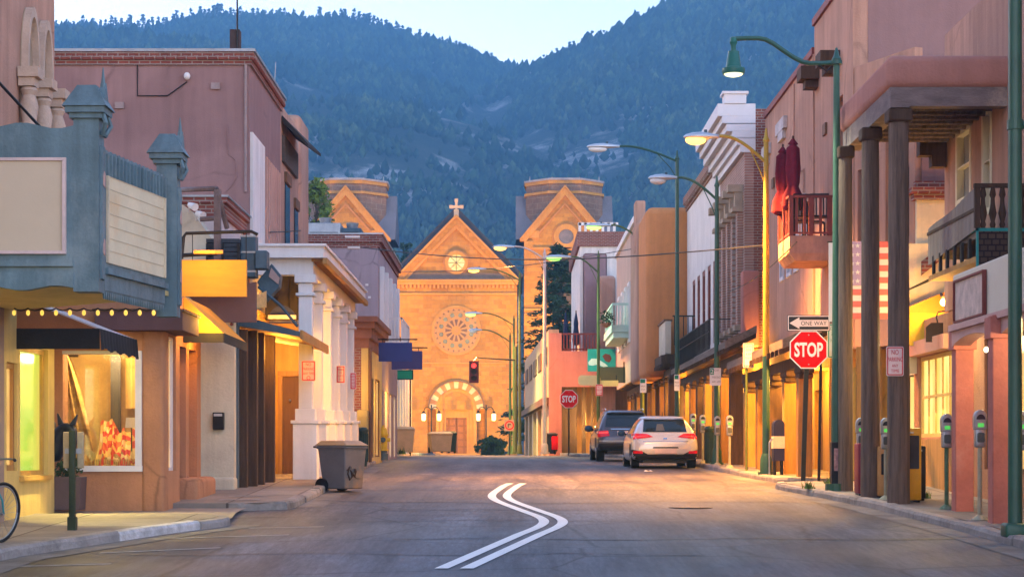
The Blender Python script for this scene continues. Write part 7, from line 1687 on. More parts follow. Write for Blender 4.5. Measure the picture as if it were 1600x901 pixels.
def litter(px0, px1, pyt, Y, lab, m_, road=False):
    x0, x1 = W(px0, Y), W(px1, Y); zb = S(Y); z1 = H(pyt, Y); r = (x1 - x0) / 2; x = (x0 + x1) / 2
    t = thing('litter_bin', lab, 'litter bin', (x, Y, zb))
    MB().lathe([(r * .82, -.03), (r * .9, .05), (r * .98, (z1 - zb) * .9), (r * 1.02, (z1 - zb) * .9 + .01)], x, Y, zb, 18).build('body', m_, t, smooth='auto')
    MB().lathe([(r * 1.08, 0), (r * 1.08, .05), (r * .7, .11), (r * .2, .12)], x, Y, zb + (z1 - zb) * .9, 18).build('rim', m_, t, smooth='auto')
    m = MB(); [m.box(x + r * .97 * math.cos(a) - .012, x + r * .97 * math.cos(a) + .012, Y + r * .97 * math.sin(a) - .012, Y + r * .97 * math.sin(a) + .012, zb + .1, zb + (z1 - zb) * .85) for a in [2 * math.pi * k / 16 for k in range(16)]]; m.build('slats', m_, t)
litter(1101, 1115, 666, 53.0, 'dark green slatted litter bin beside the parking meters', mat('bin green', (.02, .05, .045), .5))
litter(848, 871, 676, 92.0, 'dark litter bin at the rose building corner', mat('bin black', (.025, .03, .03), .5))
litter(557, 575, 668, 50.8, 'dark green bin behind the white columns', mat('bin green', (.02, .05, .045), .5))
Y = 91.5; t = thing('red_dispenser', 'small red dispenser box on a post at the rose corner', 'dispenser', (W(867, Y), Y, S(Y)))
MB().rbox(W(862, Y), W(872, Y), Y, Y + .25, H(702, Y), H(681, Y), .03, 2).build('case', SRED, t, smooth='auto'); MB().cyl((W(867, Y), Y + .12, S(Y) - .05), (W(867, Y), Y + .12, H(702, Y)), .04, n=8).build('post', BLACKM, t)
def wheelie(px0, px1, pyt, Y, m_, lab, rz=0.0, lidm=None, road=True, graffiti=None):
    zb = G(Y) if road else S(Y); x = W((px0 + px1) / 2, Y); hh = H(pyt, Y) - zb; w_ = (px1 - px0) * Y / F
    t = thing('wheelie_bin', lab, 'wheelie bin', (0, 0, 0))
    a, b = w_ * .40, w_ * .47; d = w_ * .42
    z2 = hh * .9
    m = MB().hexa([(-a, -d * .82, .06), (a, -d * .82, .06), (a, d * .7, .06), (-a, d * .7, .06), (-b, -d, z2), (b, -d, z2), (b, d, z2), (-b, d, z2)])
    m.box(-b - .02, b + .02, -d - .02, d + .02, z2 - .06, z2 + .001); o = m.build('body', m_, t, bevel=.025, seg=3)
    m = MB().hexa([(-b - .03, -d - .05, z2 + .002), (b + .03, -d - .05, z2 + .002), (b + .03, d + .06, z2 + .002), (-b - .03, d + .06, z2 + .002), (-b * .8, -d * .7, hh), (b * .8, -d * .7, hh), (b * .8, d * .9, hh), (-b * .8, d * .9, hh)]); l_ = m.build('lid', lidm or m_, t, bevel=.02)
    MB().tube([(-b * .9, d + .10, z2 - .02), (b * .9, d + .10, z2 - .02)], .018, 8).build('handle', BLACKM, l_)
    for s in (-1, 1):
        MB().cyl((s * (a - .01), d * .72, .13), (s * (a + .06), d * .72, .13), .13, n=18).build('wheel', BLACKM, t)
    m = MB(); m.box(-a * .45, a * .55, -d * .95 - .005, -d * .9, hh * .45, hh * .5).box(a * .1, a * .7, -d * .92, -d * .86, hh * .28, hh * .45); m.build('moulding', m_, t)
    if graffiti:
        pts = [(-.34, .42), (-.24, .5), (-.3, .36), (-.2, .24), (-.1, .3), (-.18, .42), (-.06, .34), (.0, .3), (.05, .4), (.0, .46), (-.03, .38)]
        MB().tube([(p[0] * w_, -d * (.82 + .18 * p[1] / .9) - .004, p[1] * hh) for p in pts], .016, 5).build('spray_tag', graffiti, o)
    t.location = (x, Y, zb); t.rotation_euler.z = rz; return t
GB = mat('grey bin plastic', (.13, .125, .135), .5, .15, 3, .08, 30, stain=(.30, .17, .08), stain_amt=.9)
wheelie(503, 566, 688, 35.9, GB, 'large grey brown wheelie bin with scrawled tag beside the white columns', 1.05, mat('tan bin lid', (.30, .21, .13), .55), True, mat('spray brown', (.05, .025, .012), .6))
TB = mat('tan bin plastic', (.66, .42, .22), .55, .12, 3); DG = mat('green bin lid', (.03, .06, .04), .5)
wheelie(611, 646, 666, 78, TB, 'tan wheelie bin beside the slim green sign post', .3, None, False)
wheelie(669, 706, 674, 82, TB, 'tan wheelie bin before the left lantern post', .2, None, False)
wheelie(690, 713, 673, 84, DG, 'dark green wheelie bin behind the tan one by the door', .2, None, False)
# hydrant
Y = 61.0; x = W(599, Y); zb = S(Y); t = thing('fire_hydrant', 'yellow fire hydrant with dark base on the left kerb', 'fire hydrant', (x, Y, zb)); HY_ = mat('hydrant yellow', (.58, .40, .03), .5, .15, 4)
MB().lathe([(.15, -.05), (.15, .16), (.12, .17), (.12, .25)], x, Y, zb, 14).build('base', TEALD, t, smooth='auto')
MB().lathe([(.17, .25), (.17, .3), (.13, .31), (.13, .72), (.17, .73), (.17, .78), (.14, .8), (.13, .9), (.07, .99), (.035, 1.0), (.035, 1.06)], x, Y, zb, 16).build('barrel', HY_, t, smooth='auto')
for d_ in ((-1, 0), (1, 0), (0, -1)): MB().cyl((x + .1 * d_[0], Y + .1 * d_[1], zb + .6), (x + .22 * d_[0], Y + .22 * d_[1], zb + .6), .06 if d_[1] == 0 else .085, n=10).build('outlet', HY_ if d_[1] == 0 else TEALD, t)
Y = 56.6; t = thing('cable_cabinet', 'buff utility cabinet against the brick shop wall', 'cabinet', (W(564, 55), 55, S(55)))
MB().rbox(W(558, 55), W(575, 55), 54.9, 55.3, S(55) - .05, H(640, 55), .04, 2).build('case', mat('buff metal', (.42, .33, .12), .6), t, smooth='auto'); MB().box(W(560, 55), W(573, 55), 54.88, 54.897, S(55) + .2, H(650, 55)).build('door', mat('buff metal', (.4,)*3), t)
# left foreground: green post with boards, planter, horse head, bicycle
Y = 24.2; x = W(113, Y); zb = S(Y); t = thing('sign_post', 'short dark green post carrying two tan sign backs', 'sign post', (x, Y, zb))
MB().rbox(x - .038, x + .038, Y - .038, Y + .038, zb - .05, H(672, Y), .012, 2).box(x - .052, x + .052, Y - .052, Y + .052, zb - .05, zb + .16).build('post', mat('mossy green post', (.028, .04, .018), .6, .25, 5), t, smooth='auto')
for a, b, rz in ((97, 107, 0), (119, 129, 0)): MB().box(W(a, Y), W(b, Y), Y + .05, Y + .10, H(731, Y), H(674, Y)).build('board', mat('tan sign back', (.42, .33, .20), .7, .2, 3), t, bevel=.01)
MB().box(W(100, Y), W(126, Y), Y + .046, Y + .0495, H(708, Y), H(700, Y)).build('strap', GREYM, t)
Y = 28.95; t = thing('planter', 'slate violet square planter with small shrub by the terracotta wall', 'planter', (W(108, Y), Y, S(Y)))
x0, x1 = W(86, Y), W(131, Y); zb = S(Y)
m = MB().hexa([(x0 + .02, Y - .2, zb - .03), (x1 - .02, Y - .2, zb - .03), (x1 - .02, Y + .2, zb - .03), (x0 + .02, Y + .2, zb - .03), (x0, Y - .22, H(744, Y)), (x1, Y - .22, H(744, Y)), (x1, Y + .22, H(744, Y)), (x0, Y + .22, H(744, Y))]); m.build('box', mat('slate violet glaze', (.085, .06, .075), .6, .1), t, bevel=.01)
m = MB(); leaves(m, [(x0 + .12, Y, H(735, Y)), (x0 + .25, Y, H(730, Y))], [.16, .17], 130, .035, random.Random(8), 1.1); m.build('shrub', leafmat('dark shrub leaves', (.03, .055, .028)), t, recalc=False)
def skinned(name, V, E, rads, m_, parent, sub=2):
    me = bpy.data.meshes.new(name); rl = root_loc(parent); me.from_pydata([(v[0] - rl.x, v[1] - rl.y, v[2] - rl.z) for v in V], E, []); me.materials.append(m_)
    o = bpy.data.objects.new(name, me); col.objects.link(o); o.parent = parent
    md = o.modifiers.new('skin', 'SKIN'); 
    for i, r in enumerate(rads): me.skin_vertices[0].data[i].radius = r if isinstance(r, tuple) else (r, r)
    me.skin_vertices[0].data[0].use_root = True
    s = o.modifiers.new('sub', 'SUBSURF'); s.levels = sub; s.render_levels = sub; md.use_smooth_shade = True
    return o
Y = 28.98; t = thing('horse_head_sculpture', 'dark blue bronze horse head sculpture peering past the yellow shop corner', 'sculpture', (W(88, Y), Y, H(720, Y)))
q = lambda a, b, dy=0: (W(a, Y), Y + dy, H(b, Y)); BRZ = mat('blue bronze', (.035, .045, .075), .38, .25, 5, .15, 20, metal=.7)
skinned('head', [q(78, 722, .15), q(84, 700, .1), q(93, 676, .04), q(105, 666), (q(114, 672, -.04)), q(117, 688, -.1), q(117, 700, -.13), q(116, 706, -.14)], [(i, i + 1) for i in range(7)], [(.17, .13), (.18, .13), (.15, .11), (.125, .10), (.105, .085), (.075, .065), (.065, .055), (.045, .045)], BRZ, t)
for a, b, tx, ty in ((96, 664, 90, 645), (113, 664, 121, 647)): MB().hexa([q(a - 5, b, -.04), q(a + 5, b, -.04), q(a + 5, b, .04), q(a - 5, b, .04), q(tx - 1, ty, -.01), q(tx + 1, ty, -.01), q(tx + 1, ty, .01), q(tx - 1, ty, .01)]).build('ear', BRZ, t, bevel=.012)
MB().cyl((W(76, Y), Y + .2, H(668, Y)), (-6.95, Y + .2, H(668, Y)), .1, n=10).build('mount', BRZ, t)
def bicycle(x, Y, rz, lab):
    t = thing('bicycle', lab, 'bicycle', (0, 0, 0)); r = .345
    for cx_ in (0, -1.03):
        o = MB().tube([(cx_ + r * math.cos(a), 0, r + r * math.sin(a)) for a in np.linspace(0, 2 * math.pi, 40)], .019, 8).build('wheel', BLACKM, t, smooth=True)
        MB().tube([(cx_ + (r - .03) * math.cos(a), 0, r + (r - .03) * math.sin(a)) for a in np.linspace(0, 2 * math.pi, 40)], .010, 6).build('rim', GREYM, o, smooth=True)
        m = MB(); [m.cyl((cx_ + .02 * math.cos(k), 0, r + .02 * math.sin(k)), (cx_ + (r - .03) * math.cos(k + .3), 0, r + (r - .03) * math.sin(k + .3)), .0022, n=4) for k in np.linspace(0, 6.0, 20)]; m.cyl((cx_, -.05, r), (cx_, .05, r), .022, n=8); m.build('spokes', GREYM, o)
    T = mat('teal bike enamel', (.03, .22, .26), .35, .1); h0 = (-.10, 0, .62); h1 = (-.17, 0, .82); bb_ = (-.62, 0, .29); st = (-.78, 0, .78)
    m = MB().tube([h0, bb_], .018, 8).tube([h1, st], .016, 8).tube([bb_, (-.80, 0, .84)], .016, 8).tube([h0, h1], .02, 8); m.tube([bb_, (-1.03, .03, r)], .012, 6).tube([bb_, (-1.03, -.03, r)], .012, 6).tube([st, (-1.03, .03, r)], .01, 6).tube([st, (-1.03, -.03, r)], .01, 6); m.build('frame', T, t)
    m = MB(); [m.tube([(-.10, 0, .62), (-.05, s * .045, .5), (0, s * .045, r)], .012, 6) for s in (-1, 1)]; m.build('fork', T, t)
    m = MB().tube([h1, (-.19, 0, .93), (-.15, 0, .98)], .014, 6).tube([(-.22, -.30, 1.0), (-.14, -.2, 1.0), (-.12, 0, .98), (-.14, .2, 1.0), (-.22, .30, 1.0)], .012, 8); o = m.build('handlebar', GREYM, t)
    for s in (-1, 1): MB().cyl((-.25, s * .31, 1.0), (-.16, s * .23, 1.0), .019, n=8).build('grip', BLACKM, o)
    MB().rbox(-.95, -.70, -.08, .08, .86, .92, .03, 3).cyl((-.79, 0, .8), (-.81, 0, .88), .013, n=6).build('saddle', BLACKM, t, smooth='auto')
    m = MB().cyl((-.62, -.045, .29), (-.62, -.055, .29), .09, n=18).cyl((-.62, -.09, .29), (-.62, .09, .29), .015, n=8); m.tube([(-.62, -.09, .29), (-.52, -.10, .16)], .01, 6).tube([(-.62, .09, .29), (-.72, .10, .42)], .01, 6); m.build('crank', GREYM, t)
    t.location = (x, Y, S(Y)); t.rotation_euler = (R(7), 0, rz); return t
bicycle(W(-4, 22.3), 22.3, R(68), 'teal bicycle leaning by the yellow shop, only its front wheel in frame')
# ================================================================= PARKED CARS
from mathutils.bvhtree import BVHTree
def crs(K, x, X):
    return [float(np.interp(x, X, [k[i] for k in K])) for i in range(len(K[0]))]
def car(lab, x, Y, rz, st, body, mats, L, plates):
    t = thing('parked_car', lab, 'car', (0, 0, 0))
    ysn = []
    for i in range(len(st) - 1): ysn += list(np.linspace(st[i][0], st[i + 1][0], 5, endpoint=False))
    ysn.append(st[-1][0]); YS = [s[0] for s in st]
    # smooth the station curves a little
    def sm(y):
        a = np.array([crs(st, y + d, YS) for d in (-.045, -.02, 0, .02, .045)]); v = (a * np.array([.12, .22, .32, .22, .12])[:, None]).sum(0); v[0] = y; return v
    rows = []; vs = []
    for y in ysn:
        _, zb, zl, zt, w_, wb, wt = sm(y) if st[0][0] < y < st[-1][0] else st[0 if y == st[0][0] else -1]
        P = [(0, zb), (w_ * .8, zb), (w_ - .03, zb + .06), (w_, zb + .35 * (zl - zb)), (w_ * .995, zb + .7 * (zl - zb)), (wb, zl), (wb * .5 + wt * .5 + .012, zl * .5 + zt * .5), (wt + .01, zt - .09), (wt - .06, zt - .025), (wt * .55, zt - .004), (0, zt)]
        D = []
        for i in range(len(P) - 1):
            p0 = P[max(i - 1, 0)]; p1 = P[i]; p2 = P[i + 1]; p3 = P[min(i + 2, len(P) - 1)]
            if i == 0: p0 = (-p2[0], p2[1])
            if i == len(P) - 2: p3 = (-p1[0], p1[1])
            for k in range(3):
                u = k / 3; D.append(tuple(.5 * ((2 * p1[c]) + (-p0[c] + p2[c]) * u + (2 * p0[c] - 5 * p1[c] + 4 * p2[c] - p3[c]) * u * u + (-p0[c] + 3 * p1[c] - 3 * p2[c] + p3[c]) * u ** 3) for c in (0, 1)))
        D.append(P[-1])
        ring = [(d[0], y, d[1]) for d in D] + [(-d[0], y, d[1]) for d in D[-2:0:-1]]
        rows.append(ring)
    n = len(rows[0]); vs = [v for r in rows for v in r]; fs = []
    for i in range(len(rows) - 1):
        for k in range(n): fs.append((i * n + k, i * n + (k + 1) % n, (i + 1) * n + (k + 1) % n, (i + 1) * n + k))
    fs += [tuple(range(n)), tuple(range((len(rows) - 1) * n, len(rows) * n))]
    bo = MB().add(vs, fs).build('body', body, t, smooth='auto'); bo.data.set_sharp_from_angle(angle=R(50))
    bvh = BVHTree.FromPolygons([Vector(v) for v in vs], fs)
    def decal(quad, m_, name, axis='rear', off=.008, nu=12, nv=8, parent=None, thick=0):
        V = []
        for j in range(nv + 1):
            for i in range(nu + 1):
                u, v = i / nu, j / nv; a = (np.array(quad[0]) * (1 - u) + np.array(quad[1]) * u) * (1 - v) + (np.array(quad[3]) * (1 - u) + np.array(quad[2]) * u) * v
                if axis == 'rear': o_, d_ = Vector((a[0], -2, a[1])), Vector((0, 1, 0))
                else: o_, d_ = Vector((3 * axis, a[0], a[1])), Vector((-axis, 0, 0))
                h_ = bvh.ray_cast(o_, d_)
                p = h_[0] if h_[0] else o_ + d_ * 3
                nn = h_[1] if h_[1] else -d_
                if nn.dot(d_) > 0: nn = -nn
                V.append(p + nn * off - d_ * thick)
        f_ = [(j * (nu + 1) + i, j * (nu + 1) + i + 1, (j + 1) * (nu + 1) + i + 1, (j + 1) * (nu + 1) + i) for j in range(nv) for i in range(nu)]
        return MB().add(V, f_).build(name, m_, parent or t, smooth=True)
    def wheel(cx_, cy_, r, w_, s):
        def lx(prof, m_, nm, par, n=28):
            V = []; Fc = []
            for rr, xx in prof:
                for k in range(n): a = 2 * math.pi * k / n; V.append((cx_ + s * xx, cy_ + rr * math.cos(a), r + rr * math.sin(a)))
            for i in range(len(prof) - 1):
                for k in range(n): Fc.append((i * n + k, i * n + (k + 1) % n, (i + 1) * n + (k + 1) % n, (i + 1) * n + k))
            Fc += [tuple(range(n)), tuple(range((len(prof) - 1) * n, len(prof) * n))]
            return MB().add(V, Fc).build(nm, m_, par, smooth='auto')
        o = lx([(r * .6, -w_), (r * .95, -w_), (r, -w_ + .03), (r, -.03), (r * .95, 0), (r * .68, .005)], mat('tyre rubber', (.02, .02, .02), .8), 'wheel', t)
        lx([(r * .67, -.02), (r * .66, .01), (r * .2, .0), (r * .18, .02), (.01, .02)], mat('alloy rim', (.4, .4, .42), .35, .1, 3, 0, metal=.8), 'rim', o)
    mats(decal, wheel, bvh, t)
    t.location = (x, Y, G(Y)); t.rotation_euler = (0, 0, rz)
    return t
TAIL = emis('tail lamp red', (.8, .012, .02), .12, (.42, .008, .016)); TAIL.node_tree.nodes['Principled BSDF'].inputs['Roughness'].default_value = .12
CGL = mat('car glass', (.012, .02, .026), .06, .2, 1, 0, spec=.8); PLAST = mat('black bumper plastic', (.025, .025, .027), .6, .15, 4)
SILV = mat('pale silver car paint', (.62, .60, .60), .28, .03, 1, 0, coat=.6, metal=.25); GRAPH = mat('graphite car paint', (.11, .10, .115), .28, .05, 1, 0, coat=.6, metal=.4)
CHR = mat('chrome strip', (.7, .7, .7), .15, .02, 1, 0, metal=1); PLATE = mat('pale licence plate', (.72, .55, .52), .5, .1, 3, 0)
def hatch(decal, wheel, bvh, t):
    g_ = decal([(-.60, 1.0), (.60, 1.0), (.545, 1.345), (-.545, 1.345)], CGL, 'rear_window', nu=20, nv=10)
    decal([(-.60, 1.36), (.60, 1.36), (.58, 1.40), (-.58, 1.40)], SILV, 'spoiler', off=.03, thick=.06, nu=20, nv=3)
    for s in (-1, 1):
        o = decal([(s * .33, .865), (s * .86, .80), (s * .87, .965), (s * .50, .945)], TAIL, 'tail_light', off=.014)
        decal([(s * .46, .885), (s * .84, .85), (s * .85, .87), (s * .47, .90)], emis('tail lamp bright', (1, .05, .04), .5), 'lamp_strip', off=.018, parent=o)
        decal([(s * .62, .42), (s * .86, .42), (s * .86, .49), (s * .64, .49)], TAIL, 'reflector', off=.016)
    decal([(-.90, .27), (.90, .27), (.84, .40), (-.84, .40)], PLAST, 'lower_bumper', off=.012, nu=24)
    for s in (-1, 1): decal([(s * .45, .38), (s * .9, .38), (s * .9, .53), (s * .6, .46)], PLAST, 'bumper_corner', off=.011)
    decal([(-.36, .56), (.36, .56), (.33, .60), (-.33, .60)], mat('car shadow gap', (.06, .055, .055), .6), 'handle_gap_shade', off=.012)  # dark decal drawing the shadow gap at the tailgate handle
    p = decal([(-.30, .42), (.30, .42), (.30, .55), (-.30, .55)], PLATE, 'licence_plate', off=.018)
    decal([(-.62, .74), (.62, .74), (.61, .752), (-.61, .752)], CHR, 'chrome_strip', off=.012, nu=20, nv=2)
    decal([(-.05, .80), (.05, .80), (.05, .84), (-.05, .84)], CHR, 'badge', off=.016)
    decal([(-.25, 1.03), (.0, 1.03), (-.04, 1.22), (-.20, 1.22)], mat('seat seen through glass', (.12, .13, .14), .5), 'headrest', off=.012)
    for s in (-1, 1):
        decal([(.75, .98), (3.1, .95), (2.5, 1.34), (.98, 1.36)], CGL, 'side_window', axis=s, nu=16)
        for cy_ in (.78, 3.45): 
            wheel(s * .885, cy_, .32, .21, s)
            decal([(cy_ - .37, .22), (cy_ + .37, .22), (cy_ + .27, .68), (cy_ - .27, .68)], PLAST, 'wheel_arch', axis=s, off=.004)
        o = MB()._ell((s * 1.0, 2.75, 1.0), .11, .06, .085, 12, 8).build('door_mirror', TEALD if s < 0 else PLAST, t, smooth=True); MB().cyl((s * .86, 2.78, .97), (s * .94, 2.76, .98), .025, n=6).build('mirror_stalk', PLAST, o)
    MB().lathe([(.02, 0), (.012, .1), (.006, .12)], 0, 1.0, 1.45, 8).build('aerial', PLAST, t)
    MB().box(-.6, .6, .2, 4.0, .16, .30).build('underbody', PLAST, t)
S1 = [(0, .44, .62, .70, .70, .66, .60), (.05, .33, .70, .80, .82, .78, .70), (.12, .27, .80, .90, .87, .84, .76), (.22, .24, .88, .985, .895, .855, .72), (.34, .24, .92, 1.12, .90, .85, .665), (.52, .24, .94, 1.30, .905, .845, .62), (.66, .24, .95, 1.405, .905, .84, .60), (1.0, .22, .96, 1.455, .905, .84, .585), (1.9, .22, .95, 1.48, .905, .85, .58), (2.6, .22, .94, 1.42, .905, .85, .57), (3.25, .24, .93, 1.04, .90, .84, .70), (4.0, .26, .80, .90, .86, .80, .68), (4.35, .34, .6, .68, .7, .66, .6)]
car('pale silver hatchback parked at the kerb behind the graphite estate car', W(1036.5, 53), 52.2, R(1.0), S1, SILV, hatch, 4.4, '')
def suv(decal, wheel, bvh, t):
    decal([(-.68, 1.14), (.68, 1.14), (.60, 1.58), (-.60, 1.58)], CGL, 'rear_window', nu=20)
    decal([(-.66, 1.60), (.66, 1.60), (.64, 1.66), (-.64, 1.66)], GRAPH, 'spoiler', off=.03, thick=.07, nu=20, nv=3)
    for s in (-1, 1):
        o = decal([(s * .56, .84), (s * .93, .80), (s * .93, 1.0), (s * .60, 1.02)], TAIL, 'tail_light', off=.014)
        decal([(s * .60, .93), (s * .88, .92), (s * .88, .96), (s * .60, .98)], emis('tail lamp bright', (1, .05, .04), .5), 'lamp_strip', off=.018, parent=o)
    decal([(-.94, .40), (.94, .40), (.90, .60), (-.90, .60)], PLAST, 'lower_bumper', off=.012, nu=24)
    decal([(-.9, .66), (.9, .66), (.88, .70), (-.88, .70)], mat('bumper crease silver', (.3, .3, .32), .3, .05, 1, 0, metal=.6), 'bumper_strip', off=.013, nu=24, nv=2)
    decal([(-.30, .86), (.30, .86), (.30, 1.0), (-.30, 1.0)], PLATE, 'licence_plate', off=.016)
    decal([(-.5, 1.05), (.5, 1.05), (.5, 1.08), (-.5, 1.08)], CHR, 'tailgate_strip', off=.014, nu=16, nv=2)
    for s in (-1, 1):
        decal([(.55, 1.12), (3.2, 1.06), (2.5, 1.56), (.75, 1.58)], CGL, 'side_window', axis=s, nu=16)
        for cy_ in (.86, 3.68):
            wheel(s * .945, cy_, .375, .26, s); decal([(cy_ - .43, .3), (cy_ + .43, .3), (cy_ + .32, .80), (cy_ - .32, .80)], PLAST, 'wheel_arch', axis=s, off=.004)
        o = MB()._ell((s * 1.06, 2.85, 1.12), .14, .07, .11, 12, 8).build('door_mirror', TEALD, t, smooth=True); MB().cyl((s * .9, 2.88, 1.08), (s * .98, 2.86, 1.1), .03, n=6).build('mirror_stalk', PLAST, o)
        MB().tube([(s * .62, .7, 1.70), (s * .62, .85, 1.755), (s * .62, 2.4, 1.77), (s * .62, 2.6, 1.70)], .016, 6).build('roof_rail', CHR, t)
    MB().box(-.62, .62, .2, 4.3, .24, .40).build('underbody', PLAST, t)
S2 = [(0, .52, .72, .80, .80, .76, .70), (.06, .42, .84, .94, .91, .86, .78), (.13, .38, .96, 1.06, .94, .89, .80), (.24, .36, 1.04, 1.22, .95, .89, .755), (.36, .36, 1.07, 1.42, .955, .885, .70), (.50, .35, 1.08, 1.62, .955, .88, .66), (.72, .34, 1.09, 1.69, .955, .88, .645), (1.9, .33, 1.08, 1.72, .955, .88, .64), (2.6, .33, 1.05, 1.66, .955, .88, .63), (3.3, .34, 1.03, 1.17, .95, .87, .74), (4.2, .38, .92, 1.03, .92, .85, .70), (4.62, .46, .7, .8, .8, .7, .6)]
car('dark graphite estate car parked ahead of the silver hatchback', W(979, 63), 63.0, R(1.5), S2, GRAPH, suv, 4.65, '')
# ================================================================= TREES AND PLANTS
def conifer(px, pyt, pyb, Y, lab, seed, wid):
    rs = random.Random(seed); x = W(px, Y); zb = S(Y); h = H(pyt, Y) - zb; t = thing('evergreen_tree', lab, 'tree', (x, Y, zb))
    tr = MB().cyl((x, Y, zb - .2), (x, Y, zb + h * .95), .28, .05, 8); tr.build('trunk', M_BARK, t)
    m = MB(); lm = MB()
    z = h * .12
    while z < h * .97:
        f_ = 1 - z / h; n = 5
        for k in range(n):
            z_ = z + rs.uniform(-.03, .03) * h; a = rs.uniform(0, 6.28); L = wid * (f_ ** .8) * rs.uniform(.55, 1.15) + .25; dr = -.18 * L
            e = Vector((x + L * math.cos(a), Y + L * math.sin(a), zb + z_ + dr)); s_ = Vector((x, Y, zb + z_)); lm.tube([s_, s_.lerp(e, .5) + Vector((0, 0, .1)), e], .04, 4, .012)
            nn = int(14 + 30 * L)
            for _ in range(nn):
                u = rs.random() ** .7; p = s_.lerp(e, u) + Vector((rs.gauss(0, .16), rs.gauss(0, .16), rs.gauss(0, .10) + .05)); d = Vector((math.cos(a) + rs.gauss(0, .6), math.sin(a) + rs.gauss(0, .6), rs.gauss(-.1, .4))).normalized(); w_ = d.orthogonal().normalized(); q_ = rs.uniform(.13, .3)
                m.poly([p - d * q_, p + w_ * q_ * .3, p + d * q_, p - w_ * q_ * .3])
        z += h * .021
    lm.build('limbs', M_BARK, t); m.build('crown', leafmat('spruce needles', (.028, .055, .028)), t, recalc=False)
conifer(876, 376, 710, 140, 'dark evergreen tree rising behind the rose terrace before the tower', 3, 4.6)
def broad(px, pyt, pyb, Y, w_, lab, seed, c, nm, n=26, leaf=.14, kind='tree'):
    rs = random.Random(seed); x = W(px, Y); zb = S(Y) if Y < 150 else G(Y); z1 = H(pyt, Y); z0 = H(pyb, Y); t = thing(nm, lab, kind, (x, Y, zb))
    m = MB().tube([(x, Y, zb - .2), (x + .1, Y, (zb + z0) / 2), (x, Y, z0 + (z1 - z0) * .5)], max(.05, (z1 - zb) * .016), 7, .03); lm = m
    cs = []; rd = []
    for k in range(n):
        u = rs.random(); zz = z0 + (z1 - z0) * u; rr = w_ * math.sqrt(max(.05, 1 - (2 * u - .9) ** 2 * .9)) * math.sqrt(rs.random()); a = rs.uniform(0, 6.28)
        c_ = (x + rr * math.cos(a), Y + rr * math.sin(a), zz); cs.append(c_); rd.append((z1 - z0) * rs.uniform(.10, .2)); lm.tube([(x, Y, z0 + (zz - z0) * .4), Vector(c_)], .03, 4, .01)
    lm.build('trunk', M_BARK, t); lv = MB(); leaves(lv, cs, rd, 60, leaf, rs, .9); lv.build('crown', leafmat(lab[:12], c), t, recalc=False)
broad(494, 290, 375, 120, 1.0, 'leafy bright green tree behind the lilac building roof', 11, (.10, .16, .03), 'leafy_tree', 34, .16)
broad(633, 383, 425, 245, 2.6, 'green tree tops showing beside the left tower of the cathedral', 12, (.06, .10, .035), 'leafy_tree', 26, .22)
broad(768, 684, 712, 150, 1.3, 'round clipped dark shrub before the cathedral door', 13, (.05, .07, .022), 'round_shrub', 90, .11, 'shrub')
for px_, Y, lab in ((1297, 36.3, 'tuft of green weeds growing at the kerb corner by the bell lamp'), (1446, 31.6, 'small green weeds at the foot of the pale shop window'), (628, 76, 'dry yellow weeds at the left kerb near the hydrant'), (1263, 34.6, 'tiny weeds in the kerb joint by the stop sign')):
    rs = random.Random(px_); t = thing('weed_tuft', lab, 'weeds', (W(px_, Y), Y, S(Y))); m = MB(); s_ = .5 if Y < 50 else 1.2
    x0_ = W(px_, Y)
    for k in range(60):
        a = rs.uniform(0, 6.28); l_ = rs.uniform(.1, .3) * s_; p = Vector((x0_ + rs.gauss(0, .08) * s_, Y + rs.gauss(0, .08), S(Y))); e = p + Vector((math.cos(a) * l_ * .6, math.sin(a) * l_ * .6, l_)); w_ = Vector((-math.sin(a), math.cos(a), 0)) * .014
        m.poly([p - w_, p + w_, e])
    tag(t); m.build('blades', leafmat('weed leaves', (.10, .16, .03) if Y < 50 else (.22, .18, .05)), t, recalc=False); m = MB(); m.cyl((x0_, Y, S(Y) - .02), (x0_ + .02, Y, S(Y) + .1), .006, n=5); m.build('stalk', OLIVE, t)
# litter on the road
t = thing('paper_scrap', 'crumpled white paper scrap lying on the road behind the hatchback', 'litter', (W(1010, 49), 49, G(49)))
m = MB(); m.add([(W(1006, 49), 49, G(49) + .01), (W(1016, 49), 48.9, G(49) + .03), (W(1018, 49), 49.3, G(49) + .012), (W(1009, 49), 49.3, G(49) + .05)], [(0, 1, 2), (0, 2, 3)]); m.build('paper', WHITE, t); MB().add([(W(1012, 49), 48.95, G(49) + .015), (W(1020, 49), 49.0, G(49) + .02), (W(1017, 49), 49.25, G(49) + .05)], [(0, 1, 2)]).build('fold', WHITE, t)
# overhead wires
for k, (x0, Y0_, z0, x1, Y1_, z1, lab) in enumerate(((W(560, 60), 60, H(386, 60), W(1197, 42), 42, H(383, 42), 'thin cable sagging across the street at lamp height'), (W(600, 105), 105, H(424, 105), W(1004, 77), 77, H(386, 77), 'thin cable crossing before the church gable'), (W(300, 37), 37, H(340, 37), W(470, 46), 46, H(360, 46), 'thin black cable on the mauve wall at left'), (W(1140, 50), 50, H(455, 50), W(1245, 40), 40, H(378, 40), 'short cable from the arcade to the pink balcony'))):
    P = [(x0 + (x1 - x0) * u, Y0_ + (Y1_ - Y0_) * u, z0 + (z1 - z0) * u - .35 * math.sin(math.pi * u) * (1 if k < 2 else .4)) for u in np.linspace(0, 1, 20)]
    tag(MB().tube(P, .012 if k > 1 else .016, 5).build('overhead_cable', BLACKM), lab, 'cable')
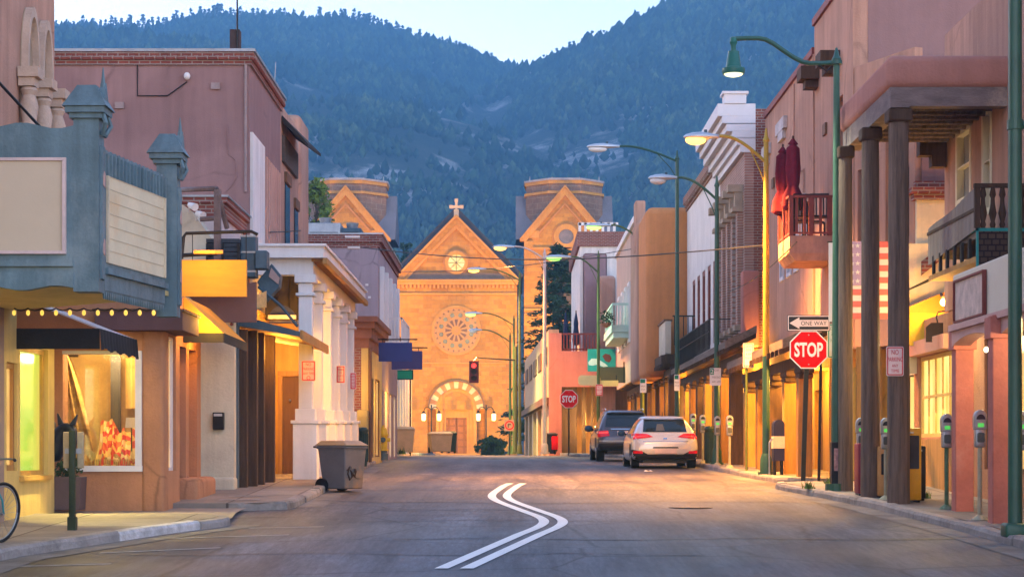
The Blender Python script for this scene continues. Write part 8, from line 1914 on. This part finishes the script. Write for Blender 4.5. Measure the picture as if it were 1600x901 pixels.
# ================================================================= CAMERA, SKY, LIGHT
cd = bpy.data.cameras.new('Camera'); cam = bpy.data.objects.new('Camera', cd); col.objects.link(cam)
cam.location = (0, 0, CZ); cam.rotation_euler = (R(90), 0, 0)
cd.sensor_width = 36; cd.lens = 36 * F / 1600; cd.shift_y = (HY - 450.5) / 1600; cd.clip_end = 8000; cd.clip_start = .1
scene.camera = cam
w = bpy.data.worlds.new('World'); scene.world = w; w.use_nodes = True; nt = w.node_tree
bg = nt.nodes['Background']; sky = nt.nodes.new('ShaderNodeTexSky'); sky.sky_type = 'NISHITA'; sky.sun_disc = False
SUN_EL, SUN_AZ = 4.0, 318.0     # dawn: the sun is low behind the mountains
sky.sun_elevation = R(SUN_EL); sky.sun_rotation = R(SUN_AZ); sky.air_density = 1.0; sky.dust_density = 1.0; sky.ozone_density = 2.2; sky.altitude = 2100
tint = nt.nodes.new('ShaderNodeMix'); tint.data_type = 'RGBA'; tint.blend_type = 'MULTIPLY'; tint.inputs[0].default_value = 1; tint.inputs[7].default_value = (1.40, .89, .82, 1)
nt.links.new(sky.outputs[0], tint.inputs[6]); nt.links.new(tint.outputs[2], bg.inputs[0]); bg.inputs[1].default_value = .15
sl = bpy.data.lights.new('sun', 'SUN'); sl.energy = .3; sl.angle = R(25); sl.color = (1.0, .82, .74)
so = bpy.data.objects.new('sun', sl); col.objects.link(so)
d = Vector((math.sin(R(SUN_AZ)) * math.cos(R(SUN_EL)), math.cos(R(SUN_AZ)) * math.cos(R(SUN_EL)), math.sin(R(SUN_EL))))
so.rotation_euler = (-d).to_track_quat('-Z', 'Y').to_euler()
vs_ = scene.view_settings; vs_.view_transform = 'Standard'; vs_.look = 'None'; vs_.gamma = 1; vs_.exposure = EXPO; vs_.use_curve_mapping = False
cy = scene.cycles
cy.use_denoising = True; cy.max_bounces = 6; cy.diffuse_bounces = 2; cy.glossy_bounces = 3; cy.transparent_max_bounces = 8; cy.volume_bounces = 0
cy.sample_clamp_indirect = 6; cy.use_light_tree = True; cy.caustics_reflective = False; cy.caustics_refractive = False
